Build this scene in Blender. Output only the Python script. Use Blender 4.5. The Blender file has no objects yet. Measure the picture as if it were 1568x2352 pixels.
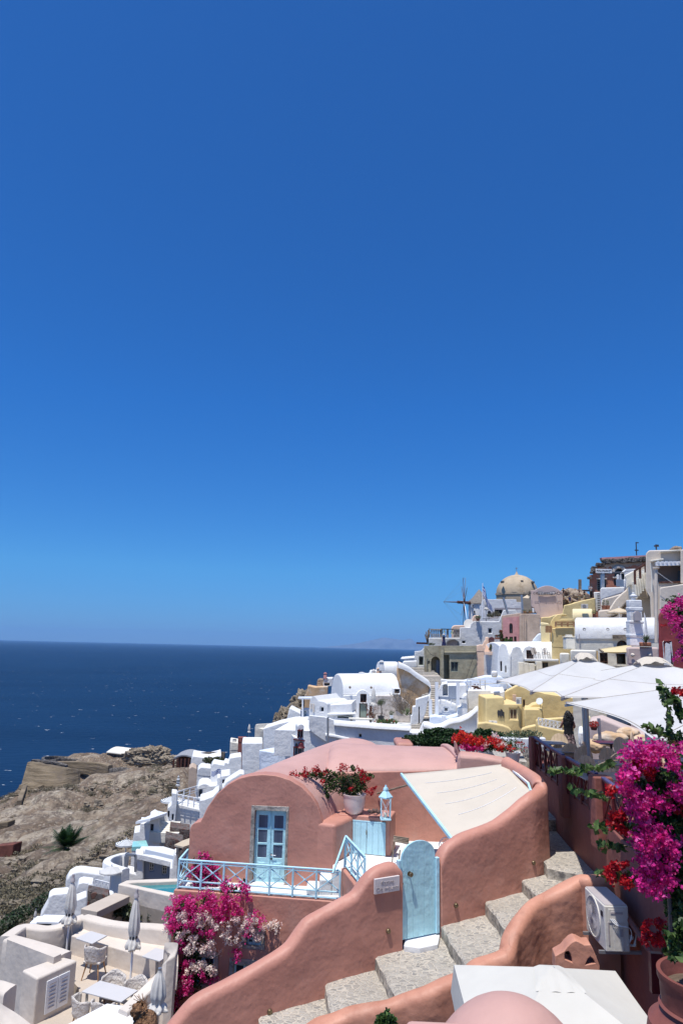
import bpy,bmesh,math,random
from mathutils import Vector,Matrix,noise
from mathutils.geometry import tessellate_polygon
R=math.radians
random.seed(7)
SC=bpy.context.scene
COL=SC.collection
TH,PH,F=R(11.13),R(1.3),1568.0
ct,st,cp,sp=math.cos(TH),math.sin(TH),math.cos(PH),math.sin(PH)
cf=Vector((0,ct,st)); cu0=Vector((0,-st,ct)); cr0=Vector((1,0,0))
cr=cr0*cp+cu0*sp; cu=cu0*cp-cr0*sp
cam=bpy.data.cameras.new('camera'); camo=bpy.data.objects.new('camera',cam); COL.objects.link(camo)
cam.sensor_fit='VERTICAL'; cam.sensor_height=36; cam.lens=24; cam.clip_start=.1; cam.clip_end=90000
m=Matrix.Identity(4)
for i in range(3):
 m[i][0]=cr[i]; m[i][1]=cu[i]; m[i][2]=-cf[i]
camo.matrix_world=m
SC.camera=camo
SUN_EL,LX,LY=73.0,.16,.24
h=math.cos(R(SUN_EL)); az=math.atan2(-LX,-LY)
sdir=Vector((math.sin(az)*h,math.cos(az)*h,math.sin(R(SUN_EL))))
W=bpy.data.worlds.new("World"); SC.world=W; W.use_nodes=True
nt=W.node_tree; bg=nt.nodes['Background']
sky=nt.nodes.new('ShaderNodeTexSky'); sky.sky_type='NISHITA'; sky.sun_disc=False
sky.sun_elevation=R(SUN_EL); sky.sun_rotation=az
sky.altitude=1500; sky.air_density=1.0; sky.dust_density=0.05; sky.ozone_density=5.0
hs=nt.nodes.new('ShaderNodeHueSaturation'); hs.inputs['Saturation'].default_value=1.12; hs.inputs['Value'].default_value=1.0
tc_=nt.nodes.new('ShaderNodeTexCoord'); sx_=nt.nodes.new('ShaderNodeSeparateXYZ'); nt.links.new(tc_.outputs['Generated'],sx_.inputs[0])
rp_=nt.nodes.new('ShaderNodeValToRGB'); nt.links.new(sx_.outputs[2],rp_.inputs[0]); el_=rp_.color_ramp.elements
EXP=.42; k_=2**-EXP
for i_,(z_,c_)in enumerate(((0,(.21,.40,.84)),(.105,(.34,.74,1.05)),(.337,(.30,.83,1.30)),(.736,(.42,.92,1.37)),(.79,(.5,1.0,1.37)),(.86,(2.2,2.1,1.8)),(1,(3.8,3.4,2.7)))):
 e_=el_[i_]if i_<1 else(el_.new(z_)if i_<6 else el_[len(el_)-1]); e_.position=z_; e_.color=(*[v*k_ for v in c_],1)
tm_=nt.nodes.new('ShaderNodeMix'); tm_.data_type='RGBA'; tm_.blend_type='MULTIPLY'; tm_.inputs[0].default_value=1
nt.links.new(sky.outputs[0],hs.inputs['Color']); nt.links.new(hs.outputs[0],tm_.inputs[6]); nt.links.new(rp_.outputs[0],tm_.inputs[7]); nt.links.new(tm_.outputs[2],bg.inputs[0]); bg.inputs[1].default_value=.115
sl=bpy.data.lights.new('sun','SUN'); sl.energy=3.9; sl.angle=R(.53); sl.color=(1,.955,.89)
so=bpy.data.objects.new('sun',sl); COL.objects.link(so); so.rotation_mode='QUATERNION'
so.rotation_quaternion=sdir.to_track_quat('Z','Y')
SC.view_settings.view_transform='Standard'; SC.view_settings.look='None'; SC.view_settings.exposure=EXP; SC.view_settings.gamma=1
SC.render.engine='CYCLES'
try:
 SC.cycles.max_bounces=6; SC.cycles.transparent_max_bounces=16; SC.cycles.volume_bounces=0
except Exception:pass
def ray(px,py):return cf+cr*((px-784)/F)-cu*((py-1176)/F)
def at(px,py,y):
 d=ray(px,py); return d*(y/d.y)
def atz(px,py,z):
 d=ray(px,py); return d*(z/d.z)
def mp(ox,oy,k):return lambda x,y:(ox+x*k,oy+y*k)
A2=mp(999.7,1230,1/7.83); A3=mp(1176.5,1230,.25); B1=mp(392,1500,.25); B2=mp(784.4,1500,.25)
B3=mp(1176.5,1500,.25); C0=mp(0,1650,.25); L0=mp(0,1950,.25); C1=mp(392,1800,.25); M1=mp(195.8,1780,.25)
C3=mp(1176.5,1800,.25); R3=mp(1176.5,2078.5,.25); K3=mp(746.5,1981,.3113); K2=mp(344.5,1981,.3296)
G=mp(660.3,1722.6,.4028); H=mp(373.2,1780,.3113); Q=mp(1177,1808.7,.2494); D=lambda x,y:(x,y)
class PL:
 """vertical plane through pixel (px,py) at forward distance y; yaw turns it"""
 def __init__(s,px,py,y,yaw=0,p=None):
  s.p=Vector(p)if p is not None else at(px,py,y)
  s.d=Vector((math.cos(R(yaw)),math.sin(R(yaw)),0)); s.n=Vector((s.d.y,-s.d.x,0))
 def __call__(s,px,py):
  r=ray(px,py); return r*(s.p.dot(s.n)/r.dot(s.n))
 def off(s,o):
  q=PL(0,0,1,0,s.p+s.n*o); q.d=s.d; q.n=s.n; return q
def mat(name,col,rough=.8,var=.12,vscale=1.5,bump=.25,bscale=18,metal=0,spec=.3,kind=None,col2=None,extra=None):
 m=bpy.data.materials.new(name); m.use_nodes=True; n=m.node_tree.nodes; l=m.node_tree.links
 b=n['Principled BSDF']; b.inputs['Roughness'].default_value=rough; b.inputs['Metallic'].default_value=metal
 b.inputs['Specular IOR Level'].default_value=spec
 tc=n.new('ShaderNodeTexCoord'); geo=n.new('ShaderNodeNewGeometry'); P=geo.outputs['Position']
 def noise_(scale,det=5,rg=.6,vec=None):
  t=n.new('ShaderNodeTexNoise'); t.inputs['Scale'].default_value=scale; t.inputs['Detail'].default_value=det
  t.inputs['Roughness'].default_value=rg; l.new(vec or P,t.inputs['Vector']); return t.outputs['Fac']
 def ramp(fac,stops):
  r=n.new('ShaderNodeValToRGB'); e=r.color_ramp.elements
  while len(e)>1:e.remove(e[-1])
  e[0].position=stops[0][0]; e[0].color=(*stops[0][1],1)
  for p,c in stops[1:]:
   k=e.new(p); k.color=(*c,1)
  l.new(fac,r.inputs['Fac']); return r.outputs['Color']
 def mix(fac,a,c,mode='MIX'):
  x=n.new('ShaderNodeMix'); x.data_type='RGBA'; x.blend_type=mode
  if isinstance(fac,float):x.inputs[0].default_value=fac
  else:l.new(fac,x.inputs[0])
  for v,k in((a,6),(c,7)):
   if isinstance(v,tuple):x.inputs[k].default_value=(*v,1)
   else:l.new(v,x.inputs[k])
  return x.outputs[2]
 def bmp(hgt,strength,dist,prev=None):
  x=n.new('ShaderNodeBump'); x.inputs['Strength'].default_value=strength; x.inputs['Distance'].default_value=dist
  l.new(hgt,x.inputs['Height'])
  if prev:l.new(prev,x.inputs['Normal'])
  return x.outputs['Normal']
 c2=col2 or tuple(c*(1-var*2)for c in col); c1=tuple(min(1,c*(1+var*.5))for c in col)
 base=ramp(noise_(vscale),[(.3,c2),(.62,c1)])
 nrm=None
 if bump:
  nrm=bmp(noise_(bscale,4),bump,.02); nrm=bmp(noise_(bscale*.12,3),min(1,bump*1.6),.12,nrm)
 if kind:base,nrm=kind(n,l,P,noise_,ramp,mix,bmp,base,nrm,b)
 if isinstance(base,tuple):b.inputs['Base Color'].default_value=(*base,1)
 else:l.new(base,b.inputs['Base Color'])
 if nrm:l.new(nrm,b.inputs['Normal'])
 if extra:extra(b,n,l)
 return m
def voro(n,l,P,scale,feat='F1',vec=None,rnd=1):
 t=n.new('ShaderNodeTexVoronoi'); t.feature=feat; t.inputs['Scale'].default_value=scale
 t.inputs['Randomness'].default_value=rnd; l.new(vec or P,t.inputs['Vector']); return t
def warp(n,l,P,noise_scale,amt):
 t=n.new('ShaderNodeTexNoise'); t.inputs['Scale'].default_value=noise_scale; l.new(P,t.inputs['Vector'])
 v=n.new('ShaderNodeVectorMath'); v.operation='MULTIPLY_ADD'; l.new(t.outputs['Color'],v.inputs[0])
 v.inputs[1].default_value=(amt,)*3; l.new(P,v.inputs[2]); return v.outputs[0]
def stonework(scale,stones,mortar,width=.06,bstr=.7,bd=.05,squash=(1,1,1)):
 def k(n,l,P,noise_,ramp,mix,bmp,base,nrm,b):
  v=n.new('ShaderNodeVectorMath'); v.operation='MULTIPLY'; l.new(warp(n,l,P,2.5,.12),v.inputs[0]); v.inputs[1].default_value=squash
  e=voro(n,l,P,scale,'DISTANCE_TO_EDGE',v.outputs[0]); c=voro(n,l,P,scale,'F1',v.outputs[0])
  st_=[(i/(len(stones)-.99),s)for i,s in enumerate(stones)]
  sep=n.new('ShaderNodeSeparateColor'); l.new(c.outputs['Color'],sep.inputs[0])
  sc=mix(noise_(scale*4),ramp(sep.outputs[0],st_),(.5,.5,.5),'OVERLAY')
  f=n.new('ShaderNodeMapRange'); f.inputs[1].default_value=width*.4; f.inputs[2].default_value=width; l.new(e.outputs['Distance'],f.inputs[0])
  o=mix(f.outputs[0],mortar,sc)
  o=mix(ramp(noise_(.8,6,.7),[(.42,(0,0,0)),(.66,(.55,.55,.55))]),o,tuple(c*.72 for c in mortar))
  return o,bmp(f.outputs[0],bstr,bd,bmp(noise_(scale*6),.4,.02))
 return k
def weather(stain,sc=.8,lo=.5,hi=.65,det=8):
 def k(n,l,P,noise_,ramp,mix,bmp,base,nrm,b):
  f=ramp(noise_(sc,det,.68),[(lo,(0,0,0)),(hi,(1,1,1))])
  return mix(f,base,stain),nrm
 return k
def strata(n,l,P,noise_,ramp,mix,bmp,base,nrm,b):
 v=n.new('ShaderNodeVectorMath'); v.operation='MULTIPLY'; l.new(P,v.inputs[0]); v.inputs[1].default_value=(.12,.12,1.1)
 f=noise_(1.0,8,.7,v.outputs[0]); c=ramp(f,[(.34,(.10,.075,.05)),(.5,(.20,.155,.10)),(.64,(.27,.21,.145))])
 c=mix(ramp(noise_(.35,6,.7),[(.5,(0,0,0)),(.68,(.7,.7,.7))]),c,(.15,.12,.095)); return c,bmp(f,.9,.5,bmp(noise_(2,6),.6,.2))
def worn(light,dark,q=1):
 """repainted lime plaster: faint patches, rain streaks, a few hairline cracks"""
 def k(n,l,P,noise_,ramp,mix,bmp,base,nrm,b):
  v=n.new('ShaderNodeVectorMath'); v.operation='MULTIPLY'; l.new(P,v.inputs[0]); v.inputs[1].default_value=(3,3,.35)
  c=mix(ramp(noise_(1.6,4,.6,v.outputs[0]),[(.58,(0,0,0)),(.78,(.35*q,.35*q,.35*q))]),base,dark)
  c=mix(ramp(noise_(.9,7,.65),[(.54,(0,0,0)),(.70,(.32*q,.32*q,.32*q))]),c,light)
  e=voro(n,l,P,.9,'DISTANCE_TO_EDGE',warp(n,l,P,2.2,.5)); f=ramp(e.outputs['Distance'],[(0,(.55*q,.55*q,.55*q)),(.006,(0,0,0))])
  g=n.new('ShaderNodeMath'); g.operation='MULTIPLY'; l.new(f,g.inputs[0]); l.new(ramp(noise_(.5,2),[(.52,(0,0,0)),(.6,(1,1,1))]),g.inputs[1])
  c=mix(g.outputs[0],c,dark); s_=ramp(noise_(60,2),[(.68,(0,0,0)),(.76,(.25,.25,.25))]); return mix(s_,c,light),nrm
 return k
M={}
M['white']=mat('white_plaster',(.72,.72,.71),.85,.03,.6,.45,9,kind=worn((.74,.73,.71),(.50,.48,.44),.7))
M['white2']=mat('rough_white_plaster',(.69,.69,.68),.88,.06,.8,.9,6,kind=worn((.72,.71,.69),(.48,.46,.43),.8))
M['whitewash']=mat('worn_white_plaster',(.78,.775,.76),.9,.05,.8,.5,9,kind=weather((.6,.53,.44),.9,.6,.74))
M['bluewhite']=mat('blue_white_plaster',(.66,.73,.84),.9,.06,.7,.6,8,kind=worn((.72,.74,.78),(.50,.52,.56),.7))
M['cream']=mat('cream_plaster',(.74,.70,.60),.85,.06,.7,.4,9,kind=worn((.76,.73,.65),(.50,.45,.36),.8))
M['beige']=mat('beige_plaster',(.64,.56,.47),.8,.05,.7,.25,10)
M['terr']=mat('terrace_plaster',(.62,.55,.475),.72,.05,1.2,.25,10,kind=worn((.66,.6,.54),(.44,.38,.32),.5))
M['floor']=mat('terrace_floor',(.50,.425,.35),.7,.06,1.0,.15,25)
M['yellow']=mat('yellow_plaster',(.72,.56,.27),.85,.09,.6,.35,8,kind=worn((.78,.66,.42),(.46,.34,.16),.8))
M['yellow2']=mat('pale_yellow_plaster',(.80,.68,.40),.85,.05,.6,.25,8)
M['peach']=mat('peach_plaster',(.80,.57,.42),.85,.05,.8,.25,9)
M['pink']=mat('pink_plaster',(.50,.235,.175),.52,.07,1.1,.22,14,spec=.35,col2=(.43,.195,.145),kind=worn((.58,.36,.29),(.36,.17,.13)))
M['pinksun']=mat('sunlit_pink_plaster',(.53,.315,.27),.6,.06,.9,.2,10,spec=.3)  # same paint as the pink walls, paled so strong sun is in the colour
M['orange']=mat('orange_pink_plaster',(.52,.25,.17),.55,.12,1.6,.4,9,spec=.35,col2=(.40,.175,.115),kind=worn((.60,.37,.27),(.27,.12,.08)))
M['pinkold']=mat('old_pink_plaster',(.56,.28,.27),.9,.1,1,.4,7)
M['tan']=mat('tan_plaster',(.52,.40,.31),.9,.14,.5,.4,7,kind=weather((.36,.27,.22),.5,.56,.7))
M['mauve']=mat('mauve_plaster',(.56,.44,.40),.85,.04,.6,.2,9)
M['wine']=mat('wine_red_plaster',(.26,.052,.055),.8,.1,.9,.3,8)
M['brick']=mat('brick_red_plaster',(.25,.09,.07),.75,.1,.9,.3,12)
M['brown']=mat('aged_concrete',(.40,.36,.25),.92,.14,.45,.7,5,kind=weather((.235,.2,.135),.55,.5,.66))
M['dome']=mat('dome_plaster',(.50,.40,.28),.9,.12,.35,.6,3,kind=weather((.33,.25,.16),.35,.55,.7))
M['ochre']=mat('ochre_stone_wall',(.60,.40,.23),.95,.2,.5,1,5,kind=weather((.64,.57,.48),.45,.52,.66))
M['speck']=mat('speckled_stucco',(.52,.47,.43),.95,.2,2.5,1,5,kind=weather((.24,.2,.17),3,.58,.7))
M['ruin']=mat('ruined_masonry',(.32,.26,.2),.95,.3,1.2,1,4,kind=stonework(2.2,[(.07,.035,.03),(.30,.24,.18),(.42,.34,.26),(.12,.06,.05)],(.40,.32,.24),.08))
M['redruin']=mat('red_ruin_plaster',(.46,.19,.12),.9,.12,.4,.6,5,kind=weather((.36,.24,.18),.6,.56,.62))
M['lava']=mat('lava_stone',(.1,.08,.07),.9,.2,2,1,5,kind=stonework(3.6,[(.05,.04,.04),(.14,.06,.045),(.16,.14,.13),(.07,.05,.05)],(.13,.11,.1),.12))
M['fort']=mat('fort_masonry',(.27,.215,.15),.95,.2,.12,.8,1,kind=strata)
M['darkstone']=mat('dark_dry_stone',(.14,.125,.11),.95,.3,.6,1,2,kind=stonework(1.6,[(.09,.08,.07),(.2,.18,.16),(.13,.12,.11)],(.07,.06,.055),.1))
M['cobble']=mat('cobblestones',(.35,.33,.3),.85,.1,2,.5,12,kind=stonework(8.5,[(.17,.165,.16),(.34,.32,.29),(.42,.39,.345),(.26,.24,.215),(.38,.35,.31)],(.47,.425,.36),.17,.6,.03,(1,1.5,1)))
M['riser']=mat('step_edge_stone',(.46,.42,.35),.9,.3,5,1,8,kind=weather((.15,.14,.13),4,.52,.62))
M['stone']=mat('carved_stone',(.42,.38,.33),.9,.25,3,.9,10,kind=weather((.2,.18,.16),5,.5,.65))
def rockk(n,l,P,noise_,ramp,mix,bmp,base,nrm,b):
 f=noise_(.55,10,.72); c=ramp(f,[(.34,(.16,.12,.085)),(.46,(.33,.27,.195)),(.6,(.43,.36,.27)),(.72,(.50,.43,.33))]); return c,bmp(f,1,1.2,bmp(noise_(3,8,.7),.8,.3))
M['rock']=mat('cliff_rock',(.42,.34,.25),.97,.3,.25,0,kind=rockk)
M['blue']=mat('light_blue_paint',(.46,.74,.84),.42,.05,3,.12,30,spec=.4)
M['bluedoor']=mat('light_blue_door_paint',(.46,.75,.81),.45,.06,4,.15,30,spec=.4)
M['paint']=mat('white_paint',(.80,.81,.82),.4,.03,3,0,spec=.4)
M['greendoor']=mat('grey_green_paint',(.22,.27,.23),.6,.1,2,.2,20)
M['brownwood']=mat('brown_wood',(.11,.045,.03),.6,.2,3,.3,20)
M['redwood']=mat('dark_red_paint',(.115,.016,.018),.4,.15,3,.1,20,spec=.4)
M['bluerail']=mat('dark_blue_paint',(.06,.055,.16),.35,.1,3,.1,20)
M['timber']=mat('light_timber',(.42,.24,.12),.6,.2,5,.2,30)
M['oldwood']=mat('weathered_wood',(.25,.2,.15),.85,.25,4,.6,20)
M['metal']=mat('grey_metal',(.42,.43,.44),.38,.05,4,0,metal=.7)
M['darkmetal']=mat('dark_metal',(.06,.06,.065),.5,.1,4,0,metal=.3)
M['brass']=mat('aged_brass',(.24,.19,.12),.35,.2,8,0,metal=.8)
M['acwhite']=mat('appliance_white',(.66,.62,.55),.45,.04,2,.05,40)
M['acgrey']=mat('appliance_grey',(.42,.38,.38),.5,.05,2,.05,40)
M['grille']=mat('grille_grey',(.30,.30,.31),.5,.2,40,0)
def panek(n,l,P,noise_,ramp,mix,bmp,base,nrm,b):return ramp(noise_(2.2,2),[(.4,(.012,.015,.018)),(.7,(.06,.075,.085))]),None
M['pane']=mat('window_glass',(.03,.04,.045),.12,.2,1,0,spec=.5,kind=panek)
def lacek(n,l,P,noise_,ramp,mix,bmp,base,nrm,b):
 v=voro(n,l,P,28,'F1',rnd=0); return mix(ramp(v.outputs['Distance'],[(.25,(.5,.5,.5)),(.5,(0,0,0))]),(.05,.075,.13),(.30,.36,.46)),None
M['lace']=mat('lace_curtain_glass',(.1,.14,.2),.2,.2,1,0,spec=.5,kind=lacek)
def cloth(name,col,tr=.35,var=.03,bump=.15):
 def ex(b,n,l):
  o=n['Material Output']; t=n.new('ShaderNodeBsdfTranslucent'); t.inputs[0].default_value=(*col,1); mx=n.new('ShaderNodeMixShader')
  mx.inputs[0].default_value=tr; l.new(b.outputs[0],mx.inputs[1]); l.new(t.outputs[0],mx.inputs[2]); l.new(mx.outputs[0],o.inputs[0])
 return mat(name,col,.85,var,1.2,bump,8,extra=ex)
M['canvas']=cloth('cream_canvas',(.585,.52,.43),.06)
M['whitecloth']=cloth('white_canvas',(.58,.56,.505),.06)
M['parasol']=cloth('white_parasol_canvas',(.68,.67,.65),.25,.04)
M['greycloth']=cloth('grey_white_canvas',(.70,.67,.62),.2)
M['sand']=cloth('sand_canvas',(.66,.55,.40),.2)
M['yellowcloth']=cloth('yellow_canvas',(.80,.68,.42),.3)
def stripek(n,l,P,noise_,ramp,mix,bmp,base,nrm,b):
 tc=n.new('ShaderNodeTexCoord'); s=n.new('ShaderNodeSeparateXYZ'); l.new(tc.outputs['UV'],s.inputs[0])
 q=n.new('ShaderNodeMath'); q.operation='MULTIPLY'; q.inputs[1].default_value=7; l.new(s.outputs[1],q.inputs[0])
 w=n.new('ShaderNodeMath'); w.operation='FRACT'; l.new(q.outputs[0],w.inputs[0])
 return mix(ramp(w.outputs[0],[(.45,(0,0,0)),(.5,(1,1,1))]),(.78,.78,.77),(.16,.18,.19)),None
M['stripes']=mat('striped_canvas',(.8,.8,.8),.85,.03,1,0,kind=stripek)
M['wicker']=mat('wicker',(.62,.57,.52),.85,.04,20,.5,80)
M['shadechair']=mat('tan_chair_paint',(.64,.49,.33),.6,.08,5,.1,20)
M['tabletop']=mat('pale_table_top',(.54,.525,.515),.5,.02,2,0)
M['greytop']=mat('grey_table_top',(.35,.32,.30),.5,.05,2,.05,10)
M['terracotta']=mat('terracotta',(.42,.17,.10),.8,.15,3,.4,12)
M['darkclay']=mat('painted_clay',(.21,.07,.055),.6,.14,1.6,.35,10,kind=weather((.13,.05,.045),2.2,.58,.68))
M['glazed']=mat('white_glazed_clay',(.66,.54,.50),.25,.03,2,0,spec=.5)
M['soil']=mat('dry_soil',(.14,.1,.07),.95,.3,6,1,20)
M['bell']=mat('green_bronze',(.22,.25,.16),.5,.2,6,.1,20,metal=.5)
M['marble']=mat('white_marble',(.66,.60,.58),.35,.05,3,.05,30)
M['poolwater']=mat('pool_water',(.035,.20,.22),.08,.2,.8,.12,3,spec=.5)
M['jacuzzi']=mat('turquoise_water',(.30,.62,.58),.1,.08,.8,.1,3,spec=.5)
M['thatch']=mat('thatch',(.25,.22,.19),.95,.25,6,1,14)
M['skin']=mat('skin',(.42,.22,.15),.55,.05,5,0)
M['hairblack']=mat('black_hair',(.012,.01,.01),.4,.2,30,.5,60,spec=.4)
M['hairbrown']=mat('blond_brown_hair',(.27,.14,.065),.45,.4,26,1,70,spec=.4,col2=(.10,.045,.02))
M['blackcloth']=mat('black_cloth',(.015,.015,.018),.85,.2,6,.2,30)
M['navy']=mat('navy_cloth',(.015,.02,.08),.8,.2,6,.2,30)
M['khaki']=mat('khaki_cloth',(.2,.17,.12),.85,.2,6,.2,30)
M['greycl']=mat('grey_cloth',(.3,.31,.33),.85,.2,6,.2,30)
M['print']=mat('printed_cloth',(.30,.22,.21),.85,.1,6,.3,30,kind=weather((.04,.025,.03),14,.45,.52))
M['gold']=mat('gold_clip',(.5,.42,.25),.3,.4,30,.8,60,metal=.6)
M['bluepaint']=mat('flag_blue',(.02,.075,.33),.8,.05,2,0)
M['letters']=mat('black_letters',(.02,.02,.03),.6,0,1,0)
M['skybluewall']=mat('grey_blue_plaster',(.27,.31,.38),.85,.05,.8,.25,9)
M['shutter']=mat('brown_shutter',(.20,.13,.08),.8,.1,2,.3,20)
def leafm(name,col,tr=.3,rough=.5,var=.35):
 def ex(b,n,l):
  o=n['Material Output']; t=n.new('ShaderNodeBsdfTranslucent'); t.inputs[0].default_value=(*[min(1,c*1.5)for c in col],1); mx=n.new('ShaderNodeMixShader')
  mx.inputs[0].default_value=tr; l.new(b.outputs[0],mx.inputs[1]); l.new(t.outputs[0],mx.inputs[2]); l.new(mx.outputs[0],o.inputs[0])
 return mat(name,col,rough,var,9,0,extra=ex,spec=.4)
LEAF=[leafm('leaf_green',(.055,.11,.025)),leafm('leaf_dark',(.022,.055,.014)),leafm('leaf_light',(.12,.19,.05))]
HEDGE=[leafm('hedge_green',(.028,.07,.018),.15),leafm('hedge_dark',(.014,.038,.012),.15),leafm('hedge_light',(.06,.12,.03),.15)]
OLIVE=[leafm('olive_green',(.12,.15,.075)),leafm('olive_dark',(.06,.08,.04)),leafm('olive_light',(.2,.23,.13))]
MAG=[leafm('magenta_bract',(.74,.035,.28),.4),leafm('deep_magenta_bract',(.50,.014,.17),.4),leafm('pale_magenta_bract',(.85,.20,.48),.4)]
PUR=[leafm('purple_bract',(.72,.03,.29),.4),leafm('deep_purple_bract',(.46,.012,.16),.4),leafm('bright_purple_bract',(.84,.15,.46),.4)]
RED=[leafm('red_bract',(.50,.012,.02),.35),leafm('deep_red_bract',(.28,.005,.015),.35)]
WHT=[leafm('white_bract',(.86,.76,.66),.35,var=.1),leafm('pinkish_bract',(.82,.58,.55),.3,var=.1)]
ORG=[leafm('scarlet_petal',(.70,.05,.02),.3),leafm('crimson_petal',(.50,.01,.03),.3)]
DRY=[leafm('dry_scrub',(.17,.145,.09),.1,.9),leafm('grey_scrub',(.12,.11,.085),.1,.9),leafm('pale_scrub',(.26,.22,.14),.1,.9)]
def wloc(o):
 v=Vector((0,0,0))
 while o:v+=o.location; o=o.parent
 return v
class MB:
 def __init__(s):s.v=[]; s.f=[]; s.mi=[]; s.uv={}; s.cm=0
 def add(s,vs,fs):
  b=len(s.v); s.v+=[Vector(v)for v in vs]; s.f+=[tuple(i+b for i in f)for f in fs]; s.mi+=[s.cm]*len(fs); return b
 def box(s,c,sz,rz=0,taper=1,M4=None):
  x,y,z=(a/2 for a in sz); vs=[]
  for k in(-1,1):
   t=taper if k>0 else 1
   vs+=[(-x*t,-y*t,k*z),(x*t,-y*t,k*z),(x*t,y*t,k*z),(-x*t,y*t,k*z)]
  m=Matrix.Translation(c)@(M4 if M4 is not None else Matrix.Rotation(rz,4,'Z'))
  s.add([m@Vector(v)for v in vs],[(3,2,1,0),(4,5,6,7),(0,1,5,4),(1,2,6,5),(2,3,7,6),(3,0,4,7)]); return s
 def bar(s,a,b,w,hh=None,up=(0,0,1)):
  a=Vector(a); b=Vector(b); hh=hh or w; d=(b-a); L=d.length
  if L<1e-6:return s
  d.normalize(); u=Vector(up)
  if abs(d.dot(u))>.98:u=Vector((0,1,0))
  x=d.cross(u).normalized(); z=x.cross(d)
  vs=[p+x*(i*w/2)+z*(j*hh/2)for p in(a,b)for i,j in((-1,-1),(1,-1),(1,1),(-1,1))]
  s.add(vs,[(0,1,2,3),(7,6,5,4),(4,5,1,0),(5,6,2,1),(6,7,3,2),(7,4,0,3)]); return s
 def tube(s,pts,rs,n=8,cap=True):
  pts=[Vector(p)for p in pts]; k=len(pts); rs=rs if isinstance(rs,(list,tuple))else[rs]*k
  vs=[]; ref=Vector((0,0,1))
  for i,p in enumerate(pts):
   d=(pts[min(i+1,k-1)]-pts[max(i-1,0)]).normalized()
   if abs(d.dot(ref))>.95:ref=Vector((1,0,0))if abs(d.x)<.9 else Vector((0,1,0))
   x=d.cross(ref).normalized(); y=d.cross(x)
   vs+=[p+(x*math.cos(2*math.pi*j/n)+y*math.sin(2*math.pi*j/n))*rs[i]for j in range(n)]
  fs=[(i*n+j,i*n+(j+1)%n,(i+1)*n+(j+1)%n,(i+1)*n+j)for i in range(k-1)for j in range(n)]
  if cap:fs+=[tuple(range(n))[::-1],tuple((k-1)*n+j for j in range(n))]
  s.add(vs,fs); return s
 def lathe(s,c,prof,n=24,cap=True,sx=1,sy=1,amp=0,lob=8):
  c=Vector(c); k=len(prof)
  vs=[c+Vector((r*math.cos(2*math.pi*j/n)*sx*(1+amp*math.cos(lob*2*math.pi*j/n)),r*math.sin(2*math.pi*j/n)*sy*(1+amp*math.cos(lob*2*math.pi*j/n)),z))for r,z in prof for j in range(n)]
  fs=[(i*n+j,i*n+(j+1)%n,(i+1)*n+(j+1)%n,(i+1)*n+j)for i in range(k-1)for j in range(n)]
  if cap:fs+=[tuple(range(n))[::-1],tuple((k-1)*n+j for j in range(n))]
  s.add(vs,fs); return s
 def ext(s,outline,vec,holes=()):
  """solid: planar outline swept along vec, with through holes"""
  loops=[list(map(Vector,outline))]+[list(map(Vector,hh))for hh in holes]; vec=Vector(vec)
  flat=[p for lp in loops for p in lp]; tris=tessellate_polygon(loops); n=len(flat)
  b=len(s.v); s.v+=flat+[p+vec for p in flat]
  nn=Vector((0,0,0))
  for t in tris:nn+=(flat[t[1]]-flat[t[0]]).cross(flat[t[2]]-flat[t[0]])
  flip=nn.dot(vec)>0
  if len(loops)==1:
   ts=[tuple(range(n))]
   nn=Vector((0,0,0))
   for i in range(n):nn+=(flat[i]-flat[0]).cross(flat[(i+1)%n]-flat[0])
   flip=nn.dot(vec)>0
  else:ts=tris
  for t in ts:
   t=tuple(t)if not flip else tuple(t)[::-1]
   s.f.append(tuple(b+i for i in t)); s.f.append(tuple(b+n+i for i in t[::-1])); s.mi+=[s.cm]*2
  o=0
  for lp in loops:
   m_=len(lp)
   for i in range(m_):
    j=(i+1)%m_; q=(b+o+i,b+o+j,b+n+o+j,b+n+o+i)
    s.f.append(q); s.mi.append(s.cm)
   o+=m_
  return s
 def quad(s,*p):s.add(p,[tuple(range(len(p)))]); return s
 def grid(s,fn,nu,nv,uv=False):
  b=s.add([fn(i/nu,j/nv)for j in range(nv+1)for i in range(nu+1)],[(j*(nu+1)+i,j*(nu+1)+i+1,(j+1)*(nu+1)+i+1,(j+1)*(nu+1)+i)for j in range(nv)for i in range(nu)])
  if uv:
   for j in range(nv+1):
    for i in range(nu+1):s.uv[b+j*(nu+1)+i]=(i/nu,j/nv)
  return s
 def build(s,name,mats,parent=None,smooth=False,bevel=0,seg=2,ang=35,local=False,solid=0,sub=0,fixn=True):
  me=bpy.data.meshes.new(name); off=wloc(parent)if(parent and not local)else Vector((0,0,0))
  me.from_pydata([tuple(v-off)for v in s.v],[],s.f)
  mats=mats if isinstance(mats,(list,tuple))else[mats]
  for m_ in mats:me.materials.append(M[m_]if isinstance(m_,str)else m_)
  if len(mats)>1:
   for p,k in zip(me.polygons,s.mi):p.material_index=min(k,len(mats)-1)
  if s.uv:
   ul=me.uv_layers.new(name='UVMap')
   for lp in me.loops:ul.data[lp.index].uv=s.uv.get(lp.vertex_index,(0,0))
  if fixn and len(s.f)<30000:
   bm=bmesh.new(); bm.from_mesh(me); bmesh.ops.recalc_face_normals(bm,faces=bm.faces); bm.to_mesh(me); bm.free()
  if smooth:
   me.polygons.foreach_set('use_smooth',[True]*len(me.polygons))
   try:
    if smooth!='all':me.set_sharp_from_angle(angle=R(40))
   except Exception:pass
  o=bpy.data.objects.new(name,me); COL.objects.link(o); o.parent=parent
  if solid:
   q=o.modifiers.new('solid','SOLIDIFY'); q.thickness=solid; q.offset=0
  if sub:
   q=o.modifiers.new('sub','SUBSURF'); q.levels=q.render_levels=sub
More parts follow.
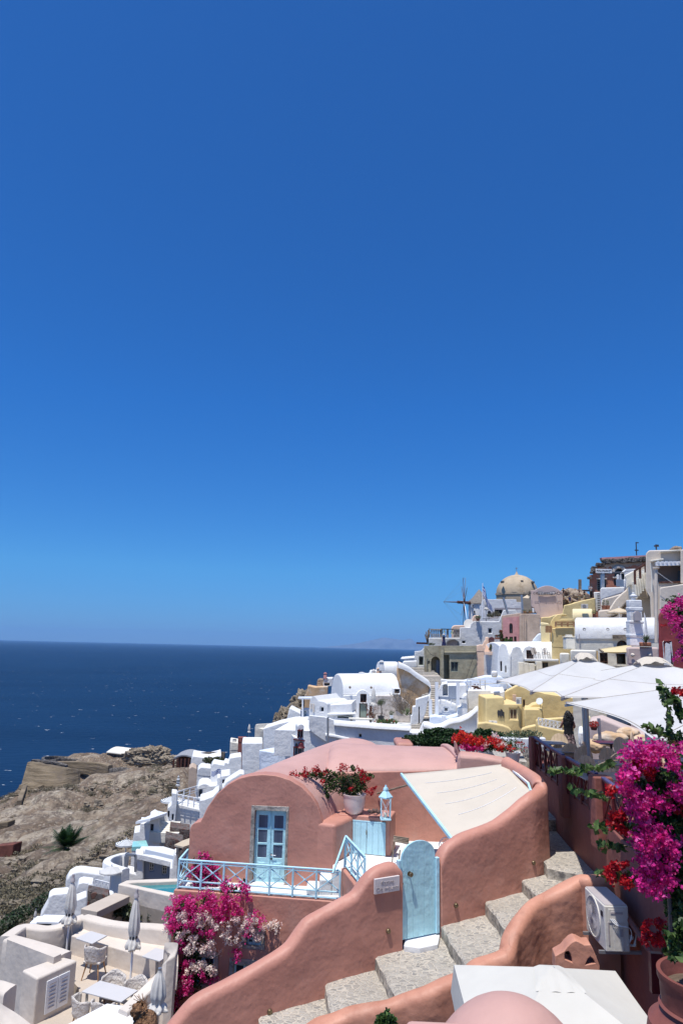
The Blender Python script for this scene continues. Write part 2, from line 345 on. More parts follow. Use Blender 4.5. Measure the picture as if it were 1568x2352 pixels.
  if bevel:
   q=o.modifiers.new('bevel','BEVEL'); q.width=bevel; q.segments=seg; q.limit_method='ANGLE'; q.angle_limit=R(ang)
   q.use_clamp_overlap=True; q.harden_normals=False
   if not smooth:
    me.polygons.foreach_set('use_smooth',[True]*len(me.polygons))
    try:me.set_sharp_from_angle(angle=R(89))
    except Exception:pass
    w=o.modifiers.new('wn','WEIGHTED_NORMAL'); w.keep_sharp=True
  return o
def tag(o,label,cat,group=None,kind=None):
 if label:o['label']=label
 if cat:o['category']=cat
 if group:o['group']=group
 if kind:o['kind']=kind
 return o
def thing(name,label,cat,loc=(0,0,0),group=None,rz=0):
 o=bpy.data.objects.new(name,None); COL.objects.link(o); o.location=loc; o.rotation_euler=(0,0,rz); o.empty_display_size=.3
 return tag(o,label,cat,group)
def struct(name,mb,mats,**k):
 o=mb.build(name,mats,**k); o['kind']='structure'; return o
def kids(o):return[c for c in bpy.data.objects if c.parent==o]
def dup(src,loc,rz=0,label=None,sc=None,tree=None):
 def cp_(o,par):
  c=o.copy(); COL.objects.link(c); c.parent=par
  for ch in tree_of(o):cp_(ch,c)
  return c
 c=cp_(src,None); c.location=loc; c.rotation_euler=(0,0,rz)
 if label:c['label']=label
 if sc:c.scale=(sc,sc,sc)
 return c
_tree={}
def tree_of(o):
 if o.name not in _tree:_tree[o.name]=kids(o)
 return _tree[o.name]
def smoothpts(pts,n=6):
 P_=[Vector(p)for p in pts]; out=[]
 for i in range(len(P_)-1):
  a,b,c,d=P_[max(i-1,0)],P_[i],P_[i+1],P_[min(i+2,len(P_)-1)]
  for k in range(n):
   t=k/n; out.append(.5*((2*b)+(c-a)*t+(2*a-5*b+4*c-d)*t*t+(3*b-a-3*c+d)*t**3))
 return out+[P_[-1]]
def wallsweep(name,pts,thick,zb,mats,parent=None,n=5,amp=.012,lump=.35,nv=10,side=1,closed_smooth=True,roundness=1.0,zbf=None,cross=6):
 """hand-plastered wall: pts = crest (x,y,z) of its centre line; rounded top; runs down to zb"""
 P_=smoothpts(pts,n)if n>1 else[Vector(p)for p in pts]; mb=MB(); k=len(P_); hw=thick/2; rows=[]
 r=hw*roundness
 for i,p in enumerate(P_):
  d=(P_[min(i+1,k-1)]-P_[max(i-1,0)]); d.z=0; d.normalize(); nr=Vector((d.y,-d.x,0))
  b_=zbf(p)if zbf else zb
  sec=[(hw,b_+(p.z-r-b_)*j/nv)for j in range(nv)]
  for j in range(cross*2+1):
   a=math.pi*j/(cross*2); sec.append(((hw-r)*(1 if a<math.pi/2 else-1 if a>math.pi/2 else 0)+r*math.cos(a),p.z-r+r*math.sin(a)))
  sec+=[(-hw,p.z-r-(p.z-r-b_)*(j+1)/nv)for j in range(nv)]
  row=[]
  for(o,z)in sec:
   q=Vector((p.x+nr.x*o,p.y+nr.y*o,z)); dn=noise.noise(q/lump)*amp+noise.noise(q/(lump*3.1)+Vector((7,3,1)))*amp*1.6
   row.append(q+nr*dn*(1 if o>0 else-1)+Vector((0,0,dn*.5)))
  rows.append(row)
 m_=len(rows[0])
 mb.add([v for r_ in rows for v in r_],[(i*m_+j,i*m_+j+1,(i+1)*m_+j+1,(i+1)*m_+j)for i in range(k-1)for j in range(m_-1)]+[tuple(range(m_)),tuple((k-1)*m_+j for j in range(m_))[::-1]])
 return mb.build(name,mats,parent,smooth=True)
def rect(pl,x0,y0,x1,y1,arch=False,gothic=False,nn=8):
 a=pl(x0,y0); b=pl(x1,y1); ua=(a-pl.p).dot(pl.d); ub=(b-pl.p).dot(pl.d); z1,z0=a.z,b.z
 base=pl.p.copy(); base.z=0
 def q(u,z):return base+pl.d*u+Vector((0,0,z))
 if not arch:return[q(ua,z0),q(ub,z0),q(ub,z1),q(ua,z1)]
 w=(ub-ua)/2; um=(ua+ub)/2; hz=w*(1.5 if gothic else 1); hz=min(hz,(z1-z0)*.7)
 pts=[q(ua,z0),q(ub,z0)]
 for i in range(nn+1):
  t=math.pi*i/nn; pts.append(q(um+w*math.cos(t),z1-hz+hz*math.sin(t)**(1.0 if not gothic else .8)))
 return pts
def opening(root,pl,rc,kind='window',frame='brownwood',pane='pane',arch=False,gothic=False,recess=.18,fw=.07,bars=(1,1),label=None,nin=None):
 """window or door set into the hole rc of a facade; returns the hole outline"""
 hole=rect(pl,*rc,arch=arch,gothic=gothic); nin=nin or-pl.n
 u0,u1=[(hole[i]-pl.p).dot(pl.d)for i in(0,1)]; z0=hole[0].z; z1=max(p.z for p in hole)
 base=pl.p.copy(); base.z=0; q=lambda u,z,o=0:base+pl.d*u+Vector((0,0,z))+nin*o
 w=u1-u0; hh=z1-z0; fw=min(fw,w*.16)
 mb=MB()
 inner=[]
 um=(u0+u1)/2; zm=(z0+z1)/2
 for p in hole:
  u=(p-pl.p).dot(pl.d); inner.append(q(um+(u-um)*(1-2*fw/w),zm+(p.z-zm)*(1-2*fw/hh)))
 mb.ext([p+nin*(recess-.05)for p in hole],nin*.06,[[p+nin*(recess-.05)for p in inner]])
 spring=z1-(w/2 if arch else 0)
 for i in range(1,bars[0]+1):mb.bar(q(u0+w*i/(bars[0]+1),z0+fw,recess-.015),q(u0+w*i/(bars[0]+1),z1-fw,recess-.015),fw*.7,.04,up=pl.d)
 for i in range(1,bars[1]+1):mb.bar(q(u0+fw,z0+(spring-z0)*i/(bars[1]+1),recess-.015),q(u1-fw,z0+(spring-z0)*i/(bars[1]+1),recess-.015),.04,fw*.7)
 o=mb.build(kind,frame,root)
 if label:o['label']=label
 pm=MB(); pm.ext([p+nin*(recess+.0)for p in hole],nin*.04); pm.build('pane' if pane in('pane','lace')else 'panel',pane,o)
 return hole
def radial(pl,pts):
 """direction a body is deep in: square to its face, or leaning outwards on the flanks of the slope"""
 c=sum((p for p in pts),Vector())/len(pts); r=Vector((c.x,c.y,0)).normalized(); return r if abs(c.x/c.y)>.1 else-pl.n
def house(name,label,pl,outline,thick,mats='white',wins=(),ex=None,bevel=.12,cat='house',group=None,wallname='wall',seg=2):
 ol=[pl(*p)for p in outline]; zmin=min(p.z for p in ol); cx=sum((p for p in ol),Vector())/len(ol)
 root=thing(name,label,cat,(cx.x,cx.y,zmin),group)
 vec=(Vector(ex)*thick)if ex is not None else radial(pl,ol)*thick
 holes=[opening(root,pl,nin=vec.normalized(),**w)for w in wins]
 mb=MB(); mb.ext(ol,vec,holes)
 mb.build(wallname,mats,root,smooth=False,bevel=bevel,seg=seg,ang=40)
 root['_pl']=0; del root['_pl']
 return root
def Wn(mapf,x0,y0,x1,y1,**k):
 a=mapf(x0,y0); b=mapf(x1,y1); return dict(rc=(a[0],a[1],b[0],b[1]),**k)
def arc(mapf,cx,cy,rx,ry,a0,a1,n=10):
 return[mapf(cx+rx*math.cos(R(a0+(a1-a0)*i/n)),cy-ry*math.sin(R(a0+(a1-a0)*i/n)))for i in range(n+1)]
def leafcloud(mb,blobs,n,size,nm=3,mi0=0,flat=.3,rnd=random,asp=.6,up=.35,shell=.0,clump=0):
 """n folded leaves spread through the given ellipsoids (centre, radii)"""
 vol=[r[0]*r[1]*r[2]for c,r in blobs]; tot=sum(v**.8 for v in vol)
 for(c,r),v in zip(blobs,vol):
  cnt=max(1,int(n*v**.8/tot)); c=Vector(c); cl=None; off=Vector((rnd.uniform(0,99),)*3)
  for i in range(cnt):
   for tr in range(6):
    d=Vector((rnd.gauss(0,1),rnd.gauss(0,1),rnd.gauss(0,1))).normalized()*(rnd.uniform(shell,1)**(1/2.4))
    p=c+Vector((d.x*r[0],d.y*r[1],d.z*r[2]))
    if noise.noise(p/(min(r)*.55)+off)>-.12+clump*0:break
   if clump and i%clump:
    p=cl+Vector((rnd.gauss(0,1),rnd.gauss(0,1),rnd.gauss(0,1)))*size*.9
   cl=p if not clump or i%clump==0 else cl
   s_=size*rnd.uniform(.6,1.25)
   a=Vector((rnd.gauss(0,1),rnd.gauss(0,1),rnd.gauss(0,1)-.2)).normalized()
   nrm=(Vector((rnd.gauss(0,1),rnd.gauss(0,1),rnd.gauss(0,1)))*.8+Vector((0,0,up*2))).normalized()
   b=a.cross(nrm)
   if b.length<.05:continue
   b.normalize(); nn=b.cross(a)
   t0=p-a*s_*.5; t1=p+a*s_*.5; mm=p-a*s_*.08
   k=len(mb.v)
   mb.v+=[t0,mm+b*s_*asp*.5+nn*s_*flat*.35,t1,mm-b*s_*asp*.5+nn*s_*flat*.35]
   mb.f+=[(k,k+1,k+2),(k,k+2,k+3)]; w=rnd.random()
   mi=mi0+(0 if w<.5 else 1 if w<.78 else 2)if nm==3 else mi0+(0 if w<.7 else 1)
   mb.mi+=[mi,mi]
def bracts(mb,centres,per,rad,size,mi0=0,nm=2,rnd=random):
 """clusters of three-petalled papery bracts"""
 for c in centres:
  c=Vector(c)
  for i in range(per):
   p=c+Vector((rnd.gauss(0,rad*.55),rnd.gauss(0,rad*.55),rnd.gauss(0,rad*.55)))
   ax=Vector((rnd.gauss(0,1),rnd.gauss(-.5,1),rnd.gauss(.3,1))).normalized()
   t=ax.orthogonal().normalized(); s_=size*rnd.uniform(.75,1.2); w=rnd.random(); mi=mi0+(0 if w<.6 else 1 if(w<.85 or nm==2)else 2)
   for k3 in range(3):
    q=Matrix.Rotation(2*math.pi*k3/3,3,ax)@t; sd=ax.cross(q)
    tip=p+q*s_*.75+ax*s_*.55; k=len(mb.v)
    mb.v+=[p,p+q*s_*.4+sd*s_*.38+ax*s_*.35,tip,p+q*s_*.4-sd*s_*.38+ax*s_*.35]; mb.f+=[(k,k+1,k+2,k+3)]; mb.mi.append(mi)
def scatter(blobs,n,rnd=random,shell=.6):
 out=[]
 vol=[r[0]*r[1]*r[2]for c,r in blobs]; tot=sum(v**.7 for v in vol)
 for(c,r),v in zip(blobs,vol):
  for i in range(max(1,round(n*v**.7/tot))):
   d=Vector((rnd.gauss(0,1),rnd.gauss(-.6,1),rnd.gauss(.2,1))).normalized()*rnd.uniform(shell,1.05)
   out.append(Vector(c)+Vector((d.x*r[0],d.y*r[1],d.z*r[2])))
 return out
def blob(mapf,x,y,depth,rx,ry=None,rd=None):
 """ellipsoid centred on a picture point, radii given as picture lengths"""
 px,py=mapf(x,y); c=at(px,py,depth); k=(at(px+1,py,depth)-c).length
 ry=ry or rx; return(c,(rx*k,(rd or min(rx,ry))*k,ry*k))
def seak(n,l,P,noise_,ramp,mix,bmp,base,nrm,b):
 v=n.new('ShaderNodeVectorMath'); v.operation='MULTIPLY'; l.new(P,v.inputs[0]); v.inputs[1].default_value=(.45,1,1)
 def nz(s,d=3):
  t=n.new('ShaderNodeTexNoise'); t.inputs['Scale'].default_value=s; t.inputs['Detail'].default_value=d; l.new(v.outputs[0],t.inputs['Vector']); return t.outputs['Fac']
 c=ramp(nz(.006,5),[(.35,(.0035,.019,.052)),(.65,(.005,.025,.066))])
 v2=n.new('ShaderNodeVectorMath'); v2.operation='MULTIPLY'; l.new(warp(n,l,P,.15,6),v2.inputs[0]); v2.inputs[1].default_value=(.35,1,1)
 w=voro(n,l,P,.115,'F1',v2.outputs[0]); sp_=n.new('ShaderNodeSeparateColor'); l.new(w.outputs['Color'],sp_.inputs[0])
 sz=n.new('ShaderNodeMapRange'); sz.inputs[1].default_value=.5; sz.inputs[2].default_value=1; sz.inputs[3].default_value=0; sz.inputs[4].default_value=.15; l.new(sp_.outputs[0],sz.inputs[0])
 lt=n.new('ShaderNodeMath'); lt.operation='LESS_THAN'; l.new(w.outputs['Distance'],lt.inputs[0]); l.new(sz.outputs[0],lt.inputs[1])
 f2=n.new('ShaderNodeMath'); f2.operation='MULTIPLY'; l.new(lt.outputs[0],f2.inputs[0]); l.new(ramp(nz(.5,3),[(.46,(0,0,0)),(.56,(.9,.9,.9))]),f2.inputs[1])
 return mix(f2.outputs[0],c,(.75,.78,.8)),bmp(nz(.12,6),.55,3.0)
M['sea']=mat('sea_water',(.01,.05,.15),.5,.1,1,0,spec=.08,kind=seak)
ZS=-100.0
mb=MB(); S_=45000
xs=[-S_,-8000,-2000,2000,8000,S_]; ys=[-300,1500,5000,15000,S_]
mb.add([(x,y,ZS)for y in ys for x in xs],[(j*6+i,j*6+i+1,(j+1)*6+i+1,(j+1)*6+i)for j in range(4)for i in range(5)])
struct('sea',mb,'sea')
def hill_z(pts):
 import numpy as np
 X=np.array([[p.x,p.y]for p in pts]); Z=np.array([p.z for p in pts]); n=len(X)
 d=np.linalg.norm(X[:,None]-X[None],axis=2); A=np.zeros((n+3,n+3)); A[:n,:n]=d-np.eye(n)*.6; A[:n,n]=1; A[:n,n+1:]=X; A[n,:n]=1; A[n+1:,:n]=X.T
 w=np.linalg.solve(A,np.concatenate([Z,[0,0,0]]))
 def fz(x,y):
  q=np.stack([np.ravel(x),np.ravel(y)],1); out=np.empty(len(q))
  for i in range(0,len(q),4000):
   k=q[i:i+4000]; dd=np.linalg.norm(k[:,None]-X[None],axis=2); out[i:i+4000]=dd@w[:n]+w[n]+k@w[n+1:]
  return out
 return fz
hp=[]
def hpt(px,py,y,dz=0):p=at(px,py,y); p.z+=dz; hp.append(p)
for a in[(0,2160,48),(0,2080,64),(60,2110,56),(100,2060,66),(0,1990,92),(150,2010,86),(60,1960,105),(0,1900,130),(0,1832,165),(45,1812,180),(110,1838,184),(180,1832,188),(196,1800,200),(250,1752,222),(300,1748,215),(330,1752,205),(400,1752,190),(440,1765,170),(300,1790,185),(380,1800,150),(430,1815,120),(250,1860,150),(330,1860,120),(390,1850,105),(200,1920,118),(290,1925,92),(250,1985,72),(170,2060,58),(210,2030,60),(120,1900,135),(90,1760,215),(170,1750,222),(345,1900,98)]:hpt(*a)
for p in[(-40,16,-16),(-20,10,-12),(-12,10,-9.5),(-30,30,-17),(-22,40,-18.5),(0,8,-9),(10,8,-8.5),(30,5,-2),(5,30,-9),(12,40,-8),(30,30,-3.5),(-12,35,-14),(-16,55,-21),(-16,66,-21),(-20,75,-23),(-21,48,-20),(-5,60,-18),(8,56,-10),(16,60,-8),(40,60,0),(60,60,6),(60,100,7),(28,90,-3),(40,95,0),(30,75,-4),(22,80,-5),(14,80,-7),(36,125,0),(55,140,3),(90,140,4),(90,60,10),(100,0,10),(8,95,-12),(-8,85,-17),(-22,80,-20),(-30,110,-26),(-14,110,-22),(60,0,4),(20,-5,-3),(0,-10,-6),(-30,-10,-12),(-70,0,-24),(-110,0,-45),(-150,0,-75),(-80,50,-35),(-130,60,-70),(-110,110,-65),(-125,160,-80),(-160,120,-100),(-180,60,-104),(-135,210,-100),(-90,270,-104),(-60,260,-85),(-20,240,-70),(-20,290,-104),(20,220,-80),(10,160,-60),(30,190,-85),(60,230,-104),(100,230,-104),(100,190,-60),(60,180,-40),(50,160,-15),(20,140,-40),(-5,135,-42),(20,50,-5.8),(15,35,-4.4),(22,32,-4.3),(21,60,-6.8),(32,60,-2),(28,45,-3.8),(16,26,-4.2),(30,20,-3.5),(-35,150,-33),(-100,220,-80),(150,100,0),(150,200,-90),(150,0,5),(-180,-10,-104),(-45,245,-60)]:hp.append(Vector(p))
fz=hill_z(hp)
import numpy as np
def ground(x,y):return float(fz(np.array([x]),np.array([y]))[0])
def hillmesh(x0,x1,y0,y1,st_,amp,nm):
 gx=np.arange(x0,x1+.01,st_); gy=np.arange(y0,y1+.01,st_); XX,YY=np.meshgrid(gx,gy); Z=fz(XX,YY).reshape(XX.shape)
 vs=[]; nx=len(gx)
 for j in range(len(gy)):
  for i in range(nx):
   p=Vector((gx[i],gy[j],Z[j,i])); far=min(1,max(0,(p.y-38)/25)); s_=(1-min(1,max(0,(p.x-5)/15)))*far*min(1,max(.12,(abs(p.x+13)-9)/6,(p.y-92)/14))
   a=noise.fractal(p/14,1,2,4)*2.2+abs(noise.noise(p/5))*-1.6+noise.ridged_multi_fractal(p/7,1,2,4,1,2)*.5+noise.noise(p/1.7)*.35
   vs.append((p.x,p.y,p.z+a*amp*s_-(1-far)*.5))
 mb=MB(); mb.v=[Vector(v)for v in vs]; mb.f=[(j*nx+i,j*nx+i+1,(j+1)*nx+i+1,(j+1)*nx+i)for j in range(len(gy)-1)for i in range(nx-1)]; mb.mi=[0]*len(mb.f)
 return struct(nm,mb,'hill',smooth='all',fixn=False)
def hillk(n,l,P,noise_,ramp,mix,bmp,base,nrm,b):
 c=ramp(noise_(.09,8,.62),[(.34,(.13,.085,.055)),(.45,(.27,.20,.14)),(.54,(.40,.325,.24)),(.66,(.54,.465,.365))])
 c=mix(ramp(noise_(.7,8,.75),[(.44,(0,0,0)),(.58,(.85,.85,.85))]),c,(.13,.10,.08))
 c=mix(ramp(noise_(.32,6,.7),[(.57,(0,0,0)),(.66,(.6,.6,.6))]),c,(.16,.155,.10))
 v=voro(n,l,P,1.1,'F1',warp(n,l,P,.8,1.2))
 sx=n.new('ShaderNodeVectorMath'); sx.operation='MULTIPLY'; l.new(warp(n,l,P,.06,9),sx.inputs[0]); sx.inputs[1].default_value=(.05,.05,.9)
 st3=noise_(1,5,.6,sx.outputs[0]); c=mix(ramp(st3,[(.5,(0,0,0)),(.6,(.5,.5,.5))]),c,(.17,.125,.09))
 c=mix(ramp(v.outputs['Distance'],[(.18,(.55,.55,.55)),(.34,(0,0,0))]),c,(.46,.40,.32))
 return c,bmp(noise_(1.2,8,.75),.9,.8,bmp(v.outputs['Distance'],.6,.35,bmp(noise_(.25,4),.7,2)))
M['hill']=mat('dry_hillside',(.3,.24,.18),.97,.2,.3,0,kind=hillk)
hillmesh(-185,130,-12,280,1.15,1.35,'hillside')
mb=MB(); rnd=random.Random(3)
for i in range(2600):
 px,py=rnd.uniform(0,450),rnd.uniform(1755,2120); t=rnd.uniform(60,215); q=at(px,py,t); g=ground(q.x,q.y)
 if q.y<60 or q.x>-14 and q.y<130:continue
 s_=rnd.uniform(.15,.55)*(1.9 if rnd.random()<.08 else 1); vs=[]
 for a in range(8):
  d=Vector(((a&1)*2-1,(a>>1&1)*2-1,(a>>2)*2-1))*rnd.uniform(.5,1.0); vs.append(Vector((q.x,q.y,g+.1))+Vector((d.x*s_,d.y*s_*.9,d.z*s_*.6)))
 mb.add(vs,[(0,1,3,2),(4,6,7,5),(0,4,5,1),(2,3,7,6),(0,2,6,4),(1,5,7,3)])
tag(mb.build('loose_rocks','rock',smooth=False),'loose pale rocks scattered over the dry hillside','rocks',kind='stuff')
mb=MB(); leaves=[]
for i in range(1100):
 if i<800:q=at(rnd.uniform(0,440),rnd.uniform(1780,2050),rnd.uniform(75,190))
 else:q=at(rnd.uniform(-10,170),2100,rnd.uniform(42,78))
 if q.x>-14 and q.y<130:continue
 g=ground(q.x,q.y); s_=rnd.uniform(.3,.9)*(1.7 if rnd.random()<.15 else 1); leaves.append((Vector((q.x,q.y,g+s_*.2)),(s_,s_,s_*.6)))
leafcloud(mb,leaves,70000,.30,asp=.45,rnd=rnd)
tag(mb.build('dry_scrub',DRY,fixn=False),'grey brown dry scrub bushes over the hillside','scrub',kind='stuff')
mb=MB(); pr=[(740,0),(770,.15),(800,.3),(830,.5),(860,.8),(885,1),(905,.93),(925,.85),(945,.97),(960,.6),(1000,.75),(1050,.5),(1120,.35),(1180,0)]
c0=40000
rows=[]
for i,(px,hh)in enumerate(smoothpts([Vector((a,b,0))for a,b in pr],5)and[(v.x,max(0,v.y))for v in smoothpts([Vector((a,b,0))for a,b in pr],5)]):
 X=(px-784)/1540*c0; zt=hh*640*(1+.06*noise.noise(Vector((px/9,0,0)))); rows.append([(X,c0-900,ZS-5),(X,c0-400,ZS+zt*.5),(X,c0,ZS+zt),(X,c0+800,ZS+zt*.4),(X,c0+1500,ZS-5)])
mb.add([v for r_ in rows for v in r_],[(i*5+j,i*5+j+1,(i+1)*5+j+1,(i+1)*5+j)for i in range(len(rows)-1)for j in range(4)])
M['hazehill']=mat('haze_blue_hills',(.13,.155,.19),.95,.2,.002,0)  # dry rock tinted blue grey, distance haze put into the colour
struct('distant_island',mb,'hazehill',smooth='all')
pl=PL(*C0(450,690),188,4)
def bulge(name,label,top,bot,th,matn,cat,jag=.25,lean=1.5):
 """battered masonry wall between a top and a bottom line"""
 mb=MB(); n=28; k=8
 def interp(L,t):
  t*=len(L)-1; i=min(int(t),len(L)-2); f_=t-i; return L[i].lerp(L[i+1],f_)
 T=smoothpts(top,4); B_=smoothpts(bot,4); back=Vector((0,th,0))
 fr=lambda u,v:interp(B_,u).lerp(interp(T,u),v)+Vector((0,0,noise.noise(Vector((u*30,v*3,0)))*jag*v))+Vector((0,noise.noise(Vector((u*9,v*6,4)))*.25,0))
 mb.grid(fr,n,k); mb.grid(lambda u,v:fr(u,1)+back*v,n,2); mb.grid(lambda u,v:fr(1,v)+back*0+Vector((0,0,0)),1,1)if False else None
 mb.grid(lambda u,v:fr(1,v)+back*u,2,k); mb.grid(lambda u,v:fr(0,v)+back*(1-u),2,k); mb.grid(lambda u,v:fr(1-u,v)+back,n,k)
 o=mb.build(name,matn,smooth=True); tag(o,label,cat); return o
bulge('fort_bastion','big tan masonry bastion of the ruined fort with a curved leaning face',[at(*C0(x,y),d)for x,y,d in((255,405,187),(330,412,186),(480,440,185),(600,462,186),(715,472,190))],[at(*C0(x,y),d)for x,y,d in((195,620,184),(330,690,181),(480,712,180),(620,714,182),(725,690,187))],1.6,'fort','fort wall')
bulge('low_bastion_wall','lower tan masonry wall at the left foot of the bastion',[at(*C0(x,y),179)for x,y in((178,614),(240,618),(300,622),(362,628))],[at(*C0(x,y),178)for x,y in((170,720),(240,725),(300,700),(362,690))],4,'fort','wall')
bulge('dark_rampart','dark stone rampart behind the top of the bastion',[at(*C0(x,y),d)for x,y,d in((290,382,196),(420,392,196),(520,408,195),(605,432,194))],[at(*C0(x,y),d)for x,y,d in((285,420,196),(420,425,196),(520,445,195),(608,470,194))],1.5,'darkstone','wall')
bulge('red_retaining_wall','dark red retaining wall below the bastion',[at(*C0(x,y),172)for x,y in((255,752),(400,768),(550,778),(690,770))],[at(*C0(x,y),171)for x,y in((250,830),(400,838),(550,830),(690,800))],2,M.setdefault('redstone',mat('red_stone',(.16,.06,.045),.95,.3,.8,.8,3))and 'redstone','wall')
def lowwall(name,label,pts,th,hh,matn,cat='wall',amp=.15):
 o=wallsweep(name,pts,th,0,matn,n=4,amp=amp,lump=2,nv=3,roundness=.5,zbf=lambda p:p.z-hh,cross=2); tag(o,label,cat); return o
lowwall('oval_parapet','dark oval stone parapet wall along the headland top',[at(*C0(x,y),d)for x,y,d in((980,372,226),(800,362,226),(640,352,224),(520,345,224),(430,348,220),(398,362,214),(430,378,208),(520,372,206),(560,362,208),(700,374,209),(900,382,210),(1150,388,212))],.6,2.2,'darkstone')
lowwall('tan_parapet','long tan stone parapet stepping down from the oval wall',[at(*C0(x,y),d)for x,y,d in((540,392,203),(700,392,200),(850,402,198),(960,414,196),(1020,428,194))],1.2,3.2,'fort')
lowwall('rubble_wall','dark rubble wall on the upper slope',[at(*C0(x,y),d)for x,y,d in((1030,462,178),(1120,450,177),(1200,455,176),(1250,470,175))],1.4,3.6,'darkstone',amp=.5)
pl=PL(*C0(1070,350),208,-7)
hs_=house('stone_cottage','small dark stone cottage with a cream roof on the headland',pl,[C0(988,385),C0(1150,392),C0(1152,342),C0(988,318)],7,'darkstone',[Wn(C0,1048,335,1064,366,frame='darkstone',bars=(0,0))],bevel=.05,ex=(.45,.9,0))
mb=MB(); a=pl(*C0(980,318)); b=pl(*C0(1156,340)); e=Vector((.45,.9,0))*7.4; f3=Vector((0,0,1.6)); nn_=8
mb.grid(lambda u,v:a.lerp(b,u)+Vector((0,0,0))+e*v+Vector((0,-.3,.15))+Vector((0,0,1.1*math.sin(math.pi*v))),6,nn_)
mb.build('roof','cream',hs_,solid=.3,smooth=True)
def rockmass(name,label,blobs,matn='rock',seed=0,res=4,amp=.35):
 bm=bmesh.new()
 for c,r_ in blobs:
  g=bmesh.ops.create_icosphere(bm,subdivisions=res,radius=1)
  for v in g['verts']:
   d=v.co.copy(); q3=d*1.2+Vector((seed,c.x*.3,c.y*.1)); k=1+noise.fractal(q3,.7,2.2,7)*amp*1.1-abs(noise.noise(q3*2.3))*amp*1.3+noise.noise(q3*7)*amp*.12
   v.co=Vector(c)+Vector((d.x*r_[0]*k,d.y*r_[1]*k,d.z*r_[2]*k))
 me=bpy.data.meshes.new(name); bm.to_mesh(me); bm.free(); me.materials.append(M[matn]); me.polygons.foreach_set('use_smooth',[True]*len(me.polygons))
 o=bpy.data.objects.new(name,me); COL.objects.link(o); return tag(o,label,'rock')
rockmass('rock_outcrop','pale rocky outcrop right of the stone cottage',[blob(C0,x,y,d,rx/4,ry/4)for x,y,d,rx,ry in((1270,345,208,130,72),(1430,335,204,140,80),(1570,380,202,90,42),(1380,400,203,200,40))],seed=2,res=6,amp=.34)
rockmass('cliff_rock','brown cliff rock left of the white terrace houses',[blob(B1,x,y,d,rx/4,ry/4)for x,y,d,rx,ry in((1010,640,112,75,115),(1120,600,112,130,130),(1240,480,113,120,150),(1320,430,112,90,90),(1000,760,112,110,130))],seed=5,res=6,amp=.36)
for(x0,y0,x1,y1,dd,lb)in((-60,968,60,1062,118,'small ruined tan stone hut at the left edge'),(-60,1175,110,1290,98,'dark red ruined wall hut at the left edge, lower of the two')):
 pl=PL(*C0(x0,y1),dd,0); t_=house('ruined_hut',lb,pl,[C0(x0,y1),C0(x1,y1),C0(x1+20,y0-20),C0(x0,y0)],1.6,'fort' if dd>100 else 'redstone',bevel=.1,cat='ruin',ex=(.3,.95,0))
mb=MB()
for(x0,y0,x1,y1,d)in((230,650,175,800,170),(240,700,130,940,168),(295,690,185,960,168)):a=at(*C0(x0,y0),d); b=at(*C0(x1,y1),d-18); mb.bar(a,b,1.0,2.0)
tag(mb.build('ramp_walls','fort',bevel=.1),'broken masonry ramp walls descending left of the bastion','ruin')
rt=thing('beach_shelter','long low shelter with a pale roof beside the rocks','shelter',at(*B1(120,1040),176))
mb=MB(); A_=at(*B1(30,975),178); Bq=at(*B1(205,970),176)
mb.grid(lambda u,v:A_.lerp(Bq,u)+Vector((0,8*v,.2+.6*math.sin(math.pi*u)+.2*v)),8,2); mb.build('roof','greycl',rt,solid=.3)
for i in range(6):
 p=A_.lerp(Bq,i/5); MB().bar(p,p-Vector((0,0,5)),.4).build('post','brownwood',rt)
mb=MB(); mb.box((A_+Bq)/2+Vector((0,6,-3)),((Bq-A_).length,.4,6)); mb.build('back_wall','brownwood',rt)
def palm(loc,hh,fr,n=46):
 rt=thing('palm_tree','lone dark green palm tree on the dry slope','tree',loc); rnd=random.Random(5)
 mb=MB(); mb.tube([Vector(loc)+Vector((.1*math.sin(i),0,hh*i/6))for i in range(7)],[.42,.38,.36,.36,.38,.45,.3],10); mb.build('trunk','oldwood',rt,smooth=True)
 mb=MB(); top=Vector(loc)+Vector((0,0,hh))
 for i in range(n):
  a=rnd.uniform(0,6.28); e=rnd.uniform(-.15,1.45); L=fr*rnd.uniform(.8,1.1); dirn=Vector((math.cos(a)*math.cos(e),math.sin(a)*math.cos(e),math.sin(e))); prev=None
  for k in range(11):
   t=k/10; p=top+dirn*L*t+Vector((0,0,-.22*L*t*t));
   if k>1:
    dd=(p-prev).normalized(); sd=dd.cross(Vector((0,0,1))).normalized(); ll=.75*math.sin(math.pi*min(1,t*.85+.15))+.12
    for s_ in(-1,1):
     for jj in(0,.5):
      q=prev.lerp(p,jj); tip=q+sd*s_*ll+dd*ll*.6-Vector((0,0,ll*.3)); b_=len(mb.v); mb.v+=[q-dd*.05,q+dd*.07,tip]; mb.f.append((b_,b_+1,b_+2)); mb.mi.append(0 if rnd.random()<.6 else 1 if e>-.1 else 2)
   prev=p
 mb.build('crown',[HEDGE[0],HEDGE[1],DRY[2]],rt,fixn=False)
q=at(150,1997,88); palm((q.x,q.y,ground(q.x,q.y)-1),3.2,3.3)
zb_h=ZS-1; mb=MB(); mb.add([(x,y,z)for z in(zb_h,700)for x,y in((-46000,-400),(46000,-400),(46000,46000),(-46000,46000))],[(3,2,1,0),(4,5,6,7),(0,1,5,4),(1,2,6,5),(2,3,7,6),(3,0,4,7)])
hm=bpy.data.materials.new('haze'); hm.use_nodes=True; hn=hm.node_tree.nodes; hn.remove(hn['Principled BSDF']); pv=hn.new('ShaderNodeVolumePrincipled'); pv.inputs['Color'].default_value=(.30,.58,1,1); pv.inputs['Density'].default_value=2.6e-5; pv.inputs['Anisotropy'].default_value=0
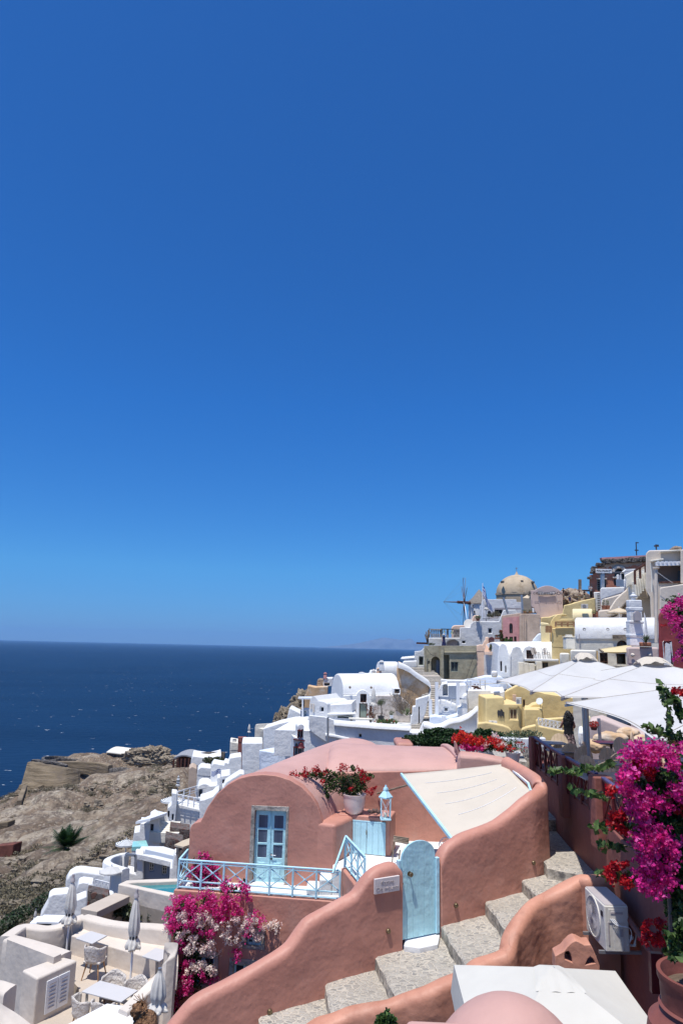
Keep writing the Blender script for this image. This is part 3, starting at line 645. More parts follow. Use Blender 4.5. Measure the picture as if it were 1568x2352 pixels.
hm.node_tree.links.new(pv.outputs[0],hn['Material Output'].inputs['Volume']); hz=mb.build('haze',hm); hz['kind']='stuff'; hz['label']='faint blue summer haze over the sea'
T2=.36
WP=PL(0,0,1,27.7,(1.48,15.68,-6.1)); WC=WP.off(-T2/2)
def crest(L,f=WC):return[f(*p)for p in L]
lp=[D(380,2362),D(405,2330),D(430,2301),D(456.6,2281),D(529,2245),D(608,2200),D(641,2179),D(661,2162),D(687,2126),D(707,2106),D(766,2071.6),D(806,2050),D(822,2030),D(839,2007),D(861,1990),D(888,1980),D(903,1981),D(914,1990)]
pts=crest(lp)
o=wallsweep('stair_wall',pts,T2,-9.5,'pink',n=5,amp=.007,nv=14,zbf=lambda p:min(-8.4,p.z-2)); tag(o,'smooth pink garden wall sweeping down the left side of the steps, below the name plate','wall')
wl=o
rp=crest([D(1004,1968),D(1009,1955),D(1018,1940),D(1036,1926),D(1063,1911),D(1123,1889),D(1164,1862),D(1196,1834),D(1215,1820)])
for px,py,z in((1236,1806,-3.3),(1238,1790,-3.16),(1226,1776,-3.1),(1205,1762,-3.05),(1180,1748,-3.0),(1163,1738,-2.95)):rp.append(atz(px,py,z))
o=wallsweep('awning_wall',rp,T2,-7,'pink',n=5,amp=.007,nv=14,zbf=lambda p:-6.6); tag(o,'smooth pink garden wall curving up beside the canvas awning, right of the blue gate','wall'); wr=o
def slab(name,pts,zt,hgt,mats,label,slope=0,group='cobbled steps between the pink walls',cat='step'):
 """cobbled step: plan polygon, worn edges"""
 n=14; mb=MB(); A_,B_,C_,Dd=[Vector((p[0],p[1],0))for p in pts]
 def fr(u,v):
  p=A_.lerp(B_,u).lerp(Dd.lerp(C_,u),v); e=min(u,1-u,v,1-v)
  return Vector((p.x+.035*noise.noise(p*2.3),p.y+.035*noise.noise(p*2.1+Vector((5,5,5))),zt+slope*(1-u)+.012*noise.noise(p*5)-(.035 if u<.001 else 0)+.02*noise.noise(p*1.2)))
 mb.grid(fr,26,n)
 mb.cm=1
 edge=lambda u0,v0,u1,v1:mb.grid(lambda a,b:fr(u0+(u1-u0)*a,v0+(v1-v0)*a)-Vector((0,0,b*hgt))+Vector((.03*noise.noise(Vector((a*9,b*3,zt))),0,0))*b,20,4)
 edge(0,0,0,1); edge(0,1,1,1); edge(1,1,1,0); edge(1,0,0,0)
 o=mb.build(name,mats,smooth=True); return tag(o,label,cat,group)
E0=lambda bx,by,lx,ly:((bx,by+.25),(lx,ly-.5))
edges=[((-2.6,13.75),(-2.1,12.1),-7.25),((-1.35,14.4),(-1.0,12.7),-6.98),((-.14,15.05),(.1,13.1),-6.68),((.86,15.55),(1.22,13.5),-6.38),((2.33,16.35),(2.58,14.0),-6.06),((3.40,16.75),(3.56,14.6),-5.76),((4.38,17.2),(4.58,14.8),-5.46),((5.05,17.55),(5.9,16.3),-5.2)]
lab=['lowest cobbled step in view, at the bottom of the street','second lowest cobbled step beside the pink wall','third cobbled step from the bottom, below the name plate','wide cobbled step in front of the blue gate','cobbled step just right of the blue gate','short cobbled step under the second wall lamp stud','cobbled step at the upper right below the street corner']
lab=lab[:7]
for i in range(len(edges)-1):
 (a,b,z),(c,d,_)=edges[i],edges[i+1]; zt=edges[i+1][2]if False else[-7.2,-6.9,-6.62,-6.32,-6.05+.0,-5.75,-5.45][i]
steps_z=[]
for i in range(7):
 a,b,_=edges[i]; c,d,_=edges[i+1]; ov=.0
 ztop=[-7.28,-6.99,-6.69,-6.40,-6.12,-5.81,-5.50][i]
 if i==3:ztop=-6.12
 steps_z.append(ztop)
zz=[-7.0,-6.72,-6.42,-6.13,-5.82,-5.50,-5.20]
for i in range(7):
 a,b,_=edges[i]; c,d,_=edges[i+1]
 slab('cobbled_step',(a,c,d,b),zz[i],.45,['cobble','riser'],lab[i],slope=-.05)
up=[((5.0,17.3),(6.1,16.4),-4.92,'pale cobbled step half in sun at the street corner'),((5.12,20.3),(6.35,20.3),-4.55,'shaded cobbled step with a pale edge beyond the street corner'),((5.3,23.3),(6.5,23.0),-4.2,'third shaded step climbing behind the pink wall'),((5.95,26.5),(6.9,26.0),-3.9,'farthest shaded cobbled landing behind the pink wall'),((6.4,31),(7.6,30),-3.7,'')]
for i in range(4):
 a,b,z,lb=up[i]; c,d=up[i+1][0],up[i+1][1]
 slab('cobbled_step',(a,c,d,b),z,.5,['cobble','riser'],lb,slope=-.04)
w2=[(625,2380,-6.7),(700,2345,-6.45),(746,2325,-6.33),(800,2302,-6.2),(871,2288,-6.05),(908,2272,-5.95),(964,2252,-5.8),(1045,2218,-5.6),(1078,2199,-5.5),(1115,2182,-5.42),(1146,2165,-5.32),(1160,2122,-5.08),(1186,2080,-4.86),(1207,2058,-4.76),(1240,2043,-4.68),(1285,2020,-4.52),(1318,2004,-4.4),(1338,2003,-4.36)]
pts=[]
for px,py,z in w2:
 p=atz(px,py,z); pts.append(p+Vector((.08,-.16,0)))
pts.append(pts[-1]+Vector((.45,.15,-.02)))
o=wallsweep('parapet',pts,.38,-9.5,'orange',n=5,amp=.045,lump=.5,nv=22,zbf=lambda p:-10.2,roundness=.85); tag(o,'lumpy orange pink parapet wall along the right side of the cobbled steps','wall')
gp=WP.off(-.10)
rt=thing('garden_gate','light blue plank gate with a round top between the pink walls','gate',gp(960,2150))
a=gp(*G(641,620)); b=gp(*G(838,620)); c=gp(*G(662,1040)); e2=gp(*G(740,517)); u0=(gp(*G(650,800))-gp.p).dot(gp.d); u1=(gp(*G(841,800))-gp.p).dot(gp.d); zb=-6.02; zs=a.z; ztp=e2.z
q=lambda u,z,o=0:Vector((gp.p.x,gp.p.y,0))+gp.d*u+Vector((0,0,z))+gp.n*o
mb=MB(); um=(u0+u1)/2; hw=(u1-u0)/2; npl=6
for i in range(npl):
 ua,ub=u0+(u1-u0)*i/npl+.002,u0+(u1-u0)*(i+1)/npl-.002
 top=[]
 for k in range(5):
  u=ub+(ua-ub)*k/4; t=max(-1,min(1,(u-um)/hw)); top.append(q(u,zs+(ztp-zs)*math.sqrt(max(0,1-t*t))))
 mb.ext([q(ua,zb),q(ub,zb)]+top,-gp.n*.035)
mb.build('planks','bluedoor',rt,bevel=.004,seg=1)
mb=MB(); mb.ext([q(u0,zb+.02,-.02),q(u1,zb+.02,-.02),q(u1,zs,-.02)]+[q(um+hw*math.cos(math.pi*k/10)*.99,zs+(ztp-zs)*math.sin(math.pi*k/10)*.985,-.02)for k in range(1,10)]+[q(u0,zs,-.02)],-gp.n*.03); mb.build('backing_board','bluedoor',rt)
for(x0,x1,y_,lb)in((624,641,628,1),(841,860,612,2)):
 A_=gp(*G(x0,800)); B_=gp(*G(x1,800)); ua=(A_-gp.p).dot(gp.d); ub=(B_-gp.p).dot(gp.d); zt=gp(*G(x0,y_)).z
 mb=MB(); mb.box(q((ua+ub)/2,(zt+zb)/2,0),(ub-ua,.09,zt-zb),rz=R(27.7)); mb.build('gate_post','blue',rt,bevel=.012)
k_=gp(*G(693,705))
mb=MB(); mm=Matrix.Rotation(math.pi/2,4,'X');
def lathe_dir(c,d,prof,n=16):
 mb_=MB(); rot=Vector(d).to_track_quat('Z','Y').to_matrix(); vs=[Vector(c)+rot@Vector((r_*math.cos(2*math.pi*j/n),r_*math.sin(2*math.pi*j/n),z))for r_,z in prof for j in range(n)]; k=len(prof)
 mb_.add(vs,[(i*n+j,i*n+(j+1)%n,(i+1)*n+(j+1)%n,(i+1)*n+j)for i in range(k-1)for j in range(n)]+[tuple(range(n))[::-1],tuple((k-1)*n+j for j in range(n))]); return mb_
lathe_dir(k_,gp.n,[(.05,0),(.05,.008),(.015,.012),(.013,.05),(.042,.06),(.05,.085),(.035,.1),(0.001,.103)]).build('knob','brass',rt,smooth=True)
lathe_dir(gp(*G(652,762)),gp.n,[(.028,0),(.028,.01),(.012,.014),(.01,.02),(.001,.021)]).build('lock_plate','brass',rt,smooth=True)
mb=MB(); f0=[atz(*K3(x,y),-6.05)for x,y in((590,545),(740,515),(850,512),(832,600),(700,628),(580,612))]
mb.ext(f0,(0,0,-.16)); o=mb.build('door_sill','white',bevel=.025); tag(o,'whitewashed stone sill under the blue gate','sill')
sp2=WP.off(.0); nm=thing('name_plate','white marble name plate with raised letters on the pink wall','sign',sp2(*G(560,765)))
A_=sp2(*G(489,770)); B_=sp2(*G(629,758)); w_=(B_-A_).length; zc=sp2(*G(560,765)).z; hh=abs(sp2(*G(560,722)).z-sp2(*G(560,808)).z)
mid=(A_+B_)/2; mid.z=zc
mb=MB(); mb.box(mid+sp2.n*.035,(w_,.05,hh),rz=R(27.7)); mb.build('plate','marble',nm,bevel=.005)
def text(s_,size,loc,rotz,matn,parent,name='lettering',depth=.004,tilt=math.pi/2,extra_scale=(1,1)):
 c=bpy.data.curves.new(name,'FONT'); c.body=s_; c.size=size; c.extrude=depth; c.align_x='CENTER'; c.align_y='CENTER'; c.space_character=1.05; c.resolution_u=3
 tmp=bpy.data.objects.new('tmp',c); COL.objects.link(tmp); dg=bpy.context.evaluated_depsgraph_get(); me=bpy.data.meshes.new_from_object(tmp.evaluated_get(dg)); bpy.data.objects.remove(tmp)
 me.transform(Matrix.Rotation(rotz,4,'Z')@Matrix.Rotation(tilt,4,'X')@Matrix.Diagonal((extra_scale[0],extra_scale[1],1,1))); me.transform(Matrix.Translation(Vector(loc)-(wloc(parent)if parent else Vector()))); me.materials.clear(); me.materials.append(M[matn])
 o=bpy.data.objects.new(name,me); COL.objects.link(o); o.parent=parent; return o
M['lettershade']=mat('shaded_marble_letters',(.44,.39,.37),.5,.05,3,0)  # raised letters darker than the plate, relief shade put into the marble colour
text('Kastro',hh*.38,mid+sp2.n*.064+Vector((0,0,hh*.2)),R(27.7),'lettershade',nm,depth=.004)
text('Oia Houses',hh*.38,mid+sp2.n*.064-Vector((0,0,hh*.2)),R(27.7),'lettershade',nm,depth=.004)
for(x,y,lb)in((572,1032,'round metal lamp stud on the pink wall, left of the blue gate'),(957,885,'round metal lamp stud on the pink wall, right of the blue gate'),(1398,642,'round metal lamp stud near the right end of the awning wall'),(0,0,'round metal lamp stud low on the wall, nearest the bottom edge')):
 c=WP(*G(x,y))if x else WP(*K2(832,1038))
 mb=lathe_dir(c+WP.n*.0,WP.n,[(.05,-.03),(.05,.03),(.042,.045),(.001,.05)]); o=mb.build('lamp_stud','brass',smooth=True); tag(o,lb,'wall lamp','round lamp studs on the pink walls')
FP=PL(0,0,1,-4,(-1.85,21.1,-6.72)); ZT=-6.72; ZU=-6.0
arch=[H(195,640),H(200,430),H(205,392),H(215,372),H(238,352),H(262,346),H(280,342)]+[(463.5,1882),(476,1855),(498,1823.6),(522.6,1802),(547.5,1788),(572,1781.5),(603.6,1778.4),(634.7,1781.5),(666,1791),(694,1808),(715.6,1830),(728,1848.5),(736,1870),(743.6,1898),(750,1911),(768,1914),(769,2050)]
ph=thing('pink_house','pink arched cave house with a light blue double door behind a blue railing','house',(-1.85,21.1,-10))
a0=FP(*H(195,640)); ol=[FP(*p)for p in arch]
for i in(0,-1):ol[i].z=-7.2
door=rect(FP,*(H(728,0)[0],H(0,268)[1]),*(H(900,0)[0],H(0,800)[1]))
dl=FP(*D(573,1960)); dr=FP(*D(660,1960)); ul=(dl-FP.p).dot(FP.d); ur=(dr-FP.p).dot(FP.d); zt_=FP(*D(615,1851)).z
fq=lambda u,z,o=0:Vector((FP.p.x,FP.p.y,0))+FP.d*u+Vector((0,0,z))+FP.n*o
i0,i1,izt=ul+.11,ur-.07,zt_-.13
axis=Vector((math.sin(R(20)),math.cos(R(20)),0))
mb=MB(); hole=[fq(i0,ZT-.3),fq(i1,ZT-.3),fq(i1,izt),fq(i0,izt)]
archonly=ol[7:-3]
mb.ext(ol,-FP.n*.5,[[fq(i0,ZT+.02),fq(i1,ZT+.02),fq(i1,izt),fq(i0,izt)]])
fw=mb.build('front_wall','pink',ph,bevel=.11,seg=4,ang=50)
mb=MB(); L=8.0; aa=[p.copy()for p in ol[5:-2]]; base0=FP(*D(600,1778))
nA=len(aa)
def roof(u,v):
 i=u*(nA-1); k=min(int(i),nA-2); p=aa[k].lerp(aa[k+1],i-k); zc=-5.7
 q_=p-FP.n*.22+axis*(v*L); q_.z=zc+(p.z-zc)*(1+.0*v)-.03+.14*math.sin(math.pi*min(1,v*1.1)*.5)*max(0,(p.z-zc)/2.0); return q_
mb.grid(roof,40,14); mb.build('roof','pinksun',ph,smooth='all')
mb=MB(); lf=fq((FP(*H(195,640))-FP.p).dot(FP.d)+.02,-10)
mb.add([lf,lf-FP.n*8,lf-FP.n*8+Vector((0,0,4.6)),lf+Vector((0,0,4.3))],[(0,1,2,3)]); mb.build('side_wall','pink',ph)
mb=MB()
for(ua,ub,za,zb_)in((ul,i0,ZT,zt_),(i1,ur,ZT,zt_),(i0,i1,izt,zt_)):
 nn_=10
 if ub-ua<.5:mb.ext([fq(ua,za,.018)]+[fq(ub+.012*noise.noise(Vector((k*1.7,ua,0))),za+(zb_-za)*k/12,.018)for k in range(13)]+[fq(ua,zb_,.018)],-FP.n*.25)
 else:mb.ext([fq(ua,za,.016),fq(ub,za,.016),fq(ub,zb_,.016),fq(ua,zb_,.016)],-FP.n*.25)
mb.build('door_surround','stone',ph,bevel=.01,seg=1)
dd_=MB(); rec=-.13; dw=(i1-i0)/2
dd=MB(); dd.ext([fq(i0,ZT+.04,rec-.03),fq(i1,ZT+.04,rec-.03),fq(i1,izt,rec-.03),fq(i0,izt,rec-.03)],-FP.n*.03); door_o=dd.build('double_door','bluedoor',ph)
H_=izt-ZT-.04
for s_ in(0,1):
 ua=i0+.012+s_*dw; ub=i0+dw*(s_+1)-.012; zb_=ZT+.05; mb=MB()
 inn=[(.33+.205*k,.33+.205*(k+1)-.028)for k in range(3)]
 holes=[[fq(ua+.085,zb_+H_*a,rec),fq(ub-.085,zb_+H_*a,rec),fq(ub-.085,zb_+H_*b,rec),fq(ua+.085,zb_+H_*b,rec)]for a,b in inn]
 mb.ext([fq(ua,zb_,rec),fq(ub,zb_,rec),fq(ub,izt-.02,rec),fq(ua,izt-.02,rec)],-FP.n*.028,holes)
 for(e1,e2_)in((.085,.012),(.13,.028)):mb.ext([fq(ua+e1,zb_+H_*.05+e1*.3,rec+e2_),fq(ub-e1,zb_+H_*.05+e1*.3,rec+e2_),fq(ub-e1,zb_+H_*.285-e1*.3,rec+e2_),fq(ua+e1,zb_+H_*.285-e1*.3,rec+e2_)],-FP.n*(e2_+.002))
 lf_=mb.build('door_leaf','bluedoor',door_o,bevel=.006,seg=1)
 for a,b in inn:
  mb=MB(); mb.ext([fq(ua+.08,zb_+H_*a-.005,rec-.018),fq(ub-.08,zb_+H_*a-.005,rec-.018),fq(ub-.08,zb_+H_*b+.005,rec-.018),fq(ua+.08,zb_+H_*b+.005,rec-.018)],-FP.n*.006); mb.build('door_pane','lace',door_o)
mb=MB(); mb.bar(fq(i0+dw,ZT+.05,rec+.008),fq(i0+dw,izt-.02,rec+.008),.035,.016,up=FP.d); mb.build('astragal','bluedoor',door_o)
hz=ZT+H_*.40; hu=i0+dw+.05
mb=MB(); mb.tube([fq(hu,hz,rec),fq(hu,hz,rec+.05)],.012); mb.tube([fq(hu,hz,rec+.05),fq(hu+.13,hz-.005,rec+.05)],.012); mb.build('door_handle','paint',door_o)
lathe_dir(fq(hu,hz,rec),FP.n,[(.034,0),(.034,.01),(.001,.012)]).build('rosette','darkmetal',door_o); lathe_dir(fq(hu,hz-.11,rec),FP.n,[(.03,0),(.03,.01),(.001,.012)]).build('keyhole_plate','darkmetal',door_o)
mb=MB(); mb.box(fq((i0+i1)/2,ZT+.03,.0),(i1-i0,.3,.05),rz=R(-4)); mb.build('threshold','white',ph)
TA=atz(399.7,2043.5,-6.70); TB=atz(772,2071,-6.70)
yawT=math.degrees(math.atan2(TB.y-TA.y,TB.x-TA.x)); TP=PL(0,0,1,yawT,TA)
TB2=TA+TP.d*5.6
mb=MB()
tq=lambda u,z,o=0:Vector((TA.x,TA.y,0))+TP.d*u+Vector((0,0,z))+TP.n*o
wr_=[]
for(x0,y0,x1,y1)in((255,610,465,880),(555,665,760,900),(645,452,800,610)):
 a=TP(*K2(x0,y0)); b=TP(*K2(x1,y1)); wr_.append(((a-TA).dot(TP.d),(b-TA).dot(TP.d),a.z,b.z))
holes=[[tq(u0_,z1_),tq(u1_,z1_),tq(u1_,z0_),tq(u0_,z0_)]for u0_,u1_,z0_,z1_ in wr_]
rim=TA.z
mb.ext([tq(0,-11),tq(5.6,-11),tq(5.6,rim),tq(0,rim)],-TP.n*1.6,holes)
tb=thing('pink_terrace_block','pink lower storey under the blue railing with small shuttered windows','building',(TA.x,TA.y,-11))
mb.build('wall','pink',tb,bevel=.06,seg=3,ang=50)
for u0_,u1_,z0_,z1_ in wr_:
 mb=MB(); t_=.11
 for(a,b,c,d)in((u0_,u0_+t_,z1_,z0_),(u1_-t_,u1_,z1_,z0_),(u0_+t_,u1_-t_,z0_-t_*1.3,z0_),(u0_+t_,u1_-t_,z1_,z1_+t_*.6)):mb.ext([tq(a,c,.012),tq(b,c,.012),tq(b,d,.012),tq(a,d,.012)],-TP.n*.2)
 sr=mb.build('window_surround','stone',tb,bevel=.008,seg=1)
 mb=MB(); a,b,c,d=u0_+t_,u1_-t_,z1_+t_*.6,z0_-t_*1.3; fw_=.055
 for(p_,q_)in(((a,c),(a+fw_,d)),((b-fw_,c),(b,d)),((a,c),(b,c+fw_)),((a,d-fw_),(b,d)),(((a+b)/2-fw_,c),((a+b)/2+fw_,d)),((a,(c+d)/2-.02),(b,(c+d)/2+.02))):
  mb.ext([tq(p_[0],p_[1],-.1),tq(q_[0],p_[1],-.1),tq(q_[0],q_[1],-.1),tq(p_[0],q_[1],-.1)],-TP.n*.04)
 mb.build('window_frame','bluedoor',sr); mb=MB(); mb.ext([tq(a,c,-.15),tq(b,c,-.15),tq(b,d,-.15),tq(a,d,-.15)],-TP.n*.02); mb.build('pane','pane',sr)
ZF=TA.z+.004; mb=MB(); mb.ext([(TA.x+.14,TA.y+.16,ZF),(.7,TB.y+.08,ZF),(1.2,21.4,ZF),(-4.3,21.6,ZF)],(0,0,.012)); struct('terrace_floor',mb,'white')
mb=MB()
tri=[D(783,1998),D(790,1996),D(818,2034),D(812,2065),D(776,2075),D(780,2030)]
DP=PL(0,0,1,-62,atz(786,1999,ZU))
pr_=[atz(786,1999,ZU),atz(813,2034,ZU)]
e_=pr_[1]-pr_[0]; e_.z=0; e_.normalize(); far=pr_[0]-e_*.15; near=pr_[1]+e_*1.0; s2=Vector((-e_.y,e_.x,0))*.2
if s2.x<0:s2=-s2
mb.ext([Vector((far.x,far.y,-8)),Vector((near.x,near.y,-8)),Vector((near.x,near.y,ZU+.03)),Vector((far.x,far.y,ZU+.03))],s2)
o=mb.build('retaining_wall','pink',bevel=.04,seg=3); tag(o,'short pink retaining wall under the slanting blue railing','wall')
mb=MB(); w1=WP.off(-T2)
far_l=Vector((.05,21.9,ZU)); mb.ext([(far.x+.12,far.y,ZU),(near.x+.15,near.y,ZU),tuple(w1(900,2060)*1)[:2]+(ZU,),(2.5,16.65,ZU),(4.8,17.9,ZU),(4.8,23.4,ZU),(.1,23.4,ZU),(.1,21.0,ZU)],(0,0,-.1))
struct('patio_floor',mb,'white')
for i,(u_,zt)in enumerate(((.0,ZT+.22),(.28,ZT+.45),(.56,ZU-.03))):
 mb=MB(); mb.box((-.55+u_*1.25,20.62,(zt+ZT-.2)/2),(.346,.62,zt-ZT+.2)); o=mb.build('white_step','white',bevel=.05,seg=3); tag(o,['lowest rounded white step at the right end of the terrace','middle rounded white step at the right end of the terrace','topmost rounded white step at the right end of the terrace'][i],'step','white steps between terrace and patio')
mb=MB(); p0=FP(*D(752,1911)); c1=Vector((p0.x-.02,p0.y,0)); bz=-4.98
b1=FP(*D(768,1916)); q1=atz(804,1958,ZU)
mb.ext([Vector((-.75,21.15,bz)),Vector((.02,20.75,bz)),Vector((.55,21.75,bz)),Vector((.45,22.6,bz)),Vector((-.6,22.6,bz))],(0,0,-2.2)); mb.build('buttress','pink',ph,bevel=.1,seg=4)
CP=PL(0,0,1,-14,atz(804,1959,ZU)); cu_=lambda x,y:(CP(*G(x,y))-CP.p).dot(CP.d)
cq=lambda u,z,o=0:Vector((CP.p.x,CP.p.y,0))+CP.d*u+Vector((0,0,z))+CP.n*o
zct=CP(*G(460,378)).z; ua,ub=cu_(340,480),cu_(585,500)
cb=thing('outdoor_cabinet','pink masonry cabinet with light blue plank doors on the upper patio','cabinet',cq(.5,ZU));
mb=MB(); mb.ext([cq(ua-.3,ZU-.1),cq(ub,ZU-.1),cq(ub,zct),cq(ua-.3,zct)],-CP.n*.95); mb.build('body','pink',cb,bevel=.035,seg=3)
d0,d1=cu_(350,480),cu_(553,500); z0_=ZU+.02; z1_=CP(*G(450,410)).z
for s_ in(0,1):
 a=d0+(d1-d0)*s_/2+.004; b=d0+(d1-d0)*(s_+1)/2-.004; mb=MB()
 for k in range(3):mb.ext([cq(a+(b-a)*k/3+.003,z0_,.03),cq(a+(b-a)*(k+1)/3-.003,z0_,.03),cq(a+(b-a)*(k+1)/3-.003,z1_,.03),cq(a+(b-a)*k/3+.003,z1_,.03)],-CP.n*.028)
 mb.build('cabinet_door','blue',cb,bevel=.003,seg=1)
mb=MB()
for(p_,q_)in(((d0-.03,z0_),(d0,z1_+.03)),((d1,z0_),(d1+.03,z1_+.03)),((d0-.03,z1_),(d1+.03,z1_+.03))):mb.ext([cq(p_[0],p_[1],.035),cq(q_[0],p_[1],.035),cq(q_[0],q_[1],.035),cq(p_[0],q_[1],.035)],-CP.n*.034)
mb.build('door_trim','blue',cb); mb=MB(); mb.box(cq((d0+d1)/2,z1_-.28,.045),(.03,.03,.12)); mb.build('latch','brass',cb)
BP=PL(0,0,1,-3,(1.2,23.3,-6)); sr_=lambda x,y:BP(*D(x,y))
lf_,rt_=sr_(745,1779),sr_(1050,1767)
bh=thing('pink_barrel_house','long pink barrel vaulted house behind the flower pot and the awning','house',(1.2,23.3,-6))
mb=MB(); mb.ext([Vector((lf_.x-1.2,lf_.y,-7)),Vector((rt_.x+.15,rt_.y,-7)),Vector((rt_.x+.15,rt_.y,rt_.z+.0)),Vector((lf_.x-1.2,lf_.y,lf_.z))],-BP.n*.3); mb.build('wall','pink',bh,bevel=.04)
crest0=at(830,1713.5,25.6); crest1=at(1040,1726.5,25.4)
A_,B_=Vector((lf_.x,lf_.y,lf_.z)),Vector((rt_.x+.1,rt_.y,rt_.z))
def barrel(u,v):
 p=A_.lerp(B_,u); c=crest0.lerp(crest1,(u-.22)/.78); dy=(c.y-p.y); th_=v*math.pi; endr=min(1,math.sqrt(max(0,1-max(0,(.13-u)/.13)**2)))
 return Vector((p.x+.35*math.sin(th_)*(1-u)*0,p.y+dy*(1-math.cos(th_)),p.z+(c.z-p.z)*math.sin(th_)*(.25+.75*endr)))
mb=MB(); mb.grid(barrel,40,20); mb.build('roof','pinksun',bh,smooth='all')
mb=MB(); fin=[barrel(1,k/16)for k in range(17)]; mb.ext([p+Vector((0,0,.12))for p in fin]+[fin[-1]-Vector((0,0,2)),fin[0]-Vector((0,0,2))],(.22,0,0)); mb.build('end_wall','pinksun',bh,bevel=.05)
def rail(name,label,A,B,npan,hgt,matn,tw=.055,low=.0,group=None,post=.05,cat='railing',double=True,xx=True,rails=(0.13,.02)):
 rt=thing(name,label,cat,A,group); A=Vector(A); B=Vector(B); up=Vector((0,0,1)); dn=(B-A).normalized()
 MB().bar(A+up*hgt,B+up*hgt,tw,tw*.8).build('top_rail',matn,rt,bevel=tw*.2,seg=2)
 if double:MB().bar(A+up*(hgt-tw*1.15),B+up*(hgt-tw*1.15),tw*.6,tw*.5).build('under_rail',matn,rt)
 for k,fz_ in enumerate(rails):MB().bar(A+up*(hgt*fz_+.02),B+up*(hgt*fz_+.02),tw*.6).build('lower_rail',matn,rt,bevel=.004,seg=1)
 for i in range(npan+1):
  p=A.lerp(B,i/npan); MB().bar(p,p+up*hgt*.98,post,post,up=dn).build('post',matn,rt,bevel=.006,seg=1)
  if i<npan and xx:
   q_=A.lerp(B,(i+1)/npan); lo=up*(hgt*rails[0]+.03); hi=up*(hgt-tw)
   sd=dn.cross(up)*.012
   mb=MB(); mb.bar(p+lo+sd,q_+hi+sd,tw*.45); mb.bar(p+hi-sd,q_+lo-sd,tw*.45); mb.build('cross_brace',matn,rt)
 return rt
ra=TA+Vector((.09,.06,.02)); rb=atz(780,2072,-6.7)+Vector((.0,.06,.02));
rail('blue_railing','long light blue crossed railing in front of the double door',ra,rb,7,.74,'blue',rails=(.24,.03))
rail('blue_railing','short light blue railing end at the left of the terrace, going back to the house',ra,ra+Vector((.03,.95,0)),1,.74,'blue',rails=(.24,.03))
A_=pr_[0]+Vector((.08,.1,.05)); rail('blue_railing','light blue railing slanting towards the wall beside the upper patio',A_,A_+e_*1.9,3,.80,'blue',rails=(.3,.04))
mb=MB(); mb.bar(A_+Vector((0,0,.80)),atz(764,2006,-5.95),.05); mb.bar(A_+Vector((0,0,.80)),A_+Vector((-.02,0,0)),.055)
o=mb.build('handrail','blue',bevel=.01); tag(o,'short sloping light blue handrail over the white steps','handrail')
AW=[Vector(v)for v in(at(921,1778,21.6),at(1156.5,1755,20.3),at(1212,1799,18.3),at(1218,1817,17.75),at(1132,1887,17.0),at(1037,1928,16.55))]
aw=thing('canvas_awning','cream canvas awning with a light blue edge stretched over the patio','awning',AW[0])
def aws(u,v):
 a=AW[0].lerp(AW[5],u); c=AW[1].lerp(AW[3],min(1,u*1.0)); p=a.lerp(c,v);
 if v>0:
  m_=AW[5].lerp(AW[3],v)
  p=a.lerp(c,v)if u<1 else m_
 p=p+(AW[4]-AW[5].lerp(AW[3],.5))*(u*u*4*v*(1-v)*1.25)
 return p-Vector((0,0,.10*math.sin(math.pi*v)*math.sin(math.pi*min(1,u+.05))))
mb=MB(); mb.grid(aws,24,24); mb.build('canvas','canvas',aw,smooth='all',solid=.012)
for(vv,s0,s1)in((.0,0,0),):pass
for k in range(4):
 u_=.20+.18*k; mb=MB();
 for j in range(24):
  if .16+.02*k<j/24<.80+.03*k:mb.bar(aws(u_,j/24)+Vector((0,0,.014)),aws(u_,(j+1)/24)+Vector((0,0,.014)),.016,.008)
 mb.build('seam_tape','paint',aw)
MB().bar(AW[0],AW[5],.06,.07).build('edge_bar','blue',aw); MB().bar(AW[1]+Vector((.03,0,0)),AW[2],.05,.05).build('edge_bar','paint',aw); MB().bar(AW[2],AW[3],.05,.05).build('edge_bar','blue',aw)
mb=MB(); mb.tube([Vector((1.35,23.2,-4.6)),Vector((2.6,21.6,-3.9))],.03); mb.build('support_pole','oldwood',aw)
tb_=thing('patio_table','white table under the edge of the cream awning','table',(2.35,19.2,ZU)); mb=MB(); mb.box((2.35,19.2,ZU+.74),(1.0,.8,.03)); mb.build('table_top','tabletop',tb_,bevel=.01)
for sx in(-1,1):
 for sy in(-1,1):MB().bar((2.35+sx*.4,19.2+sy*.3,ZU),(2.35+sx*.4,19.2+sy*.3,ZU+.73),.03).build('leg','metal',tb_)
def fanchair(loc,rz,label):
 t=thing('fan_chair',label,'chair',loc,'round fan backed chairs on the patio',rz)
 mb=MB(); mb.box((0,0,.44),(.44,.42,.03)); mb.build('seat','oldwood',t,bevel=.01,local=True)
 mb=MB()
 for i in range(9):
  a=R(20+140*i/8); mb.tube([(0,.2,.45),(.27*math.cos(a),.27,.55+.36*math.sin(a))],.008,6)
 mb.tube([(.27*math.cos(R(20+140*i/12)),.27,.55+.36*math.sin(R(20+140*i/12)))for i in range(13)],.012,6); mb.build('backrest','paint',t,local=True)
 for sx in(-1,1):
  for sy in(-1,1):MB().bar((sx*.19,sy*.18,0),(sx*.17,sy*.16,.43),.025).build('leg','oldwood',t,local=True)
fanchair((3.0,19.9,ZU),R(-25),'round fan backed chair behind the white table'); fanchair((2.95,18.5,ZU),R(-150),'round fan backed chair beside the gate post')
bn=thing('wooden_bench_seat','small slatted wooden seat beside the pink cabinet','seat',(1.75,20.3,ZU)); mb=MB()
for k in range(4):mb.bar(atz(*G(603,492+k*9),ZU+.72-.02*k),atz(*G(690,505+k*9),ZU+.72-.02*k),.05,.03)
mb.build('slats','oldwood',bn)
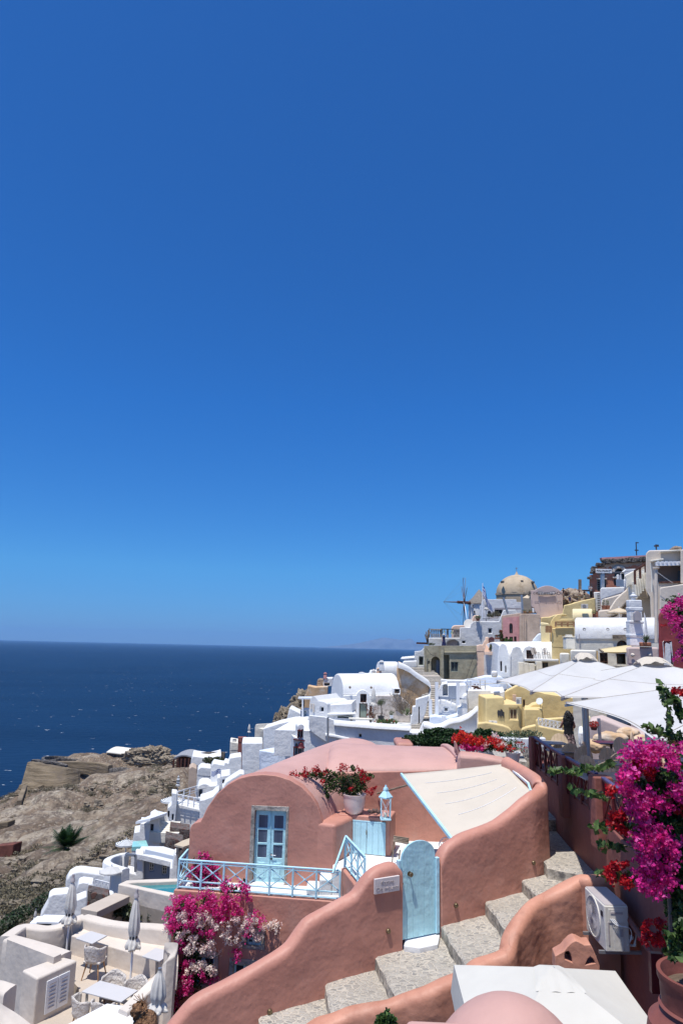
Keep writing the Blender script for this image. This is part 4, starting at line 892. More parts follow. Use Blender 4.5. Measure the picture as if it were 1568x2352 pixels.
for gx,gy in((606,520),(640,570)):
 p=atz(*G(gx,gy),ZU+.6); MB().bar(p,Vector((p.x-.05,p.y,ZU)),.03).build('leg','oldwood',bn)
pt=at(*G(379,352),22.0); pt.z=zct+.0; pr0=.33
fp_=thing('flower_pot','large white glazed flower pot with a sprawling red bougainvillea on the pink cabinet','potted plant',(pt.x,pt.y,zct))
MB().lathe((pt.x,pt.y,zct),[(.20,0),(.24,.03),(.29,.12),(.325,.28),(.335,.42),(.345,.50),(.36,.52),(.36,.56),(.32,.56),(.31,.5),(.02,.49)],40).build('pot','glazed',fp_,smooth=True)
MB().lathe((pt.x,pt.y,zct+.47),[(.31,0),(.2,.03),(.01,.05)],20).build('soil','soil',fp_)
dpt=22.0; bl=[blob(G,x,y,dpt,rx*.4028,ry*.4028,7)for x,y,rx,ry in((370,190,70,55),(300,180,70,55),(230,150,60,40),(420,160,55,40),(170,140,45,30),(240,210,50,35),(110,140,50,12),(340,235,70,30),(420,215,35,35),(60,140,40,8),(225,265,14,35),(475,150,20,18),(370,105,18,22))]
mb=MB(); rnd=random.Random(11); leafcloud(mb,bl,3800,.075,rnd=rnd); mb.build('foliage',LEAF,fp_,fixn=False)
mb=MB(); bz_=Vector((pt.x,pt.y,zct+.48))
for x,y in((60,140),(20,138),(170,120),(230,265),(300,110),(380,95),(430,120),(480,150),(200,230),(340,130),(420,230)):
 e=at(*G(x,y),dpt+rnd.uniform(-.2,.2)); m_=bz_.lerp(e,.5)+Vector((0,0,.18)); mb.tube(smoothpts([bz_,m_,e],4),.008,5)
mb.build('stems','oldwood',fp_)
cc=[at(*G(x+rnd.gauss(0,5),y+rnd.gauss(0,5)),dpt-.35+rnd.uniform(-.1,.2))for x,y in[(20,135),(35,130),(40,142),(62,148),(85,128),(105,120),(95,135),(120,125),(160,100),(165,110),(172,120),(155,122),(300,108),(315,102),(325,112),(420,118),(430,125),(435,150),(445,160),(455,165),(440,168),(460,240),(475,235),(490,230),(495,228),(190,180),(352,228),(330,105),(218,120),(400,110)]]
mb=MB(); bracts(mb,cc,14,.075,.05,rnd=rnd); mb.build('red_flowers',RED,fp_,fixn=False)
ln=thing('lantern','tall light blue metal lantern with cross braces standing on the cabinet','lantern',tuple(at(*G(558,380),21.35))); lo=at(*G(558,383),21.35); lx,ly=lo.x,lo.y; lz=zct
hT=(at(*G(558,200),21.35).z-lz); bw=.27; bh_=hT*.62
mb=MB(); mb.box((lx,ly,lz+.02),(bw+.04,bw+.04,.04)); mb.build('base','blue',ln,bevel=.005)
for sx in(-1,1):
 for sy in(-1,1):MB().bar((lx+sx*bw/2*.95,ly+sy*bw/2*.95,lz+.04),(lx+sx*bw/2,ly+sy*bw/2,lz+bh_),.025).build('corner_bar','blue',ln)
mb=MB()
for sx,sy,tx,ty in((-1,-1,1,-1),(1,-1,1,1),(1,1,-1,1),(-1,1,-1,-1)):
 mb.bar((lx+sx*bw/2,ly+sy*bw/2,lz+.05),(lx+tx*bw/2,ly+ty*bw/2,lz+bh_),.012); mb.bar((lx+sx*bw/2,ly+sy*bw/2,lz+bh_),(lx+tx*bw/2,ly+ty*bw/2,lz+.05),.012)
mb.build('cross_bars','paint',ln)
mb=MB(); k=bw*.72
mb.lathe((lx,ly,lz+bh_),[(k*1.08,0),(k*1.1,.04),(k*.92,.07),(k*.55,.16),(k*.36,.2),(k*.42,.22),(k*.36,.28),(k*.2,.31),(.03,.33),(.035,.36),(.001,hT-bh_)],4); mb.build('roof','blue',ln,bevel=.006)
mb=MB(); mb.lathe((lx,ly,lz+.04),[(.045,0),(.045,.14),(.01,.15)],12); mb.build('candle','cream',ln)
o=rockmass('lava_stones','small heap of dark lava stones beside the lantern',[(at(*G(x,y),21.6),(.1,.09,.07))for x,y in((475,350),(498,346),(515,352))],'lava',3,2); o['category']='stones'
def bush(name,label,blobs,nleaf,lsize,leafm_,flowers,cat='bush',seed=1,parent=None,stems=None):
 rt=parent or thing(name,label,cat,(blobs[0][0].x,blobs[0][0].y,blobs[0][0].z-blobs[0][1][2])); rnd=random.Random(seed)
 mb=MB(); leafcloud(mb,blobs,nleaf,lsize,rnd=rnd); mb.build('foliage',leafm_,rt,fixn=False)
 for nm_,ms,cents,per,rad,sz in flowers:
  mb=MB(); bracts(mb,cents,per,rad,sz,nm=len(ms),rnd=rnd); mb.build(nm_,ms,rt,fixn=False)
 if stems:
  mb=MB()
  for s_,w_ in stems:mb.tube(smoothpts(s_,4),w_,6)
  mb.build('stems','oldwood',rt)
 return rt
bl=[blob(H,x,y,20.85,rx*.3113,ry*.3113,8)for x,y,rx,ry in((300,650,85,70),(270,720,90,60),(350,720,75,70),(290,790,90,45),(380,770,45,60))]
rnd=random.Random(4); bush('bougainvillea','magenta bougainvillea bush behind the blue railing at the left of the arch',bl,1500,.06,LEAF,[('magenta_flowers',MAG,scatter(bl,150,rnd,.5),11,.06,.045),('white_flowers',WHT[1:]+WHT[:1],scatter(bl,14,rnd,.7),5,.05,.03)],seed=4,stems=[([bl[0][0]-Vector((0,-.2,1.2)),bl[0][0]],.02)])
dW=20.45; bb=[(170,1290-1125+180,1,1)]
bl=[blob(K2,x,y,dW,rx*.3296,ry*.3296,9)for x,y,rx,ry in((260,300,75,75),(420,260,80,70),(540,300,100,90),(180,400,70,80),(330,400,100,80),(500,400,110,80),(660,390,80,60),(760,430,80,50),(220,500,60,80),(350,520,90,60),(240,790,60,90),(300,840,80,70),(200,900,60,60),(400,760,60,60),(580,210,70,50),(660,160,25,40),(520,170,35,50),(300,660,70,60),(160,1010,30,60),(170,440,50,60),(560,530,50,40))]
rnd=random.Random(9)
def pxs(L,n,sp_,f=K2,d=dW,jd=.25):return[at(*f(x+rnd.gauss(0,sp_),y+rnd.gauss(0,sp_)),d-.3+rnd.uniform(-jd,jd))for x,y in L for i in range(n)]
mg=pxs([(215,255),(250,265),(275,300),(245,330),(330,250),(370,235),(420,240),(440,270),(400,300),(540,270),(510,250),(560,260),(470,350),(490,330),(520,360),(590,330),(610,340),(640,260),(660,240),(500,400),(470,410),(540,385),(145,320),(135,380),(180,400),(130,450),(160,470),(230,430),(300,440),(350,500),(200,560),(215,590),(240,780),(225,810),(270,800),(250,840),(210,900),(240,910),(160,980),(170,1000),(300,280),(340,310),(600,290),(560,300),(640,350),(700,370),(200,330),(190,270),(380,360),(280,370),(260,700),(240,720),(280,880),(520,180),(530,160),(650,165),(665,185),(590,620),(600,640),(420,830),(370,800),(740,380),(770,360),(660,500),(150,700),(430,480),(320,350)],4,22)
wt=pxs([(220,360),(215,385),(325,385),(340,400),(405,375),(400,395),(610,400),(600,430),(670,390),(680,430),(720,410),(730,420),(660,460),(710,480),(800,450),(840,440),(870,430),(860,460),(520,510),(540,530),(555,560),(760,540),(740,520),(270,600),(290,610),(400,590),(380,600),(300,730),(340,730),(360,735),(430,740),(440,770),(140,880),(160,870),(130,1020),(120,450),(210,540),(300,530),(610,540),(460,630),(440,550),(490,450),(250,400),(350,430),(450,450),(560,450),(640,520),(250,480),(700,380),(280,760),(380,720),(200,860)],6,16)
o=bush('bougainvillea','large magenta and white bougainvillea climbing over the pink lower wall',bl,7500,.085,LEAF,[('magenta_flowers',MAG,mg,15,.075,.046),('white_flowers',WHT,wt,13,.06,.042)],cat='climbing plant',seed=9,stems=[([at(*K2(x,y),dW)for x,y in L],w_)for L,w_ in(([(165,1040),(200,860),(175,740),(165,640),(215,540),(300,420)],.03),([(200,860),(240,700),(330,560),(450,420),(560,320),(640,220)],.022),([(450,420),(600,420),(720,430),(840,440)],.015),([(350,500),(420,640),(380,800)],.012))])
N=mp(918.7,1435.5,.2563); E2=mp(602.9,1464.2,.2563); V=mp(0,1665.1,.33)
def vault(name,label,P0,P1,wv,h_,zb,matn='white',roofm=None,cat='house',bev=.12,root=None,n=14,group=None):
 """barrel vaulted house: front spring line P0-P1, width vector wv, rise h_"""
 P0,P1,wv=Vector(P0),Vector(P1),Vector(wv); wv=Vector((P0.x+P1.x,P0.y+P1.y,0)).normalized()*wv.y if wv.x==0 else wv; rt=root or thing(name,label,cat,(P0.x,P0.y,zb),group)
 prof=[(0,None)]; pts=[Vector((P0.x,P0.y,zb))]
 for i in range(n+1):
  t=math.pi*i/n; pts.append(P0+wv*(1-math.cos(t))/2+Vector((0,0,h_*math.sin(t)**.9)))
 pts.append(Vector((P0.x+wv.x,P0.y+wv.y,zb)))
 mb=MB(); mb.ext(pts,P1-P0); mb.build('vault',roofm or matn,rt,bevel=bev,seg=2,ang=45); return rt
def cap(name,pts,th,parent,matn='white',amp=.02,h_=.35):
 o=wallsweep(name,pts,th,0,matn,parent,n=4,amp=amp,lump=1,nv=1,zbf=lambda p:p.z-h_,cross=3); return o
def footing(rt,ol,vec,matn):
 """carry a house down to the slope it stands on"""
 z0=min(p.z for p in ol); low=[p for p in ol if p.z<z0+1.2]; a,b=min(low,key=lambda p:p.x),max(low,key=lambda p:p.x); m_=(a+b)/2+vec*.5
 zg=min(ground(m_.x,m_.y),ground(a.x,a.y),ground(b.x,b.y))-1
 if zg>z0-.3 or z0-zg>14 or(b-a).length<.8 or vec.length<.9:return
 e=.03; d=(b-a).normalized()*e; f=lambda p,z:Vector((p.x,p.y,z)); mb=MB(); mb.ext([f(a+d,zg),f(b-d,zg),f(b-d,z0+.2),f(a+d,z0+.2)],vec*.96)if vec.length>0 else 0
 o=mb.build('footing',matn,rt); o.location+=vec.normalized()*.04
def blk(name,label,mapf,x0,y0,x1,y1,d,th,matn='white',yaw=0,wins=(),cat='house',bevel=.12,ex=None,group=None):
 pl=PL(*mapf(x0,y0),d,yaw); a=rect(pl,*mapf(x0,y0),*mapf(x1,y1)); rt=thing(name,label,cat,(a[0].x,a[0].y,a[0].z),group)
 vc=Vector(ex)*th if ex else radial(pl,a)*th; holes=[opening(rt,pl,nin=vc.normalized(),**w)for w in wins]; mb=MB(); mb.ext(a,vc,holes); mb.build('wall',matn,rt,bevel=bevel,seg=2,ang=45)
 if cat in('house','wall')and d>33:footing(rt,a,vc,matn)
 return rt
def hs(name,label,mapf,ol,d,th,matn='white',yaw=0,wins=(),ref=None,**k):
 pl=PL(*mapf(*(ref or ol[0])),d,yaw); zt=max(pl(*mapf(*q)).z for q in ol)
 if zt<-4 and not k.get('ex'):th=min(th,max(.4,13*d*d/(1568*-zt)))
 r_=house(name,label,pl,[mapf(*p)for p in ol],th,matn,wins,**k); HP[r_.name]=pl
 if d>33:ol_=[pl(*mapf(*q))for q in ol]; footing(r_,ol_,(Vector(k['ex'])if k.get('ex')else radial(pl,ol_))*th,matn)
 return r_
HP={}
def addwall(root,name,mapf,ol,d,th,matn,yaw=0,ex=None,bevel=.08,ref=None,wins=()):
 pl=PL(*mapf(*(ref or ol[0])),d,yaw); ps_=[pl(*mapf(*p))for p in ol]; vc=Vector(ex)*th if ex else radial(pl,ps_)*th; holes=[opening(root,pl,nin=vc.normalized(),**w)for w in wins]; mb=MB(); mb.ext(ps_,vc,holes); return mb.build(name,matn,root,bevel=bevel,seg=2,ang=45)
g=hs('white_house','white house with a grey green door and an arched gable behind the curved terrace',E2,[(730,790),(722,522),(840,520),(852,495),(868,478),(895,470),(925,478),(948,500),(960,522),(1230,517),(1235,790)],66,1.2,wins=[Wn(E2,876,506,930,584,bars=(1,0)),Wn(E2,866,590,936,724,kind='door',frame='brownwood',pane='greendoor',bars=(0,0)),Wn(E2,806,592,836,676),Wn(E2,960,590,1022,690)])
P0=at(*E2(722,522),66.6); P1=at(*E2(1232,516),67.2)
vault('white_vault','',P0,P1,(-1.2,3.9,.0),1.95,-10,root=g)
addwall(g,'speckled_wall',E2,[(975,522),(1228,518),(1320,600),(1325,760),(975,760)],65.7,.3,'speck')
mb=MB(); mb.tube([at(*E2(720,505),66.2),at(*E2(1220,502),66.8)],.06); mb.build('cornice','white',g)
for x,y in((782,446),(972,448)):lathe_dir(at(*E2(x,y),66.0),(0,-1,0),[(.11,0),(.11,.25),(.05,.27)]).build('rain_spout','oldwood',g)
blk('shed','small rough plastered shed with an open square window at the end of the white vault',E2,1172,455,1235,515,65.2,2,'whitewash',wins=[Wn(E2,1182,462,1226,502,bars=(0,0))],cat='shed')
hb=hs('white_house','white house with a wavy roof edge and one small square window at the terrace corner',E2,[(408,840),(418,600),(425,560),(440,532),(462,522),(480,545),(500,568),(540,572),(562,582),(580,600),(582,690),(640,695),(645,850)],60,4.5,wins=[Wn(E2,512,622,546,668,bars=(0,0),frame='paint')],ex=(.42,.9,0))
addwall(hb,'side_wing',E2,[(582,602),(790,590),(804,580),(806,680),(582,692)],60.5,4,'white',ex=(.1,1,0))
addwall(hb,'ledge',E2,[(640,700),(830,690),(835,680),(580,684),(580,695)],59.7,3,'white')
blk('white_kitchen','low white annex with a long grey green window strip',E2,642,698,812,748,59.9,3,'white',wins=[Wn(E2,672,704,806,742,bars=(2,0),frame='greendoor')])
for nm_,x0,y0,x1,y1 in(('niche',428,592,440,640),('niche',450,596,464,670)):addwall(hb,nm_,E2,[(x0,y1),(x1,y1),(x1,y0),(x0,y0)],59.93,.1,'beige',bevel=.01)
cap('moulding',[at(*E2(x,y),59.9)for x,y in((484,735),(488,762),(510,772),(560,770),(598,768))],.3,hb,h_=.2)
fw_=hs('terrace_wall','long curved white terrace wall above the pink roof with a small square vent',E2,[(415,820),(420,700),(560,715),(640,742),(750,752),(900,764),(1100,778),(1326,788),(1318,840),(1300,900),(1230,1010),(700,1010),(560,930),(470,870)],57.5,.6,'white2',wins=[Wn(E2,860,862,892,900,bars=(0,0),frame='paint'),Wn(E2,836,924,900,1000,bars=(1,0),frame='brownwood')],cat='wall')
cap('coping',[at(*E2(x,y),57.6)for x,y in((640,742),(750,752),(900,764),(1100,778),(1326,790))],.7,fw_)
cap('ridge_moulding',[at(*E2(x,y),57.4)for x,y in((562,858),(640,868),(740,890),(830,912))],.25,fw_,h_=.2)
def acunit(label,mapf,x0,y0,x1,y1,d,yaw=0,matn='acwhite',th=.35):
 pl=PL(*mapf(x0,y0),d,yaw); a=rect(pl,*mapf(x0,y0),*mapf(x1,y1)); rt=thing('air_conditioner',label,'air conditioner',a[0])
 mb=MB(); mb.ext(a,-pl.n*th); mb.build('casing',matn,rt,bevel=.02)
 w_=(a[1]-a[0]).length; h_=a[3].z-a[0].z; c=a[0]+(a[1]-a[0])*.36+Vector((0,0,h_/2))+pl.n*.01
 lathe_dir(c,pl.n,[(min(w_*.3,h_*.42),0),(min(w_*.3,h_*.42),.02),(.01,.021)]).build('fan_grille','grille',rt); return rt
acunit('white air conditioner beside the dark square window of the curved wall',E2,756,934,805,974,57.2)
mb=MB(); t_=thing('terrace_floor_slab','pale paved floor of the green door terrace','terrace',at(*E2(800,760),58)); zf=at(*E2(900,764),57.6).z-.75
mb.ext([(-5,57.8,zf),(14.5,57.8,zf),(15.5,66,zf),(-4,66,zf)],(0,0,-2)); mb.build('slab','white',t_)
def parasol_closed(label,base,h_,r_=.22,matn='greycloth',stripe=False,poler=.03,cap_=True,tie=.45,group=None):
 rt=thing('closed_parasol',label,'parasol',base,group); b=Vector(base); rnd=random.Random(int(h_*100))
 MB().tube([b,b+Vector((0,0,h_))],poler,8).build('pole','paint' if cap_ else 'metal',rt,smooth=True)
 mb=MB(); L_=h_*.62; z1=h_-.03; n=24
 prof=[(z1,.03),(z1-.05*L_,.3*r_),(z1-.15*L_,.55*r_),(z1-.35*L_,.85*r_),(z1-.6*L_,1.0*r_),(z1-.72*L_,.75*r_),(z1-.76*L_,.7*r_),(z1-.84*L_,1.15*r_),(z1-.92*L_,1.3*r_),(z1-L_,1.1*r_)]
 def fr(u,v):
  i=min(int(v*9),8); f_=v*9-i; z=prof[i][0]*(1-f_)+prof[i+1][0]*f_; r0_=prof[i][1]*(1-f_)+prof[i+1][1]*f_; a=2*math.pi*u
  k=1+.16*math.cos(8*a+v*2)*min(1,v*3)+(.35*math.cos(4*a)if v>.85 else 0)*(v-.8)*4
  zz_=z+(.12*L_*abs(math.sin(4*a))*(1 if v>.95 else 0)); return b+Vector((r0_*k*math.cos(a),r0_*k*math.sin(a),zz_))
 mb.grid(fr,n*2,27,uv=True); mb.build('canopy','stripes' if stripe else matn,rt,smooth='all')
 if cap_:
  mb=MB(); zt_=z1-.74*L_; mb.lathe(b+Vector((0,0,zt_-.03)),[(r_*.78,0),(r_*.8,.03),(r_*.78,.06)],20); mb.build('strap','darkmetal',rt)
  mb=MB(); mb.lathe(b+Vector((0,0,h_-.06)),[(r_*.45,0),(r_*.42,.06),(r_*.25,.1),(.04,.13),(.035,.2),(.0,.21)],12); mb.build('finial','acgrey',rt,smooth=True)
 return rt
parasol_closed('closed white parasol on the terrace in front of the green door house',at(*E2(990,720),62),(at(*E2(1010,450),62).z-at(*E2(990,720),62).z),.2,cap_=False)
def potplant(name,label,c,r_,h_,leafs,nl,ls,potm='terracotta',cr_=1.6,cat='potted plant',ch=1.2,flowers=None,seed=3,group=None):
 if Vector(c).y>50:r_*=.48; h_*=.48; ls*=.65
 rt=thing(name,label,cat,c,group); MB().lathe(c,[(r_*.7,0),(r_,h_*.9),(r_*1.08,h_),(r_*.9,h_),(.01,h_*.95)],16).build('pot',potm,rt,smooth=True)
 bl=[(Vector(c)+Vector((0,0,h_+r_*ch*.7)),(r_*cr_,r_*cr_,r_*ch))]; rnd=random.Random(seed); mb=MB(); leafcloud(mb,bl,nl,ls,rnd=rnd); mb.build('foliage',leafs,rt,fixn=False)
 if flowers:mb=MB(); bracts(mb,scatter(bl,10,rnd,.6),4,r_*.3,ls*.7,rnd=rnd); mb.build('flowers',flowers,rt,fixn=False)
 return rt
def tinytree(label,base,h_,cr_,leafs,nl,ls,name='small_tree',potm=None):
 rt=thing(name,label,'tree',base); b=Vector(base); mb=MB(); mb.tube([b,b+Vector((.05,0,h_*.35)),b+Vector((0,0,h_*.7))],[.07,.05,.03],8); mb.build('trunk','oldwood',rt)
 rnd=random.Random(8); mb=MB(); bl=[(b+Vector((rnd.uniform(-.5,.5)*cr_,rnd.uniform(-.4,.4)*cr_,h_*.75+rnd.uniform(-.3,.4)*cr_)),(cr_*.6,)*3)for i in range(6)]; leafcloud(mb,bl,nl,ls,rnd=rnd,asp=.35); mb.build('crown',leafs,rt,fixn=False)
 if potm:MB().lathe(b,[(.2,-.1),(.28,.25),(.3,.3),(.01,.28)],14).build('pot',potm,rt,smooth=True)
tinytree('small olive tree in a dark pot on the white terrace',at(*E2(1060,735),60),1.9,.42,OLIVE,900,.09,potm='darkmetal')
potplant('flower_pot','white pot with rusty red foliage beside the closed terrace parasol',at(*E2(975,752),59.3),.55,.5,[DRY[0],RED[1],OLIVE[1]],500,.14,'paint')
potplant('flower_pot','small white pot with green leaves beside the agave',at(*E2(1155,726),61.5),.35,.6,OLIVE,200,.12,'paint')
def agave(label,c,L_,n,matn,seed=1,name='agave'):
 rt=thing(name,label,'plant',c); rnd=random.Random(seed); mb=MB(); c=Vector(c)
 for i in range(n):
  a=rnd.uniform(0,6.28); e=rnd.uniform(.25,1.3); d=Vector((math.cos(a)*math.cos(e),math.sin(a)*math.cos(e),math.sin(e))); s_=d.cross(Vector((0,0,1))).normalized()*L_*.055; l_=L_*rnd.uniform(.7,1)
  b_=len(mb.v); m_=c+d*l_*.5+Vector((0,0,.05*l_)); t_=c+d*l_+Vector((0,0,-.15*l_)); mb.v+=[c-s_*.6,c+s_*.6,m_+s_,m_-s_,t_]; mb.f+=[(b_,b_+1,b_+2,b_+3),(b_+3,b_+2,b_+4)]; mb.mi+=[0 if rnd.random()<.6 else 1]*2
 mb.build('leaves',matn,rt,fixn=False); return rt
agave('large grey green agave at the foot of the bare ochre wall',at(*E2(1290,700),62),1.0,34,[OLIVE[0],OLIVE[2]])
def bare(label,c,r_,n,seed,matn='oldwood',name='dry_shrub',up=1.0):
 rt=thing(name,label,'shrub',c); rnd=random.Random(seed); mb=MB(); c=Vector(c)
 for i in range(n):
  a=rnd.uniform(0,6.28); p=c.copy(); d=Vector((math.cos(a)*.6,math.sin(a)*.4,up)).normalized(); L_=r_*rnd.uniform(.6,1.1); pts=[p.copy()]
  for k in range(6):d=(d+Vector((rnd.gauss(0,.3),rnd.gauss(0,.25),rnd.gauss(0,.2)))).normalized(); p=p+d*L_/6; pts.append(p.copy())
  mb.tube(pts,[.022]*3+[.014]*4,4,cap=False)
  for q in pts[2:]:
   for _ in range(2):e_=q+Vector((rnd.gauss(0,.35),rnd.gauss(0,.3),rnd.gauss(.1,.3)))*r_*.25; mb.tube([q,e_],.01,3,cap=False)
 mb.build('branches',matn,rt); return rt
bare('bare dry shrub climbing the speckled wall',at(*E2(1250,690),63.5),2.3,46,3)
bare('dry vine beside the green door',at(*E2(960,700),64.5),1.8,9,4,'brownwood')
pb=[(at(*E2(x,762),58.3),(.5,.3,.3))for x in(1050,1090,1130,1165)]
bush('planted_border','low border of leafy plants along the curved terrace wall',pb,700,.15,[LEAF[2],LEAF[0],OLIVE[0]],[('red_flowers',RED,scatter(pb,12),3,.1,.08)],cat='plants')
tb2=thing('stone_table','long white table on the green door terrace','table',at(*E2(880,750),59)); mb=MB(); a=at(*E2(880,728),59); mb.box(a,(2.0,.7,.1)); mb.build('top','cream',tb2,bevel=.02)
for s_ in(-1,1):MB().box((a.x+s_*.8,a.y,a.z-.3),(.15,.5,.55)).build('leg','oldwood',tb2)
ow=hs('rubble_wall','tall ochre rubble retaining wall under the hillside stairs',B2,[(510,390),(505,150),(520,75),(600,115),(700,195),(790,262),(808,300),(800,360),(735,380),(720,480),(640,560),(545,620)],68,.8,'ochre',yaw=12,ref=(650,380),cat='wall',bevel=.05)
pl=HP[ow.name].off(.05)
cap('coping',[pl(*B2(x,y))for x,y in((518,80),(560,95),(620,125),(680,172),(740,210),(790,245),(808,275),(808,320),(798,370),(770,385))],.65,ow,h_=.6)
ww=hs('stepped_wall','stepped white wall at the foot of the hillside stairs',B2,[(678,426),(720,412),(800,388),(790,440),(775,530),(745,620),(712,690),(700,740),(625,800),(612,780),(628,700),(632,575),(645,572),(648,492),(676,488)],61.5,1.0,'white',yaw=20,ref=(640,600),cat='wall')
addwall(ww,'slot',B2,[(704,650),(716,640),(716,490),(704,495)],61.2,.1,'darkstone',yaw=20,bevel=.01)
path=[(712,700,60.5),(745,655,61.5),(775,590,63.5),(785,520,65.5),(812,440,68.5),(832,380,71),(850,320,73.5),(838,265,76),(800,225,78.5),(755,180,81),(705,135,84)]
P_=[at(*B2(x+14,y),d)for x,y,d in path]; sp3=smoothpts(P_,4); nS=34; mb=MB()
rt=thing('hillside_stairs','long flight of stone steps climbing past the ochre wall to the brown house','stairs',P_[0])
for i in range(nS):
 t=i/(nS-1)*(len(sp3)-1); k=min(int(t),len(sp3)-2); p=sp3[k].lerp(sp3[k+1],t-k); MB().box((p.x+.15,p.y+.6,p.z-.6),(2.3,1.7,1.2),rz=R(-8+10*t/len(sp3))).build('step','cobble' if i%7 else 'beige',rt,bevel=.03,seg=1)
hs('white_house','small white house with a grey door just left of the brown house',N,[(125,380),(128,236),(180,232),(195,225),(210,205),(216,205),(216,400)],87,4,wins=[Wn(N,168,283,208,362,kind='door',frame='greendoor',bars=(0,0))])
hs('low_wall','low grey wall left of the top of the hillside stairs',N,[(20,345),(28,322),(150,318),(152,380),(20,400)],86,.6,'whitewash',cat='wall')
vault('white_house','white vaulted house with a small arch beyond the ochre wall',at(*E2(1065,332),84),at(*E2(1230,332),85),(-.6,2.6,0),1.5,-14)
hs('white_house','low white house row with tiny vents beyond the big white vault',E2,[(845,420),(850,342),(870,335),(905,335),(935,330),(965,332),(975,300),(1070,298),(1075,420)],82,4)
def chimney(label,base,top,w_,mats='white',pot=True,group=None,taper=.8):
 rt=thing('chimney',label,'chimney',base,group); b,t_=Vector(base),Vector(top); h_=t_.z-b.z; mb=MB(); mb.box((b.x,b.y,b.z+h_*.4),(w_,w_,h_*.8),taper=taper); mb.build('stack',mats,rt,bevel=w_*.08)
 MB().box((b.x,b.y,b.z+h_*.84),(w_*1.05,w_*1.05,h_*.06)).build('rim',mats,rt,bevel=.03); MB().box((b.x,b.y,b.z+h_*.9),(w_*.6,w_*.6,h_*.2)).build('cowl',mats,rt,bevel=.04); return rt
chimney('tall tapering white chimney beyond the big white vault',at(*E2(1065,300),80),at(*E2(1065,205),80),.6)
chimney('short white double chimney on the low house row',at(*E2(888,345),81),at(*E2(888,310),81),.7)
chimney('small pink topped chimney beside the tall white one',at(*E2(1042,335),80.5),at(*E2(1042,270),80.5),.6,'peach')
parasol_closed('closed beige parasol on the roof beyond the big white vault',at(*E2(995,345),80),at(*E2(995,280),80).z-at(*E2(995,345),80).z,.22,cap_=False)
mb=MB();
for i in range(6):mb.lathe(at(*N(30+i*22,316-2*i),88),[(.35,0),(.4,.2),(.2,.4),(.01,.45)],8)
tag(mb.build('roof_mounds','white',smooth=True),'row of small rounded white roof mounds left of the brown house','roof ornaments')
bw=[Wn(N,276,284,357,486,arch=True,recess=1.2,frame='brown',pane='brown',bars=(0,0),fw=.02,kind='archway'),Wn(N,391,268,440,486,recess=1.0,frame='brown',pane='brown',bars=(0,0),fw=.02,kind='niche'),Wn(N,453,330,518,420,frame='greendoor',bars=(1,0)),Wn(N,247,320,262,350,frame='brown',bars=(0,0))]
br=hs('brown_house','large weathered brown concrete house with an arched doorway',N,[(216,520),(212,186),(684,186),(690,500),(640,520)],82,10,'brown',wins=bw,ref=(450,400),bevel=.06)
addwall(br,'cornice',N,[(380,250),(686,250),(686,238),(380,240)],81.8,.3,'brown',bevel=.03); addwall(br,'pillar',N,[(360,490),(390,490),(388,190),(362,190)],81.6,.5,'brown',bevel=.03)
addwall(br,'door',N,[(322,470),(356,470),(356,315),(322,315)],83.0,.1,'skybluewall',bevel=.01); addwall(br,'buttress',N,[(300,560),(300,440),(330,430),(362,470),(362,560)],80.5,.6,'brown')
rs=hs('rough_white_wall','big rough white wall behind the brown house roof with a small dark window',A2,[(-110,2060),(-130,1840),(430,1840),(434,1655),(615,1650),(625,1600),(690,1540),(1135,1545),(1190,1400),(1215,1350),(1260,1335),(1440,1335),(1470,1400),(1500,1420),(1500,2060)],96,3,'white2',ref=(700,1800),wins=[Wn(A2,945,1668,1012,1762,frame='white2',bars=(0,0)),Wn(A2,190,1868,428,2000,arch=True,recess=.8,frame='white2',pane='mauve',bars=(0,0),kind='niche'),Wn(A2,477,1893,533,1938,frame='darkmetal',bars=(0,0))])
def balus(label,mapf,x0,x1,y0,y1,d,n):
 a=at(*mapf(x0,y1),d); b=at(*mapf(x1,y1),d); h_=at(*mapf(x0,y0),d).z-a.z; rt=thing('balustrade',label,'balustrade',a); MB().box((a+b)/2+Vector((0,0,h_-.08)),((b-a).length,.35,.16)).build('top_rail','stone',rt); MB().box((a+b)/2+Vector((0,0,.07)),((b-a).length,.35,.14)).build('base','stone',rt)
 for i in range(n):p=a.lerp(b,(i+.5)/n); MB().lathe(p,[(.07,.14),(.13,h_*.3),(.05,h_*.55),(.1,h_*.75),(.08,h_-.16)],8).build('baluster','stone',rt,smooth=True)
 return rt
balus('carved stone balustrade left of the hanging bells',A2,-90,100,1680,1835,95,5); balus('carved stone balustrade right of the hanging bells',A2,328,430,1680,1835,95,4)
for x0,x1,lb in((92,128,'stone pier left of the hanging bells'),(196,236,'stone pier between the two hanging bells')):o=blk('stone_pier',lb,A2,x0,1678,x1,1840,95,.5,'stone',cat='pier',bevel=.04)
mb=MB(); mb.bar(at(*A2(95,1682),94.9),at(*A2(330,1686),94.9),.12); tag(mb.build('bell_beam','darkmetal'),'thin beam carrying the two bells between the stone balustrades','beam')
for x,w_,lb in((158,.15,'green bronze bell, the left and smaller of two'),(296,.21,'grey green bell, the right and larger of two')):
 c=at(*A2(x,1700),94.9); o=MB().lathe(c-Vector((0,0,.9*w_*2.6)),[(w_*1.15,0),(w_*.9,w_*.4),(w_*.6,w_*1.4),(w_*.35,w_*1.9),(.04,w_*2.1),(.03,w_*2.6)],14).build('bell','bell',smooth=True); tag(o,lb,'bell')
